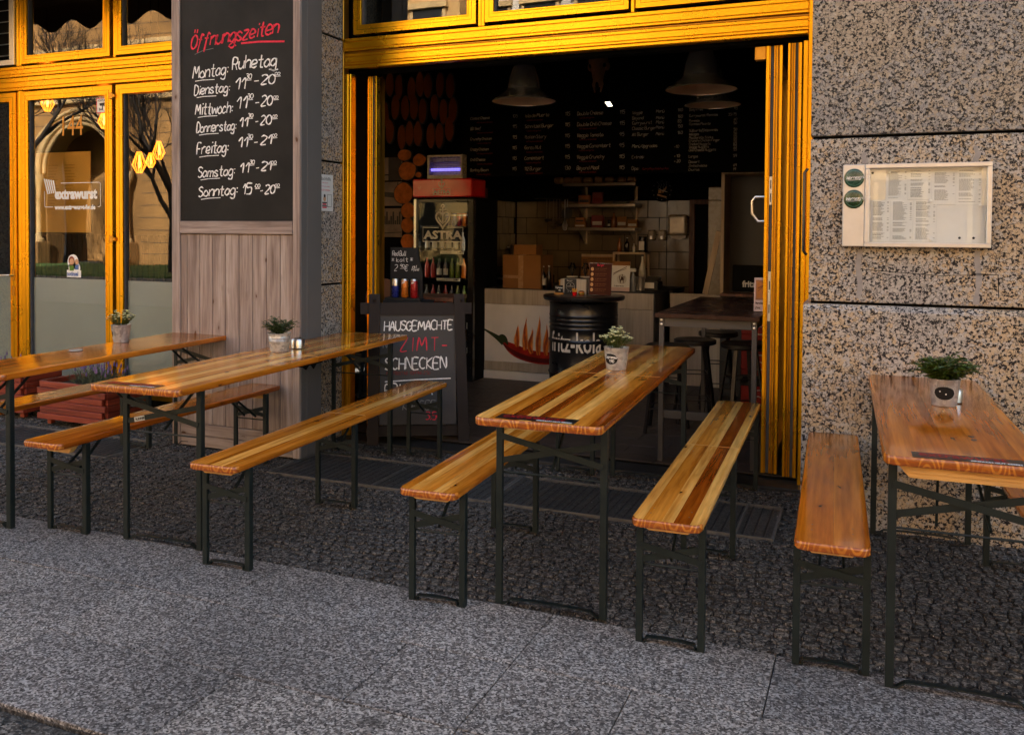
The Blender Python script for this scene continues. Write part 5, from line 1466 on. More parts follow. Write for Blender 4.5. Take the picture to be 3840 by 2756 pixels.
# door glass
MAT['fridgeglass'] = glassmat('fridge_door_glass', (.95, .95, .93), 1.5, 0, 1.0, .015, .5)
gp = MB().box(-.258, .271, .004, .010, .20, 1.762).build('door_glass', MAT['fridgeglass'], fr)
astra(gp, .005, 1.475, 1.45, .0020, MAT['decal'])
MAT['can_r'] = plain('red_can', (.30, .010, .012), .25, .3, .2, 30); MAT['can_o'] = plain('orange_can', (.50, .13, .01), .25, .3, .2, 30)
MAT['can_b'] = plain('blue_can', (.02, .03, .20), .25, .3, .2, 30); MAT['greenb'] = plain('green_bottle_drink', (.09, .13, .012), .15, 0, .2, 20)
MAT['orangeb'] = plain('orange_bottle_drink', (.42, .12, .006), .15, 0, .2, 20); MAT['redb'] = plain('red_bottle_drink', (.30, .014, .006), .15, 0, .2, 20)
def can_mesh(mat, h=.125, r=.027):
    return MB().lathe([(r*.8, 0), (r, .008), (r, h-.012), (r*.82, h)], n=14).mesh('can', mat)
cans = {k: can_mesh(MAT[v]) for k, v in (('r', 'can_r'), ('o', 'can_o'), ('b', 'can_b'))}
lidm = MB().lathe([(.0275, .10), (.0275, .110), (.022, .1255)], n=14, cap0=False).mesh('can_top', MAT['steel'])
for z in (1.535, 1.29, 1.022, .765, .50, .26):
    MB().box(-.285, .305, .07, .5, z-.008, z, .0).build('shelf', MAT['black_gloss'], fr)
for z, xa in ((1.29, -.04), (1.022, -.08)):
    s_ = MB().box(xa, xa+.25, .045, .058, z-.030, z-.002, .0).build('price_strip', MAT['labelw'], fr)
    type_([('2.00' if z > 1.2 else '3.00', .026, xa+.185, z-.024, .0015, 'LEFT', 1.0), ('Flaschenpreis inkl.', .014, xa+.02, z-.021, .0, 'LEFT', 1.0)], 'print', MAT['dark'], s_, y=.0435)
def stock(kind, x, z, mesh, lab, y=.14):
    o = bpy.data.objects.new(kind, mesh); COL.objects.link(o); o.location = (-3.885+x, 7.90+y, z)
    return o
for i, (x, k) in enumerate([(.02, 'b'), (.085, 'b'), (.14, 'r'), (.195, 'o'), (.255, 'b')]):
    t = thing('drink_can', '%s drink can on the top fridge shelf%s' % ({'b': 'blue', 'r': 'red', 'o': 'orange'}[k], [', leftmost', ', second from left', '', '', ', at the right edge'][i]), 'can', (-3.885+x, 8.0, 1.5355), 0, 'cans on the top fridge shelf')
    o = bpy.data.objects.new('can_body', cans[k]); COL.objects.link(o); o.parent = t
    o = bpy.data.objects.new('can_top', lidm); COL.objects.link(o); o.parent = t
def bmesh_bottle(gl, h, r): return MB().lathe([(r*.9, 0), (r, .006), (r, h*.56), (r*.85, h*.64), (r*.38, h*.80), (r*.36, h*.97)], n=12).mesh('bottle_body', MAT[gl])
def blabel(mat, h, r): return MB().lathe([(r*1.02, h*.14), (r*1.02, h*.46)], n=12, cap0=False, cap1=False).mesh('label', MAT[mat])
rows_ = [(1.2905, .19, .024, ['brownglass']*5+['clearb']*2, ['labelw']*7, 'upper bottle shelf', 'labelw'),
         (1.0225, .20, .025, ['redb', 'redb', 'brownglass', 'brownglass', 'greenb', 'greenb', 'orangeb', 'orangeb'], ['redb', 'redb', 'labelw', 'labelw', 'greenb', 'greenb', 'orangeb', 'orangeb'], 'middle bottle shelf', 'x'),
         (.7655, .19, .024, ['brownglass', 'redb', 'brownglass', 'redb', 'brownglass', 'greenb', 'greenb', 'greenb'], ['redb', 'redb', 'redb', 'redb', 'redb', 'greenb', 'greenb', 'greenb'], 'lower bottle shelf', 'x'),
         (.5005, .19, .026, ['brownglass']*6, ['labelw']*6, 'second lowest fridge shelf', 'x'), (.2605, .18, .024, ['brownglass']*6, ['labelw']*6, 'lowest fridge shelf', 'x')]
names = {'brownglass': 'dark', 'redb': 'red', 'greenb': 'green', 'orangeb': 'orange', 'clearb': 'pale'}
for z, h, r_, gs, ls, where, _ in rows_:
    n = len(gs)
    for i, (g_, l_) in enumerate(zip(gs, ls)):
        x = -.255 + (i+.6)*.545/n
        t = thing('drink_bottle', '%s bottle on the %s of the fridge, %s from the left' % (names[g_], where, ORD[i]), 'bottle', (-3.885+x, 8.0+rnd.uniform(-.008, .008), z), 0, 'bottles on the %s' % where)
        for me, nm in ((bmesh_bottle(g_, h, r_), 'bottle_body'), (blabel(l_, h, r_), 'label')):
            o = bpy.data.objects.new(nm, me); COL.objects.link(o); o.parent = t
MAT['led'] = plain('fridge_light_strip', (1, 1, 1), .4, emit=(1, .93, .8), es=2.2)  # added glow to brighten the bottles and cans, not a known lamp
for x in (-.280, .300): MB().box(x-.004, x+.004, .060, .066, .30, 1.74).build('light_strip', MAT['led'], fr)
# insect lamp
MAT['uv'] = plain('glowing_violet_tube', (.3, .3, 1), .3, emit=(.16, .13, 1.0), es=.55)
t = thing('insect_lamp', 'insect killer lamp with a glowing violet tube on top of the fridge', 'lamp', (-3.92, 8.02, 1.997))
m = MB(); m.box(-.195, .195, 0, .10, 0, .045, .003).box(-.195, -.17, 0, .10, .046, .245, .003).box(.17, .195, 0, .10, .046, .245, .003).box(-.169, .169, 0, .10, .222, .245, .003).box(-.169, .169, .08, .10, .046, .221)
m.build('housing', MAT['cream'], t)
MB().tube([(-.165, .04, .10), (.165, .04, .10)], .013, 12).build('violet_tube', MAT['uv'], t)
MB().tube([(-.165, .04, .175), (.165, .04, .175)], .006, 8).build('spare_tube', MAT['steel'], t)
m = MB()
for k in range(9): m.tube([(-.17, .012, .055+k*.020), (.17, .012, .055+k*.020)], .0012, 4)
for k in range(20): m.tube([(-.16+k*.0168, .010, .046), (-.16+k*.0168, .010, .222)], .0008, 4)
m.build('wire_grid', MAT['dark'], t)

# log slices, photographs, chair
MAT['slice'] = endgrain('log_end_grain', (.10, .026, .006), (.17, .050, .012))
q_ = MAT['slice'].node_tree.nodes['Principled BSDF']; q_.inputs['Coat Weight'].default_value = 0; q_.inputs['Roughness'].default_value = .95; q_.inputs['Specular IOR Level'].default_value = .05
MAT['slice_l'] = plain('sawn_log_face', (.30, .085, .018), .9, 0, .35, 16, spec=.1)  # lighter copy for the lower slices, front light put into the colour
def slice_(x, y, z, rx, rz, lab, th=.04, i=0):
    t = thing('log_slice', lab, 'log slice', (x, y, z), 0, 'log slices on the wall')
    m = MB(); n = 22; r = random.Random(i)
    ph = r.uniform(0, 6)
    pts = [((rx*(1+.05*math.sin(2*a+ph)+.03*math.sin(5*a+ph)))*math.cos(a), rz*(1+.04*math.cos(3*a+ph))*math.sin(a)) for a in [2*PI*k/n for k in range(n)]]
    o = MB().prism([(p*1.0, q*1.0) for p, q in pts], .002, th, 'y').build('bark_ring', MAT['bark'], t); fix_normals(o)
    o = MB().prism([(p*.93, q*.93) for p, q in pts], 0, .0019, 'y').build('cut_face', MAT['slice_l' if i < 20 else 'slice'], t); fix_normals(o)
for i, (x, z, a, b) in enumerate([(-4.39, 2.255, .085, .06), (-4.22, 2.20, .075, .065), (-4.358, 2.095, .108, .098), (-4.40, 1.865, .112, .115), (-4.345, 1.69, .085, .085), (-4.352, 1.54, .080, .080), (-4.35, 1.375, .085, .085), (-4.23, 2.05, .035, .03), (-4.345, 1.21, .08, .08)]):
    slice_(x, 8.05, z, a, b, 'round log slice beside the fridge, %s from the top' % ORD[i], i=i)
r = random.Random(9); k = 0
for j in range(3):
    for i in range(8):
        x = -4.66+i*.11+r.uniform(-.02, .02)+(j % 2)*.05; z = 2.95-j*.24+r.uniform(-.04, .04)
        slice_(x, 8.05, z, .048, .13, 'tall oval log slice, %s row of the upper wall, %s from the left' % (['top', 'middle', 'bottom'][j], ORD[i]), i=40+k); k += 1
o = MB().box(-4.75, -4.20, 8.10, 8.60, 0, 3.4).build('wall_block', MAT['shopwall']); tag(o, 'dark wall block carrying the log slices and old photographs', 'wall')
MAT['photo_l'] = plain('sepia_photo_pale', (.15, .10, .065), .7, 0, .4, 6); MAT['photo_d'] = plain('sepia_photo_dark', (.018, .011, .008), .7, 0, .5, 14)
for i, (z0, z1) in enumerate([(2.0, 2.235), (1.74, 1.985), (1.42, 1.715)]):
    t = thing('old_photograph', ['top old sepia photograph of a street with trees', 'middle old sepia photograph of a landscape', 'lowest old sepia photograph of a group of people'][i], 'photograph', (-4.58, 8.06, z0), 0, 'old photographs on the wall')
    MB().box(-.16, .155, 0, .012, 0, z1-z0, .001).build('print', MAT['photo_l'], t)
    m = MB()
    if i == 0:
        m.box(.0, .15, -.002, -.0002, .0, z1-z0).box(-.155, -.12, -.0018, -.0002, .06, .2); m.box(-.155, .0, -.0015, -.0002, .05, .065)
    if i == 1: stroke(m, [(-.15, .08), (-.06, .12), (.05, .11), (.15, .09)], .05, -.001, 0); stroke(m, [(.11, .15), (.11, .24)], .01, -.001, 0)
    if i == 2:
        for q in range(12): m.box(-.15+q*.025, -.132+q*.025, -.0015, -.0002, .13, .17+.09*((q*7) % 3)/2)
        stroke(m, [(-.15, .035), (.15, .05)], .008, -.001, 0)
    m.build('dark_shapes', MAT['photo_d'], t)
MAT['tanleather'] = plain('tan_leather', (.17, .065, .028), .5, 0, .15, 8)
t = thing('round_back_chair', 'round backed tan chair behind the chalk easel', 'chair', (-4.02, 6.95, 0), .4)
m = MB(); m.lathe([(.17, 0), (.19, .005)], (0, 0, .45), 24).build('seat', MAT['tanleather'], t)
m = MB(); n = 20
pts = [(-.16, .70)] + [(.16*math.cos(PI-PI*k/n), .88+.17*math.sin(PI-PI*k/n)) for k in range(n+1)] + [(.16, .70)]
o = MB().prism(pts, .15, .17, 'y').build('backrest', MAT['tanleather'], t); fix_normals(o)
for sx in (-1, 1):
    for sy in (-1, 1): MB().beam((sx*.13, sy*.13, .45), (sx*.17, sy*.17, .02), .025, .025).build('leg', MAT['dark'], t)

# high wooden table behind the easel
t = thing('side_table', 'narrow wooden side table behind the chalk easel', 'table', (-3.10, 6.1, 0), .2)
MB().box(-.28, .22, -.16, .30, .955, .985, .004).build('tabletop', MAT['brownwood'], t)
for sx in (-.25, .19):
    for sy in (-.13, .27): MB().box(sx-.02, sx+.02, sy-.02, sy+.02, .02, .954).build('leg', MAT['dark'], t)
# ---------------------------------------------------------------- right part of the interior
MAT['drumb'] = plain('black_drum_enamel', (.010, .010, .011), .28, 0, .2, 4, .2)
t = thing('oil_drum_table', 'black oil drum with fritz lettering used as a bar table', 'drum table', (-2.215, 7.20, FZ))
pr = [(.272, 0), (.285, .01), (.285, .25)]
for zc in (.28, .55): pr += [(.285, zc), (.296, zc+.018), (.285, zc+.036)]
for k in range(4): pr += [(.285, .66+k*.035), (.290, .668+k*.035), (.285, .676+k*.035)]
pr += [(.285, .86), (.29, .875), (.27, .882)]
MB().lathe(pr, n=40).build('drum', MAT['drumb'], t)
MB().lathe([(.335, .900), (.342, .912), (.342, .930), (.335, .936)], n=44).build('round_top', MAT['drumb'], t)
# wrapped lettering
def wrap(obj, r, a0):
    for v in obj.data.vertices:
        x, z = v.co.x, v.co.z
        a = a0 + x/r
        v.co = (r*math.sin(a), -r*math.cos(a), z)
o = type_([('fritz-kola', .235, 0, .485, .003, 'LEFT', .56)], 'brand_lettering', MAT['decal'], t); wrap(o, .2868, -.82)
# things on the drum
t = thing('paper_box', 'pale box with a dark round emblem label on the drum', 'box', (-2.33, 7.27, .958), .02)
MB().box(-.115, .115, 0, .09, 0, .125, .003).build('box_body', MAT['laminate'], t)
MB().box(-.078, .028, -.002, -.0003, 0, .124).build('label', MAT['dark'], t)
m = MB(); ringz(m, -.025, .06, .036, .038, -.003, 30, 0); stroke(m, [(-.055, .062), (.005, .062)], .003, -.003, 0); hand(m, 'Reserviert', -.055, .107, .008, .0016, 0, 1.1, .1, 5, 0, -.003, 0); stroke(m, [(-.03, .085), (-.02, .075), (-.03, .068)], .003, -.003, 0)
for k in range(3): disc(m, -.045+k*.02, .018, .004, .004, -.003, 8, 0)
m.build('print', MAT['labelw'], t)
MAT['fries'] = plain('yellow_fries', (.62, .30, .03), .6, 0, .2, 40)
t = thing('toy_fries', 'small red tub of toy fries on the drum', 'toy', (-2.245, 7.04, .958))
MB().lathe([(.017, 0), (.021, .028), (.0225, .032)], n=16).build('tub', MAT['red'], t)
m = MB()
for k in range(12): a = k*.9; m.beam((.010*math.cos(a), .010*math.sin(a), .02), (.019*math.cos(a), .016*math.sin(a), .045+.008*(k % 3)), .006, .006)
m.build('fries', MAT['fries'], t)
t = thing('toy_burger', 'small toy burger beside the toy fries on the drum', 'toy', (-2.205, 7.10, .958))
MB().lathe([(.022, 0), (.025, .006), (.025, .011)], n=18).build('bun', MAT['orangep'], t); MB().lathe([(.027, .0115), (.027, .018)], n=18).build('lettuce', MAT['greenb'], t)
MB().lathe([(.026, .0185), (.026, .024)], n=18).build('patty', MAT['fries'], t); MB().lathe([(.026, .0245), (.024, .032), (.012, .038)], n=18).build('bun', MAT['orangep'], t)
t = thing('chalk_sign', 'tiny black chalk sign on a wooden foot on the drum', 'sign', (-2.42, 7.16, .958), .08)
MB().box(-.034, .034, -.004, 0, .012, .075, .001).build('board', MAT['board'], t); MB().box(-.040, .040, -.014, .012, 0, .0115, .002).build('foot', MAT['cleat'], t)
m = MB(); hand(m, 'Espresso', -.028, .05, .012, .0022, .1, 1, .1, 8, 0, -.005, 0); hand(m, '1,5', -.004, .026, .014, .0024, .1, 1, .1, 9, 0, -.005, 0); m.build('chalk_lettering', MAT['chalk'], t)

# bar table
MAT['tabletop'] = wood('dark_walnut_top', (.022, .010, .006), (.040, .018, .011), (.06, .028, .017), .22, .4, 10, False, 1, .02, .6)
MAT['greysteel'] = plain('grey_powder_coated_steel', (.05, .046, .045), .42, 0, .08, 4)
t = thing('bar_table', 'high dark topped bar table with grey steel frame inside the doorway', 'table', (0, 0, 0))
x0, x1, y0, y1, zt = -1.262, -.618, 5.63, 7.28, .969
MB().box(x0, x1, y0, y1, zt-.028, zt, .003).build('tabletop', MAT['tabletop'], t)
for x in (x0+.022, x1-.050):
    for y in (y0+.03, y1-.06): MB().box(x, x+.032, y, y+.032, FZ, zt-.0285, .002).build('leg', MAT['greysteel'], t)
MB().box(x0+.055, x1-.051, y0+.032, y0+.050, zt-.085, zt-.029, .002).build('apron', MAT['greysteel'], t)
MB().box(x0+.055, x1-.051, y1-.05, y1-.03, zt-.085, zt-.029, .002).build('apron', MAT['greysteel'], t)
for x in (x0+.026, x1-.048): MB().box(x, x+.02, y0+.063, y1-.061, zt-.085, zt-.029, .002).build('apron', MAT['greysteel'], t)
MB().box(x0+.055, x1-.051, y0+.034, y0+.050, .30, .35, .002).build('foot_rail', MAT['greysteel'], t)
m = MB()
for x in (x0+.038, x1-.034):
    for z in (zt-.045, zt-.072): m.lathe([(.008, 0), (.008, .004), (.004, .006)], (0, 0, 0), 10); n_ = 30; vs = m.v[-n_:]; m.v[-n_:] = [(x+a, y0+.030-c, z+b) for a, b, c in vs]
m.build('bolt', MAT['steel'], t)
# table card
t, p = display_card('menu_stand', 'pink ice cream card standing on the bar table at the yellow door', 'menu card', (-.645, 6.02, .970), .11, .22, .10, MAT['pinkp'], 0)
m = MB(); m.box(-.045, .05, -.0012, -.0004, .075, .205, 0, 1); m.box(-.035, .05, -.0018, -.0013, .09, .19, 0, 2); stroke(m, [(-.03, .15), (.0, .17), (.03, .2)], .004, -.0022, 3); stroke(m, [(-.03, .13), (.0, .165), (.02, .20)], .003, -.0022, 3)
hand(m, 'Vanille', -.045, .048, .014, .003, .1, 1, .1, 3, 0, -.001, 3); hand(m, 'Zimt', -.045, .018, .014, .003, .1, 1, .1, 4, 0, -.001, 3)
m.build('print', [MAT['dark'], MAT['orangep'], MAT['orangeb'], MAT['menu_brown']], p)
# bar stools
MAT['stool'] = plain('dark_metal_stool', (.018, .016, .016), .35, .3, .2, 8)
def stool(x, y, rz, lab, first=None):
    t = thing('bar_stool', lab, 'stool', (x, y, FZ), rz, 'bar stools at the high table')
    MB().lathe([(.15, .60), (.162, .607), (.162, .632), (.15, .64), (.06, .634)], n=28).build('seat', MAT['stool'], t)
    for k in range(4):
        a = PI/4+k*PI/2
        MB().beam((.11*math.cos(a), .11*math.sin(a), .60), (.20*math.cos(a), .20*math.sin(a), 0), .028, .012).build('leg', MAT['stool'], t)
    for z, r_ in ((.18, .172), (.38, .142)):
        for k in range(4):
            a = PI/4+k*PI/2; b = a+PI/2
            MB().beam((r_*math.cos(a), r_*math.sin(a), z), (r_*math.cos(b), r_*math.sin(b), z), .02, .006).build('foot_ring', MAT['stool'], t)
    return t
stool(-1.37, 6.55, .1, 'dark metal bar stool nearest the striped table, left of the bar table')
stool(-1.25, 7.0, .3, 'dark metal bar stool half under the bar table, second from the front')
stool(-1.17, 7.62, .2, 'dark metal bar stool behind the bar table, farthest back')
stool(-.88, 6.9, .5, 'dark metal bar stool under the middle of the bar table')
# tall cabinet, white fridge, plank, crates
MAT['greyin'] = plain('grey_cabinet_inside', (.085, .078, .066), .6, 0, .1, 1.5)
t = thing('open_cabinet', 'tall open cabinet with pale wooden edges and grey inside', 'cabinet', (0, 0, 0))
MB().box(-1.275, -1.245, 8.38, 8.76, .92, 2.02, .002).build('side_panel', MAT['palewood'], t)
MB().box(-1.275, -.40, 8.38, 8.76, 2.021, 2.045, .002).build('top_panel', MAT['palewood'], t)
MB().box(-1.275, -.40, 8.38, 8.76, .90, .919, .002).build('bottom_panel', MAT['palewood'], t)
MB().box(-1.244, -.41, 8.74, 8.76, .92, 2.02).build('back_panel', MAT['greyin'], t)
MB().box(-.41, -.385, 8.38, 8.76, .92, 2.02, .002).build('side_panel', MAT['palewood'], t)
MB().box(-1.275, -.40, 8.40, 8.76, FZ, .899, .002).build('lower_panel', MAT['dark'], t)
t = thing('white_fridge', 'white upright fridge with a long handle behind the open cabinet', 'fridge', (0, 0, 0))
MB().box(-1.475, -1.29, 8.93, 9.50, FZ, 1.93, .01).build('cabinet', MAT['cream'], t)
MB().box(-1.478, -1.29, 8.90, 8.925, FZ, 1.80, .008).build('door', MAT['cream'], t)
MB().box(-1.478, -1.29, 8.90, 8.925, 1.805, 1.93, .006).build('upper_door', MAT['cream'], t)
MB().tube([(-1.315, 8.895, 1.30), (-1.315, 8.87, 1.33), (-1.315, 8.87, 1.70), (-1.315, 8.895, 1.73)], .008, 8).build('handle', MAT['greysteel'], t)
o = MB().beam((-1.44, 8.56, .905), (-1.31, 8.50, 1.50), .05, .02, (0, 1, 0)).build('leaning_plank', MAT['palewood']); tag(o, 'pale narrow plank leaning between the white fridge and the cabinet', 'plank')
t = thing('camera_ball', 'round white baby camera on top of the open cabinet', 'camera', (-1.16, 8.50, 2.0465))
MB().lathe([(.030, 0), (.026, .018), (.018, .026)], n=20).build('foot', MAT['cream'], t); MB().lathe([(.012, .027), (.034, .040), (.040, .064), (.034, .088), (.012, .102)], n=20).build('head', MAT['cream'], t)
t = thing('brand_sign', 'black backlit board with fritz lettering behind the bar table', 'sign', (-1.02, 8.30, .955))
MB().box(-.135, .20, 0, .03, 0, .24, .008).build('board', MAT['black'], t)
type_([('fritz', .078, -.045, .045, .003, 'LEFT', .9)], 'brand_lettering', MAT['decal'], t, y=-.001)
o = MB().box(-1.24, -.55, 8.16, 8.36, .915, .945, .003).build('wooden_ledge', MAT['brownwood']); tag(o, 'brown wooden ledge under the black fritz board', 'ledge')
o = MB().box(-1.24, -.55, 8.20, 8.34, FZ, .914).build('ledge_base', MAT['dark']); tag(o, 'dark cupboard below the brown wooden ledge', 'cupboard')
MAT['crate'] = plain('red_plastic_crate', (.36, .010, .008), .35, 0, .12, 4)
for i, (z, lab) in enumerate([(FZ, 'lowest red drink crate right of the bar stools'), (.31, 'middle red drink crate in the stack by the bar table'), (.60, 'topmost red drink crate with a round white emblem')]):
    t = thing('drink_crate', lab, 'crate', (-.78, 7.62, z), .05, 'stacked red drink crates')
    m = MB(); m.box(-.20, .20, 0, .28, 0, .05, .004).box(-.20, .20, 0, .015, .0505, .20, .004).box(-.20, .20, .265, .28, .0505, .20).box(-.20, -.185, .016, .264, .0505, .20).box(.185, .20, .016, .264, .0505, .20)
    m.build('crate_body', MAT['crate'], t); MB().box(-.205, .205, -.005, .285, .2005, .235, .004).build('rim', MAT['dark'], t)
    m = MB(); ringz(m, -.05, .11, .055, .066, -.002, 30, 0); stroke(m, [(-.10, .10), (-.06, .12), (-.02, .10), (.02, .115)], .010, -.002, 0); m.build('emblem', MAT['decal'], t)

# ---------------------------------------------------------------- ceiling lamps, skull
MAT['lampmetal'] = plain('polished_lamp_steel', (.90, .86, .80), .25, .8, .05, 4, vary_rough=.02)
MAT['lampin'] = plain('lamp_inside', (.80, .56, .38), .35, .25, .05, 4, vary_rough=.02)
def pendant(x, y, z, r_, lab):
    t = thing('pendant_lamp', lab, 'pendant lamp', (x, y, z), 0, 'steel pendant lamps')
    MB().lathe([(r_, 0), (r_*.985, .012), (r_*.93, .022), (r_*.60, .085), (r_*.52, .105), (r_*.46, .20), (r_*.34, .29), (r_*.16, .32)], n=44, cap0=False).build('shade', MAT['lampmetal'], t)
    MB().lathe([(r_*.975, .004), (r_*.90, .018), (r_*.58, .078), (r_*.50, .10)], n=44, cap0=False).build('shade_inside', MAT['lampin'], t)
    MB().lathe([(.03, .05), (.05, .02), (.045, -.02), (.01, -.05)], (0, 0, .10), 16).build('bulb', MAT['clearb'], t)
    MB().tube([(0, 0, .32), (0, 0, 3.42-z)], .006, 6).build('cord', MAT['black'], t)
pendant(-2.690, 7.0, 2.565, .268, 'steel dome pendant lamp left of the skull')
pendant(-1.228, 7.0, 2.580, .272, 'larger steel dome lamp with a blue glint, in front of its neighbour')
pendant(-1.262, 7.75, 2.565, .236, 'steel pendant lamp hanging just behind the lamp with the blue glint')
MAT['bone'] = plain('old_bone', (.16, .07, .03), .7, 0, .3, 12, 0, .4, 40)
t = thing('cattle_skull', 'brown cattle skull hanging from the ceiling above the menu board', 'skull', (-2.255, 7.72, 2.72))
def ell(m, c, r, n=14, k=9):
    pr = [(max(.001, math.sin(PI*i/k)), -math.cos(PI*i/k)) for i in range(k+1)]
    b = len(m.v); m.lathe(pr, (0, 0, 0), n); m.v[b:] = [(c[0]+x*r[0], c[1]+y*r[1], c[2]+z*r[2]) for x, y, z in m.v[b:]]
m = MB()
m.tube([(0, 0, .33), (0, -.01, .27), (0, -.02, .20), (0, -.025, .12), (0, -.02, .05)], [.075, .092, .066, .048, .036], 14)
ell(m, (0, .01, .30), (.085, .06, .065)); ell(m, (-.075, 0, .23), (.028, .03, .038)); ell(m, (.075, 0, .23), (.028, .03, .038))
for sx in (-1, 1): m.tube([(sx*.024, -.03, .13), (sx*.040, -.03, .07), (sx*.026, -.03, 0)], [.014, .013, .007], 8)
m.build('skull_bone', MAT['bone'], t)
m = MB(); ell(m, (-.058, -.045, .235), (.020, .022, .025)); ell(m, (.058, -.045, .235), (.020, .022, .025)); ell(m, (0, -.052, .06), (.016, .016, .045)); m.build('eye_socket', MAT['black'], t)
for sx in (-1, 1): MB().tube([(sx*.07, 0, .35), (sx*.14, -.01, .39), (sx*.21, -.02, .44), (sx*.24, -.02, .52)], [.026, .022, .015, .004], 10).build('horn', MAT['bone'], t)
MB().tube([(0, .02, .35), (0, .02, .70)], .004, 5).build('wire', MAT['dark'], t)
MAT['lit'] = plain('lit_window_patch', (.9, .85, .7), .5, emit=(1, .93, .70), es=1.1)
t = thing('ceiling_spot', 'small lit square ceiling light above the menu board', 'ceiling light', (-2.17, 7.75, 2.62))
m = MB(); m.quad((-.035, 0, .02), (.012, 0, .02), (.035, 0, -.02), (-.008, 0, -.02)); m.build('lit_panel', MAT['lit'], t)
MB().box(-.05, .05, .004, .03, .021, .03, .001).tube([(0, .02, .03), (0, .02, .80)], .004, 5).build('bracket', MAT['black'], t)

# ================================================================== beer tables and benches
def rr_y(x, hw, r):
    ax_ = abs(x)-(hw-r)
    return 0.0 if ax_ <= 0 else r-math.sqrt(max(0.0, r*r-ax_*ax_))
def stave_mesh(hw, Lg, xa, xb, ya, yb, z0, z1, r, mats, front, back):
    """one glued stave of a table or bench top between x=xa..xb, y=ya..yb with the corner radius of the whole top"""
    xs = [xa+(xb-xa)*i/4 for i in range(5)]
    if xa <= -hw+1e-6: xs = sorted(set(xs+[-hw+r*(1-math.cos(a*PI/12)) for a in range(7) if -hw+r*(1-math.cos(a*PI/12)) < xb]))
    if xb >= hw-1e-6: xs = sorted(set(xs+[hw-r*(1-math.cos(a*PI/12)) for a in range(7) if hw-r*(1-math.cos(a*PI/12)) > xa]))
    m = MB()
    lv = [(z0, .004), (z0+.004, .001), (z0+.006, 0), (z1-.007, 0), (z1-.003, .0012), (z1-.0008, .0035), (z1, .0075)]
    rings = []
    for z, e in lv:
        f, b = [], []
        for x in xs:
            xx = max(-hw+e, min(hw-e, x))
            f.append((xx, (rr_y(xx, hw-e, max(.001, r-e))+e) if front else ya, z))
            b.append((xx, (Lg-rr_y(xx, hw-e, max(.001, r-e))-e) if back else yb, z))
        rings.append(f+b[::-1])
    n = len(rings[0]); k = len(xs)
    for rg in rings: m.v += rg
    for i in range(len(lv)-1):
        for j in range(n):
            a, c = i*n+j, i*n+(j+1) % n
            endf = (j < k-1 and front) or (k <= j < 2*k-1 and back)
            m.face((a, c, c+n, a+n), 1 if endf else 0, True)
    top = (len(lv)-1)*n
    for j in range(k-1):
        m.face((top+j, top+j+1, top+n-2-j, top+n-1-j), 0); m.face((n-1-j, n-2-j, j+1, j), 0)
    return m.mesh('stave', mats)

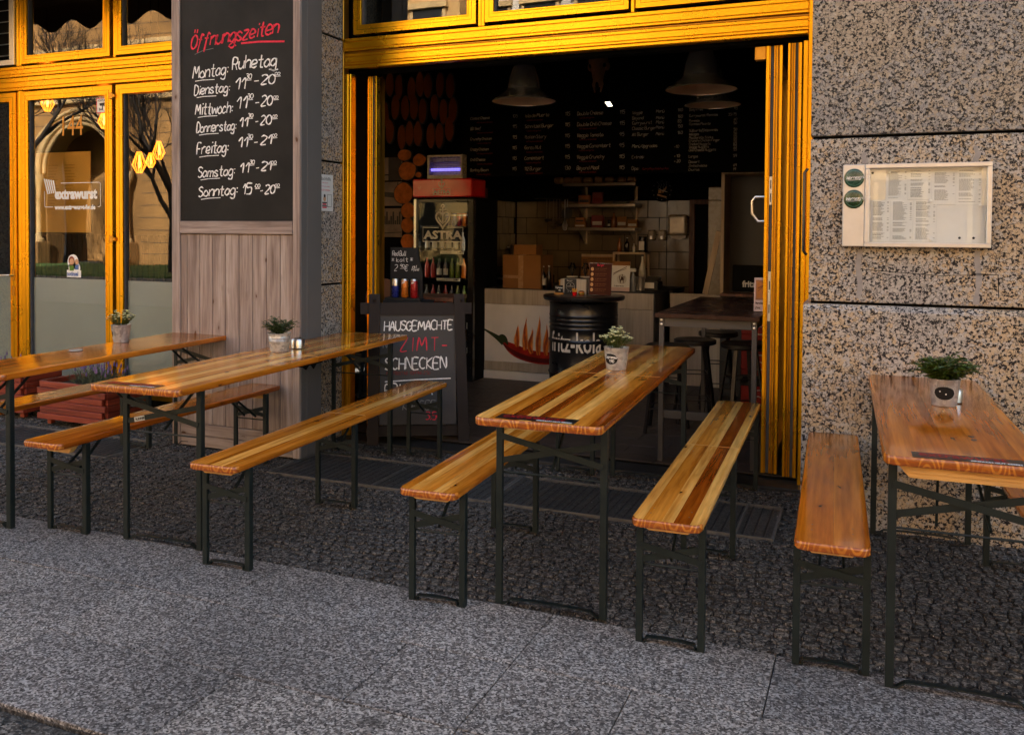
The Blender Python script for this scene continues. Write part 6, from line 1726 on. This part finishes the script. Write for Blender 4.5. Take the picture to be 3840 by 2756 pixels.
def beer_set(kind, lab, grp, X, Y, th, Lg, W, H, fold, tones, seed, sticker=False, label_plate=False, mid=True):
    """kind 'table' or 'bench'; local origin on the ground under the middle of the front edge, +y to the wall"""
    t = thing('beer_'+kind, lab, kind, (X, Y, 0), -th, grp)
    r = random.Random(seed)
    tk = .030 if kind == 'table' else .028
    hw = W/2; z1, z0 = H, H-tk; rad = .040 if kind == 'table' else .034
    # staves
    n = len(tones)
    ws = [r.uniform(.75, 1.25) for _ in range(n)]; s_ = sum(ws); cut = [-hw]
    for w_ in ws: cut.append(cut[-1]+w_/s_*W)
    cut[-1] = hw
    parts = [(0, Lg)] if not fold else [(0, Lg/2-.0012), (Lg/2+.0012, Lg)]
    for (ya, yb) in parts:
        for i, tn in enumerate(tones):
            g_ = .0002
            me = stave_mesh(hw, Lg, cut[i]+(g_ if i else 0), cut[i+1]-(g_ if i < n-1 else 0), ya, yb, z0, z1, rad, [MAT[tn], MAT['end']], ya == 0, yb == Lg)
            o = bpy.data.objects.new('stave', me); COL.objects.link(o); o.parent = t
    if fold:
        MB().box(-hw+.002, hw-.002, Lg/2-.0011, Lg/2+.0011, z0+.002, z1-.001).box(-hw+.006, hw-.006, Lg/2-.0022, Lg/2+.0022, z1+.0002, z1+.0007).build('seam_strip', MAT['cleat'], t)
        for sx in (-1, 1):
            if kind == 'table':
                MB().box(sx*(hw-.05)-.012, sx*(hw-.05)+.012, Lg/2-.11, Lg/2+.11, z0-.018, z0-.0005, .002).prism([(Lg/2-.09, z0-.018), (Lg/2-.05, z0-.04), (Lg/2-.02, z0-.018), (Lg/2+.0, z0-.018), (Lg/2+.03, z0-.045), (Lg/2+.06, z0-.018)], sx*(hw-.05)-.003, sx*(hw-.05)+.003, 'x').build('fold_latch', MAT['black'], t)
    inset, dw = ((.21, .026) if kind == 'table' else (.118, .001)) if fold else ((.085, .018) if kind == 'table' else (.17, -.006))
    ys = [(inset, 1), (Lg-inset, -1)]
    if fold and kind == 'bench' and mid: ys.append((Lg/2-.10, 1))
    lx = hw-dw
    lw = .026 if kind == 'table' else .024
    for yi, dr_ in ys:
        # cross cleat
        ch_ = .022
        cw = lx-.024
        o = MB().prism([(-cw, z0-.0005), (cw, z0-.0005), (cw-.03, z0-ch_), (-cw+.03, z0-ch_)], yi-.045*dr_-.022, yi-.045*dr_+.022, 'y').build('cleat', MAT['cleat'], t); fix_normals(o)
        if not fold:
            o = MB().prism([(-cw, z0-.0005), (cw, z0-.0005), (cw-.035, z0-.040), (-cw+.035, z0-.040)], yi-.045*dr_-.016, yi-.045*dr_+.016, 'y').build('cleat', MAT['cleat'], t); fix_normals(o)
        for sx in (-1, 1):
            xa, xb = (sx*lx, sx*(lx-lw))
            # angle iron leg: front flange and side flange
            m = MB(); m.box(xa, xb, yi-.014, yi-.010, .004, z0-.001, .0008).box(xa, xa-sx*.0035, yi-.0095, yi+.016, .004, z0-.001, .0008)
            m.box(xb, xb+sx*.003, yi-.0095, yi+.004, .004, z0-.001)
            m.build('leg', MAT['green_steel'], t)
        q = lx-lw*.5
        if kind == 'table': b1, b2, zr = (H-.105, H-.193), (H-.207, H-.112), H-.253
        else: b1, b2, zr = (H-.122, H-.163), (H-.178, H-.118), H-.197
        for (za, zb), dy in ((b1, -.0165), (b2, -.0075)):
            MB().beam((-q, yi+dy*1.0, za), (q, yi+dy, zb), .024, .004, (0, 1, 0)).build('cross_brace', MAT['green_steel'], t)
        MB().tube([(-q, yi+.004, zr), (q, yi+.004, zr)], .0042, 6).build('cross_rod', MAT['green_steel'], t)
        fh = .024 if kind == 'table' else .020
        pts = [(-lx, .003), (-lx+.035, .004), (-lx*.72, fh), (-lx*.3, fh+.004), (lx*.3, fh+.004), (lx*.72, fh), (lx-.035, .004), (lx, .003)]
        m = MB()
        for (a, za), (b, zb) in zip(pts, pts[1:]): m.beam((a, yi, za), (b, yi, zb), .024, .004, (0, 0, 1))
        m.build('foot_bar', MAT['green_steel'], t)
        # folding struts
        sl = .30 if kind == 'table' else .20
        for sx in ((-.35, .35) if not fold else (0,)):
            MB().beam((sx*lx, yi+.01*dr_, zr+.02), (sx*lx*.6, yi+sl*dr_, z0-.004), .012, .008, (1, 0, 0)).build('folding_strut', MAT['green_steel'], t)
    m = MB()
    for yi, dr_ in ys:
        for sx in (-1, 1):
            for dy in (-.03, .03):
                disc_pts = [(sx*(hw*.55)+.0035*math.cos(a*PI/4), yi+dy+.0035*math.sin(a*PI/4), z1+.0002) for a in range(8)]
                b_ = len(m.v); m.v += disc_pts; m.face(tuple(b_+k for k in range(8)))
    m.build('screw_head', MAT['dark'], t)
    if sticker:
        s0, s1, y0_, y1_ = sticker
        st = MB().box(s0, s1, y0_, y1_, z1+.0004, z1+.0010).build('sticker', MAT['sticker'], t)
        wz = s1-s0
        o = type_([('extrawurst', .082, s0+.018, y0_+.026, .0012, 'LEFT', wz/.305*.66, 0), ('EINFACH GUT ESSEN', .020, s0+wz*.52, y0_+.006, .0008, 'LEFT', wz/.305*.72, 1)], 'print', [MAT['sticker_red'], MAT['white']], st)
        for v in o.data.vertices: v.co = (v.co.x, v.co.z, z1+.0016)
    if label_plate:
        za, zb = b2[0], b2[1]
        k = .20; xx = -q+2*q*k; zz = za+(zb-za)*k
        p_ = MB().box(-.030, .030, -.002, 0, -.011, .011).build('maker_plate', MAT['labelw'], t, (xx, inset-.0115, zz), (0, -math.atan2(zb-za, 2*q), 0))
        type_([('RLENNER', .014, -.022, -.005, .0008, 'LEFT', .9)], 'print', MAT['dark'], p_, y=-.0026)
    return t
MAT['sticker'] = plain('black_sticker', (.010, .009, .010), .3)
MAT['sticker_red'] = plain('sticker_red', (.40, .012, .012), .4)
L_, M_, D_ = 'w_light', 'w_mid', 'w_dark'; O1, O2 = 'w_orange', 'w_orange2'
GT, GB = 'beer tables in front of the shop', 'beer benches in front of the shop'
beer_set('table', 'plain orange beer table farthest left in front of the glass doors', GT, -4.079, 3.009, -.070, 1.911, .455, .770, False, [O1, O2, O1, O1], 1)
beer_set('bench', 'orange bench behind the farthest left table beside the red planter', GB, -4.545, 3.03, -.03, 1.775, .236, .471, False, [O1, O1], 2)
beer_set('bench', 'orange bench in front of the farthest left table with rounded end', GB, -3.592, 3.024, -.026, 1.785, .238, .471, False, [O1, O2], 3)
beer_set('table', 'long folding beer table with ashtray reaching towards the chalk easel', GT, -3.033, 3.030, -.047, 2.346, .502, .773, True, [M_, M_, L_, M_, M_, L_, M_, L_, M_], 4, sticker=(-.20, .115, .022, .095), label_plate=True)
beer_set('bench', 'folding bench in front of the ashtray table, ending at the chalk easel', GB, -2.572, 3.012, -.054, 2.330, .246, .477, True, [M_, M_, L_, M_], 5)
beer_set('table', 'striped folding beer table carrying the espresso flower pot', GT, -1.123, 3.063, -.042, 2.428, .499, .780, True, [L_, M_, D_, L_, D_, M_, L_, M_, D_], 6, sticker=(-.165, .140, .020, .100))
beer_set('bench', 'striped folding bench left of the espresso pot table', GB, -1.563, 3.047, -.044, 2.318, .244, .478, True, [M_, L_, M_, L_, M_], 7)
beer_set('bench', 'boldly striped folding bench right of the espresso pot table', GB, -.638, 3.048, -.029, 2.396, .246, .480, True, [L_, M_, L_, D_, L_], 8)
beer_set('table', 'orange beer table at the right edge under the menu display case', GT, .286, 3.092, -.029, 1.778, .478, .776, False, [O1, O2, O1, O2, O1], 9, sticker=(-.155, .16, .008, .085))
beer_set('bench', 'orange bench between the yellow doorpost and the right edge table', GB, -.101, 3.049, -.035, 1.743, .234, .477, False, [O2, O1], 10)
beer_set('bench', 'orange bench at the right picture edge beyond the last table', GB, .66, 2.95, -.035, 1.743, .234, .474, False, [O2, O2], 11)

# ================================================================== pots, plants, ashtrays
def galv(name):
    m, nt, bs = newmat(name)
    v = coords(nt); vo = N(nt, 'ShaderNodeTexVoronoi'); vo.inputs['Scale'].default_value = 60; L(nt, v, vo.inputs['Vector'])
    sp = N(nt, 'ShaderNodeSeparateColor'); L(nt, vo.outputs['Color'], sp.inputs[0])
    L(nt, ramp(nt, sp.outputs[0], [(0, (.38, .38, .38)), (1, (.66, .66, .65))]), bs.inputs['Base Color'])
    bs.inputs['Metallic'].default_value = .55; bs.inputs['Roughness'].default_value = .42
    return m
MAT['galv'] = galv('galvanised_pot')
MAT['leaf'] = plain('deep_green_leaf', (.035, .060, .012), .4, 0, .5, 30)
MAT['leaf2'] = plain('bamboo_leaf', (.050, .085, .008), .35, 0, .5, 30)
MAT['leaf3'] = plain('herb_leaf', (.075, .095, .012), .5, 0, .5, 30)
MAT['bloom'] = plain('cream_blossom', (.80, .78, .42), .6, 0, .2, 30)
MAT['lav'] = plain('lavender_flower', (.18, .12, .27), .8, 0, .4, 40)
MAT['lavleaf'] = plain('grey_green_leaf', (.085, .11, .060), .7, 0, .4, 40)
MAT['soil'] = plain('potting_soil', (.02, .014, .01), .95, 0, .3, 60, 0, .9, 90)
def pot(x, y, z, r0, r1, h, lab, ribs=False, oval=None, rz=0):
    t = thing('plant_pot', lab, 'plant pot', (x, y, z), rz, 'metal pots on the tables')
    pr = [(r0*.97, 0), (r0, .002), (r0+.001, .005)]
    if ribs:
        for k in range(3):
            f = .58+k*.09; rr_ = r0+(r1-r0)*f; pr += [(rr_, h*f-.004), (rr_+.0022, h*f), (rr_+.0005, h*f+.004)]
    pr += [(r1, h-.004), (r1+.002, h-.001), (r1+.001, h), (r1-.002, h-.001), (r1-.004, h-.012)]
    MB().lathe(pr, n=36).build('pot_body', MAT['galv'], t)
    if oval is not None:
        a0, txt = oval
        m = MB(); rm = lambda zz: r0+(r1-r0)*zz/h+.0008
        b = len(m.v); k = 36; ow, oh = .040, .027; zc = h*.50
        pts = [(ow*math.cos(2*PI*i/k), zc+oh*math.sin(2*PI*i/k)) for i in range(k)]
        for px, pz in pts: a = a0+px/rm(pz); m.v.append((rm(pz)*math.sin(a), -rm(pz)*math.cos(a), pz))
        # strips to follow the curve
        m.v = []; m.f = []; m.m = []; m.sm = []
        nx = 16
        for i in range(nx+1):
            px = -ow+2*ow*i/nx; hh = oh*math.sqrt(max(0, 1-(px/ow)**2))
            for sg in (-1, 1):
                pz = zc+sg*hh; a = a0+px/rm(zc); m.v.append((rm(pz)*math.sin(a), -rm(pz)*math.cos(a), pz))
        for i in range(nx): m.face((2*i, 2*i+2, 2*i+3, 2*i+1))
        pl = m.build('oval_label', MAT['board'], t)
        m = MB(); k = 40
        for i in range(k):
            aa = 2*PI*i/k; px, pz = (ow+.002)*math.cos(aa), zc+(oh+.002)*math.sin(aa); a = a0+px/rm(zc)
            c_ = Vector((rm(pz)*math.sin(a), -rm(pz)*math.cos(a), pz))
            ell(m, c_, (.0018, .0018, .0018), 6, 4)
            if abs(math.sin(aa)) > .5: px *= 1.12; pz = zc+(oh+.006)*math.sin(aa); a = a0+px/rm(zc); ell(m, (rm(pz)*math.sin(a), -rm(pz)*math.cos(a), pz), (.0016, .0016, .0022), 6, 4)
        m.build('embossed_border', MAT['galv'], t)
        if txt:
            m = MB()
            for s_, px, pz, sz in txt: hand(m, s_, px, zc+pz, sz, .0026, .1, 1.0, .2, 3, 0, 0, 0)
            m.v = [((rm(zv)+.0006)*math.sin(a0+xv/rm(zc)), -(rm(zv)+.0006)*math.cos(a0+xv/rm(zc)), zv) for xv, _, zv in m.v]
            m.build('chalk_lettering', MAT['chalk'], pl)
    MB().lathe([(r1-.006, h-.014), (r1*.5, h-.008)], n=24).build('soil', MAT['soil'], t)
    return t
def leaf_quad(m, p, d, ln, w, r, mi=0, droop=.3):
    d = Vector(d).normalized(); side = d.cross(Vector((0, 0, 1)))
    if side.length < .1: side = Vector((1, 0, 0))
    side = (side.normalized()+Vector((0, 0, r.uniform(-.5, .5)))).normalized()
    p = Vector(p); q = p+d*ln*.5+Vector((0, 0, -droop*ln*.08)); e = p+d*ln+Vector((0, 0, -droop*ln*.45))
    b = len(m.v); m.v += [tuple(p), tuple(q+side*w/2), tuple(e), tuple(q-side*w/2)]
    m.face((b, b+1, b+2, b+3), mi)
def plant_herb(x, y, z, R_, H_, lab, seed, bloom=.5):
    t = thing('flowering_herb', lab, 'plant', (x, y, z), 0, 'plants in the pots')
    r = random.Random(seed); m = MB(); f = MB(); st = MB()
    for k in range(75):
        a = r.uniform(0, 2*PI); q = math.sqrt(r.random()); tip = Vector((R_*q*math.cos(a), R_*q*math.sin(a), H_*(1-.45*q*q)*r.uniform(.6, 1.06)))
        base = Vector((tip.x*.35, tip.y*.35, 0)); st.tube([base, (base+tip)/2+Vector((0, 0, .01)), tip], .0009, 3, cap=False)
        d0 = (tip-base)
        for j in range(9):
            p = base+d0*(.25+.75*j/8); aa = j*2.4+k
            leaf_quad(m, p, (math.cos(aa), math.sin(aa), .5), r.uniform(.010, .017), .006, r)
        if r.random() < bloom:
            for j in range(6):
                aa = j*PI/3; leaf_quad(f, tip+Vector((0, 0, .003)), (math.cos(aa), math.sin(aa), .7), .013, .008, r)
    st.build('stems', MAT['leaf3'], t, kind='stuff'); m.build('leaves', MAT['leaf3'], t, kind='stuff'); f.build('blossoms', MAT['bloom'], t, kind='stuff')
def plant_leafy(x, y, z, R_, H_, lab, seed, mat='leaf', n=46, ln=.04, w=.009, spread=1.0):
    t = thing('leafy_plant', lab, 'plant', (x, y, z), 0, 'plants in the pots')
    r = random.Random(seed); m = MB(); st = MB()
    for k in range(n):
        a = r.uniform(0, 2*PI); q = r.uniform(.1, 1)**.6
        tip = Vector((R_*q*math.cos(a), R_*q*math.sin(a), H_*(1-.5*q*spread)*r.uniform(.55, 1.05)))
        base = Vector((tip.x*.2, tip.y*.2, 0)); mid_ = Vector((tip.x*.5, tip.y*.5, tip.z*.75)); st.tube([base, mid_, tip], .0012, 3, cap=False)
        pts = [base, mid_, tip]
        for j in range(8):
            u_ = .2+.8*j/7; p = (base*(1-u_)**2+mid_*2*u_*(1-u_)+tip*u_*u_)
            aa = a+r.uniform(-1.4, 1.4)
            leaf_quad(m, p, (math.cos(aa), math.sin(aa), r.uniform(.0, .9)), ln*r.uniform(.6, 1.2), w*r.uniform(.7, 1.3), r, 0, .6)
    st.build('stems', MAT[mat], t, kind='stuff'); m.build('leaves', MAT[mat], t, kind='stuff')
pot(-4.33, 4.25, .7705, .044, .059, .112, 'galvanised pot of blossoming herbs on the far left table', oval=(-1.02, [('350', -.014, .002, .013), ('1,90', -.010, -.016, .011)]))
plant_herb(-4.33, 4.25, .872, .085, .10, 'blossoming herb in the pot on the far left table', 1, .75)
pot(-3.172, 4.31, .7735, .052, .066, .108, 'ribbed galvanised pot beside the ashtray on the second table', ribs=True)
plant_leafy(-3.172, 4.31, .872, .098, .125, 'dark leafy plant in the ribbed pot', 2, 'leaf', 60, .032, .010)
pot(-1.19, 4.44, .7805, .050, .063, .115, 'galvanised espresso pot on the striped table', oval=(-.30, [('Espresso', -.029, .004, .013), ('1,90', -.006, -.017, .014)]))
plant_herb(-1.19, 4.44, .885, .085, .105, 'herb with cream blossoms in the espresso pot', 3, .8)
pot(.285, 4.10, .7765, .047, .060, .112, 'galvanised pot with blank black label on the right edge table', oval=(-.05, [('o', -.018, .006, .006), ('o', .004, -.004, .006)]))
plant_leafy(.285, 4.10, .877, .115, .115, 'green bamboo leaves in the pot on the right edge table', 4, 'leaf2', 85, .052, .012, .75)
def ashtray(x, y, z, lab):
    t = thing('ashtray', lab, 'ashtray', (x, y, z), 0, 'steel ashtrays on the tables')
    MB().lathe([(.036, 0), (.040, .004), (.041, .050), (.036, .058), (.026, .060)], n=30, cap1=False).build('bowl', MAT['steel'], t)
    MB().lathe([(.026, .040), (.001, .036)], n=24, cap0=False).build('inside', MAT['dark'], t)
    MB().prism([(-.006, .052), (.006, .052), (0, .078)], .020, .024, 'y').build('clip', MAT['dark'], t)
ashtray(-3.150, 4.46, .7735, 'steel ashtray behind the ribbed pot')
ashtray(.322, 4.19, .7765, 'steel ashtray hidden behind the pot with the blank label')
MAT['glassdisc'] = plain('glass_disc', (.4, .4, .36), .1)
o = MB().lathe([(.036, 0), (.040, .003), (.036, .006)], n=24).build('glass_coaster', MAT['glassdisc'], None, (-4.25, 3.83, .7705)); tag(o, 'flat shiny glass disc lying on the far left table', 'coaster')

# lavender planters
def planter(x, y, rz, lab, W=.70, D=.40, hn=6):
    t = thing('planter_box', lab, 'planter', (x, y, 0), rz, 'red slatted planters')
    for k in range(hn):
        e = .0 if k % 2 == 0 else .028
        z = .045+k*.048
        MB().box(-W/2+e, W/2-e, -D/2, -D/2+.028, z, z+.044, .003).build('slat', MAT['redwood'], t)
        MB().box(-W/2+e, W/2-e, D/2-.028, D/2, z, z+.044, .003).build('slat', MAT['redwood'], t)
        e2 = .028 if k % 2 == 0 else -.0
        for sx in (-1, 1):
            xa = sx*(W/2-.014-.0)
            MB().box(xa-.014, xa+.014, -D/2+.029, D/2-.029, z, z+.044, .003).build('slat', MAT['redwood_y'], t)
    for sx in (-1, 1):
        for sy in (-1, 1): MB().box(sx*(W/2-.07)-.02, sx*(W/2-.07)+.02, sy*(D/2-.07)-.02, sy*(D/2-.07)+.02, 0, .044, .002).build('foot', MAT['redwood'], t)
    MB().box(-W/2+.03, W/2-.03, -D/2+.03, D/2-.03, .27, .29).build('soil', MAT['soil'], t)
    return t
MAT['redwood_y'] = wood('red_stained_wood_side', (.10, .012, .006), (.20, .028, .012), (.29, .05, .022), .4, .1, 18, True, 1, .15, .8)
planter(-5.46, 5.07, -.02, 'red slatted planter with lavender between the two left benches')
planter(-6.40, 5.14, .02, 'dark red slatted planter behind the leg of the far left table')
def lavender(x, y, z, W, D, lab, seed, n=150, hmax=.20):
    t = thing('lavender_plant', lab, 'plant', (x, y, z), 0, 'lavender in the planters')
    r = random.Random(seed); m = MB(); f = MB()
    for k in range(n):
        bx, by = r.uniform(-W/2, W/2), r.uniform(-D/2, D/2)
        h = hmax*r.uniform(.35, 1)*(1-.4*abs(bx)/(W/2))
        a = r.uniform(0, 2*PI); tip = Vector((bx+.05*math.cos(a), by+.05*math.sin(a), h))
        m.tube([(bx*.8, by*.8, 0), tuple(tip)], .0011, 3, cap=False)
        for j in range(9):
            p = Vector((bx*.8, by*.8, 0)).lerp(tip, .1+.7*j/9); aa = r.uniform(0, 2*PI)
            leaf_quad(m, p, (math.cos(aa), math.sin(aa), 1.1), .038, .005, r)
        if h > hmax*.45 and r.random() < .5:
            f.lathe([(.003, 0), (.0065, .008), (.006, .022), (.002, .03)], tuple(tip), 6)
            for q in range(3): leaf_quad(f, tip+Vector((0, 0, .028)), (math.cos(q*2.1), math.sin(q*2.1), 1.2), .014, .006, r)
    m.build('leaves', MAT['lavleaf'], t, kind='stuff'); f.build('blossoms', MAT['lav'], t, kind='stuff')
lavender(-5.38, 5.07, .29, .46, .22, 'lavender in bloom in the red planter', 4)
lavender(-6.52, 5.14, .29, .34, .2, 'lavender in the dark planter at the left edge', 5, 60, .16)

# ================================================================== chalk easel, can stand
MAT['easel'] = plain('dark_brown_easel', (.014, .010, .010), .6, 0, .12, 6, spec=.25)
MAT['slate'] = plain('grey_slate_board', (.034, .034, .037), .6, 0, .22, 3)
ea = thing('chalk_easel', 'dark framed chalk easel sign announcing cinnamon rolls', 'easel', (-2.885, 5.49, 0), .50)
tl = (-.13, 0, 0)
ep = bpy.data.objects.new('panel', MB().box(-.262, .272, .010, .020, .135, .895).mesh('panel', MAT['slate'])); COL.objects.link(ep); ep.parent = ea; ep.rotation_euler = tl
def eb(name, poly, y0, y1):
    o = MB().prism(poly, y0, y1, 'y').build(name, MAT['easel'], ea, None, tl); fix_normals(o); return o
eb('left_post', [(-.345, .0), (-.268, .0), (-.262, 1.045), (-.337, 1.045)], -.006, .022)
eb('right_post', [(.288, .0), (.362, .0), (.330, 1.045), (.258, 1.045)], -.006, .022)
eb('top_rail', [(-.400, .905), (.385, .905), (.385, .985), (-.400, .985)], .0225, .045)
eb('bottom_rail', [(-.35, .055), (.37, .055), (.37, .128), (-.35, .128)], .0225, .045)
eb('inner_rail', [(-.262, .895), (.272, .895), (.270, .965), (-.262, .965)], .002, .0215)
for x in (-.30, .31): MB().beam((x, .13, 1.0), (x, .42, 0), .03, .02, (1, 0, 0)).build('rear_leg', MAT['easel'], ea)
m = MB(); ye = .0088
def he(s_, x, z, sz, wd, seed, mi=0, up=.0, sl=.08, gap=1.2): return hand(m, s_, x, z, sz, wd, sl, gap, .25, seed, up, ye, mi)
he('HAUSGEMACHTE', -.232, .785, .066, .0085, 501, 0, .02, .05, .75)
he('ZIMT-', -.12, .645, .098, .0075, 502, 1, .0, .05, 2.2); he('NY', -.238, .668, .05, .006, 503, 2)
he('SCHNECKEN', -.225, .515, .078, .0095, 504, 0, .02, .05, .95)
he('MIT FROSTING TOPPING 2,50', -.215, .478, .022, .003, 505, 3, .01)
stroke(m, [(-.225, .432), (0, .445), (.235, .452)], .008, ye, 0)
he('FRISCHER', -.225, .335, .074, .0085, 506, 0, .02, .05, 1.0)
he('KAFFEE', -.10, .235, .06, .006, 507, 2, .03); he('3,50', .06, .170, .05, .007, 508, 1)
m.build('chalk_lettering', [MAT['chalk'], MAT['chalk_red'], MAT['chalk_dim'], MAT['chalk_red_dim']], ep)
m = MB(); zz = 0

MAT['signb'] = plain('matt_black_sign', (.016, .0165, .0175), .6, 0, .12, 4, spec=.25)
cs = thing('can_display', 'black cut out sign with energy drink price and a shelf for three cans', 'display stand', (-3.118, 5.75, .992), 0)
MB().prism([(-.130, 0), (.132, 0), (.132, .185), (.108, .27), (.090, .368), (-.130, .368)], 0, .012, 'y').build('sign_board', MAT['signb'], cs)
MB().box(-.135, .15, -.075, -.001, -.012, .006, .002).build('shelf', MAT['signb'], cs)
m = MB(); yc = -.0015
hand(m, 'Red Bull', -.114, .307, .034, .0036, .1, 1, .15, 601, .0, yc, 0, W=.112)
hand(m, '* kalt *', -.120, .262, .030, .0034, .05, 1.3, .15, 602, .03, yc, 0, W=.175)
hand(m, '2', -.098, .198, .045, .0038, .15, 1, .1, 603, 0, yc, 0); hand(m, '90', -.048, .222, .022, .0032, .1, .9, .1, 604, 0, yc, 0, W=.034)
stroke(m, [(-.050, .215), (-.014, .216)], .0028, yc, 0); hand(m, '€', -.010, .198, .045, .0038, .15, 1, .1, 605, 0, yc, 0)
hand(m, 'inkl.', .050, .222, .017, .0026, .1, 1, .1, 606, 0, yc, 0, W=.040); hand(m, 'Pfand', .048, .200, .017, .0026, .1, 1, .1, 607, .05, yc, 0, W=.056)
m.build('chalk_lettering', MAT['chalk'], cs)
for i, (x, mt, lab) in enumerate([(-.066, 'can_b', 'blue and silver energy drink can on the display shelf'), (.012, 'can_o', 'orange energy drink can in the middle of the display shelf'), (.088, 'can_r', 'red energy drink can at the right of the display shelf')]):
    t = thing('energy_drink_can', lab, 'can', (-3.118+x, 5.71, .9985), 0, 'energy drink cans on the display')
    h = .135; r_ = .0265
    MB().lathe([(r_*.8, 0), (r_, .008), (r_, h*.62 if mt == 'can_b' else h-.012), (r_*(1 if mt == 'can_b' else .85), h*.62+.0005 if mt == 'can_b' else h-.004)], n=22).build('can_body', MAT[mt], t)
    MB().lathe([(r_*1.002, h*.62+.001 if mt == 'can_b' else h-.012), (r_*1.002, h-.012), (r_*.84, h), (r_*.70, h-.002)], n=22, cap0=False).build('can_top', MAT['steel'], t)
    m = MB(); m.prism([(-.010, .10), (.012, .108), (.016, .118), (-.006, .116)], -r_-.001, -r_-.0004, 'y'); m.build('print', MAT['decal'], t)
t = thing('display_column', 'black column carrying the can display behind the easel', 'stand', (-3.118, 5.75, 0))
MB().box(-.15, .16, -.08, .14, .02, .979, .004).build('column', MAT['signb'], t)

# ================================================================== menu display case on the granite wall
cz = thing('menu_case', 'aluminium framed glass case with paper menus and two round beer badges', 'display case', (0, 0, 0))
x0, x1, z0, z1 = -.137, .524, 1.415, 1.825; yf = WY-.045
MB().box(x0, -.034, yf, WY, z0, z1, .003).build('side_strip', MAT['alu'], cz)
def fr4(x0, x1, z0, z1, w):
    for a in [(x0, x1, z0, z0+w), (x0, x1, z1-w, z1), (x0, x0+w, z0+w+.0003, z1-w-.0003), (x1-w, x1, z0+w+.0003, z1-w-.0003)]:
        MB().box(a[0], a[1], yf-.004, WY, a[2], a[3], .002).build('frame_bar', MAT['alu'], cz)
fr4(-.0335, x1, z0, z1, .021)
bx0, bx1, bz0, bz1 = -.0125, .503, 1.436, 1.804
MB().box(bx0, bx1, WY-.012, WY-.002, bz0, bz1).build('back_panel', MAT['alu'], cz)
MB().box(bx0, bx1, yf+.006, yf+.009, bz0, bz1).build('pane', MAT['clear'], cz)
MAT['paper_w'] = plain('white_menu_paper', (.80, .79, .77), .7, 0, .05, 6)
sheets = [(.062, .160, 1.646, 1.796), (.161, .266, 1.650, 1.798), (.267, .372, 1.625, 1.797), (.373, .484, 1.622, 1.796), (-.008, .083, 1.440, 1.648), (.084, .186, 1.440, 1.646), (.187, .290, 1.440, 1.647), (.291, .500, 1.438, 1.620)]
for i, (a, b, c_, d) in enumerate(sheets):
    s_ = MB().box(a, b, WY-.0135-.0006*(i % 3), WY-.0125, c_, d).build('menu_sheet', MAT['paper_w'], cz)
    if i == 7: continue
    m = MB(); r = random.Random(70+i); z = d-.010; yk = WY-.0142-.0006*(i % 3)
    while z > c_+.010:
        if r.random() < .10: z -= .009; continue
        tt = r.random() < .08
        ww = (b-a-.020)*(.55 if tt else r.uniform(.5, .78))
        # each printed line is a row of short words
        x = a+.012
        while x < a+.012+ww:
            wl = r.uniform(.004, .012); m.box(x, min(x+wl, a+.012+ww), yk, yk+.0003, z, z+(.0026 if tt else .0017)); x += wl+.0016
        if r.random() < .5: m.box(b-.014, b-.006, yk, yk+.0003, z, z+.0017)
        z -= .0048 if not tt else .007
    m.build('print', MAT['ink'], s_, kind='stuff')
for x, z in [(.076, 1.787), (.478, 1.795), (.262, 1.641), (.478, 1.617), (.268, 1.452)]:
    o = MB().lathe([(.0085, 0), (.0085, .004), (.006, .005)], n=18).build('magnet', MAT['paper_w'], cz, (x, WY-.0155, z), (PI/2, 0, 0))
for x, z in [(.0, 1.783), (.452, 1.462), (.392, 1.462)]:
    MB().lathe([(.006, 0), (.006, .002), (.003, .003)], n=14).build('screw', MAT['dark'], cz, (x, WY-.0130, z), (PI/2, 0, 0))
MAT['bdg'] = plain('green_badge', (.010, .052, .030), .25, 0, .2, 20, .5); MAT['bdg2'] = plain('dark_green_badge', (.012, .040, .008), .25, 0, .2, 20, .5); MAT['bdgr'] = plain('badge_rim', (.05, .16, .12), .3)
for z, mt in ((1.757, 'bdg'), (1.652, 'bdg2')):
    b_ = MB().lathe([(.047, 0), (.047, .004), (.044, .006)], n=40).build('round_badge', MAT[mt], cz, (-.085, yf, z), (PI/2, 0, 0))
    m = MB(); ringz(m, 0, 0, .036, .0385, 0, 40, 1)
    stroke(m, [(-.030, -.010), (.0, -.010), (.030, -.006)], .0016, 0, 0)
    hand(m, 'Wernesgrüner', -.036, -.006, .016, .0022, .25, .55, .1, 4, .06, 0, 0)
    o = m.build('print', [MAT['white'], MAT['bdgr']], cz, (-.085, yf-.0068, z))

# litter of pale flecks on the cobbles
m = MB(); r = random.Random(55)
for k in range(170):
    x, y = r.uniform(-3.6, 1.2), r.uniform(2.2, 5.3)
    a = r.uniform(0, PI); l_ = r.uniform(.002, .008); w_ = r.uniform(.001, .002)
    dx, dy = l_*math.cos(a), l_*math.sin(a); z = .003
    m.quad((x-dx, y-dy, z), (x+w_, y-w_, z), (x+dx, y+dy, z+.001), (x-w_, y+w_, z), 0)
o = m.build('scattered_grit', MAT['paper']); o['kind'] = 'stuff'; o['label'] = 'pale crumbs scattered over the cobbles'; o['category'] = 'litter'
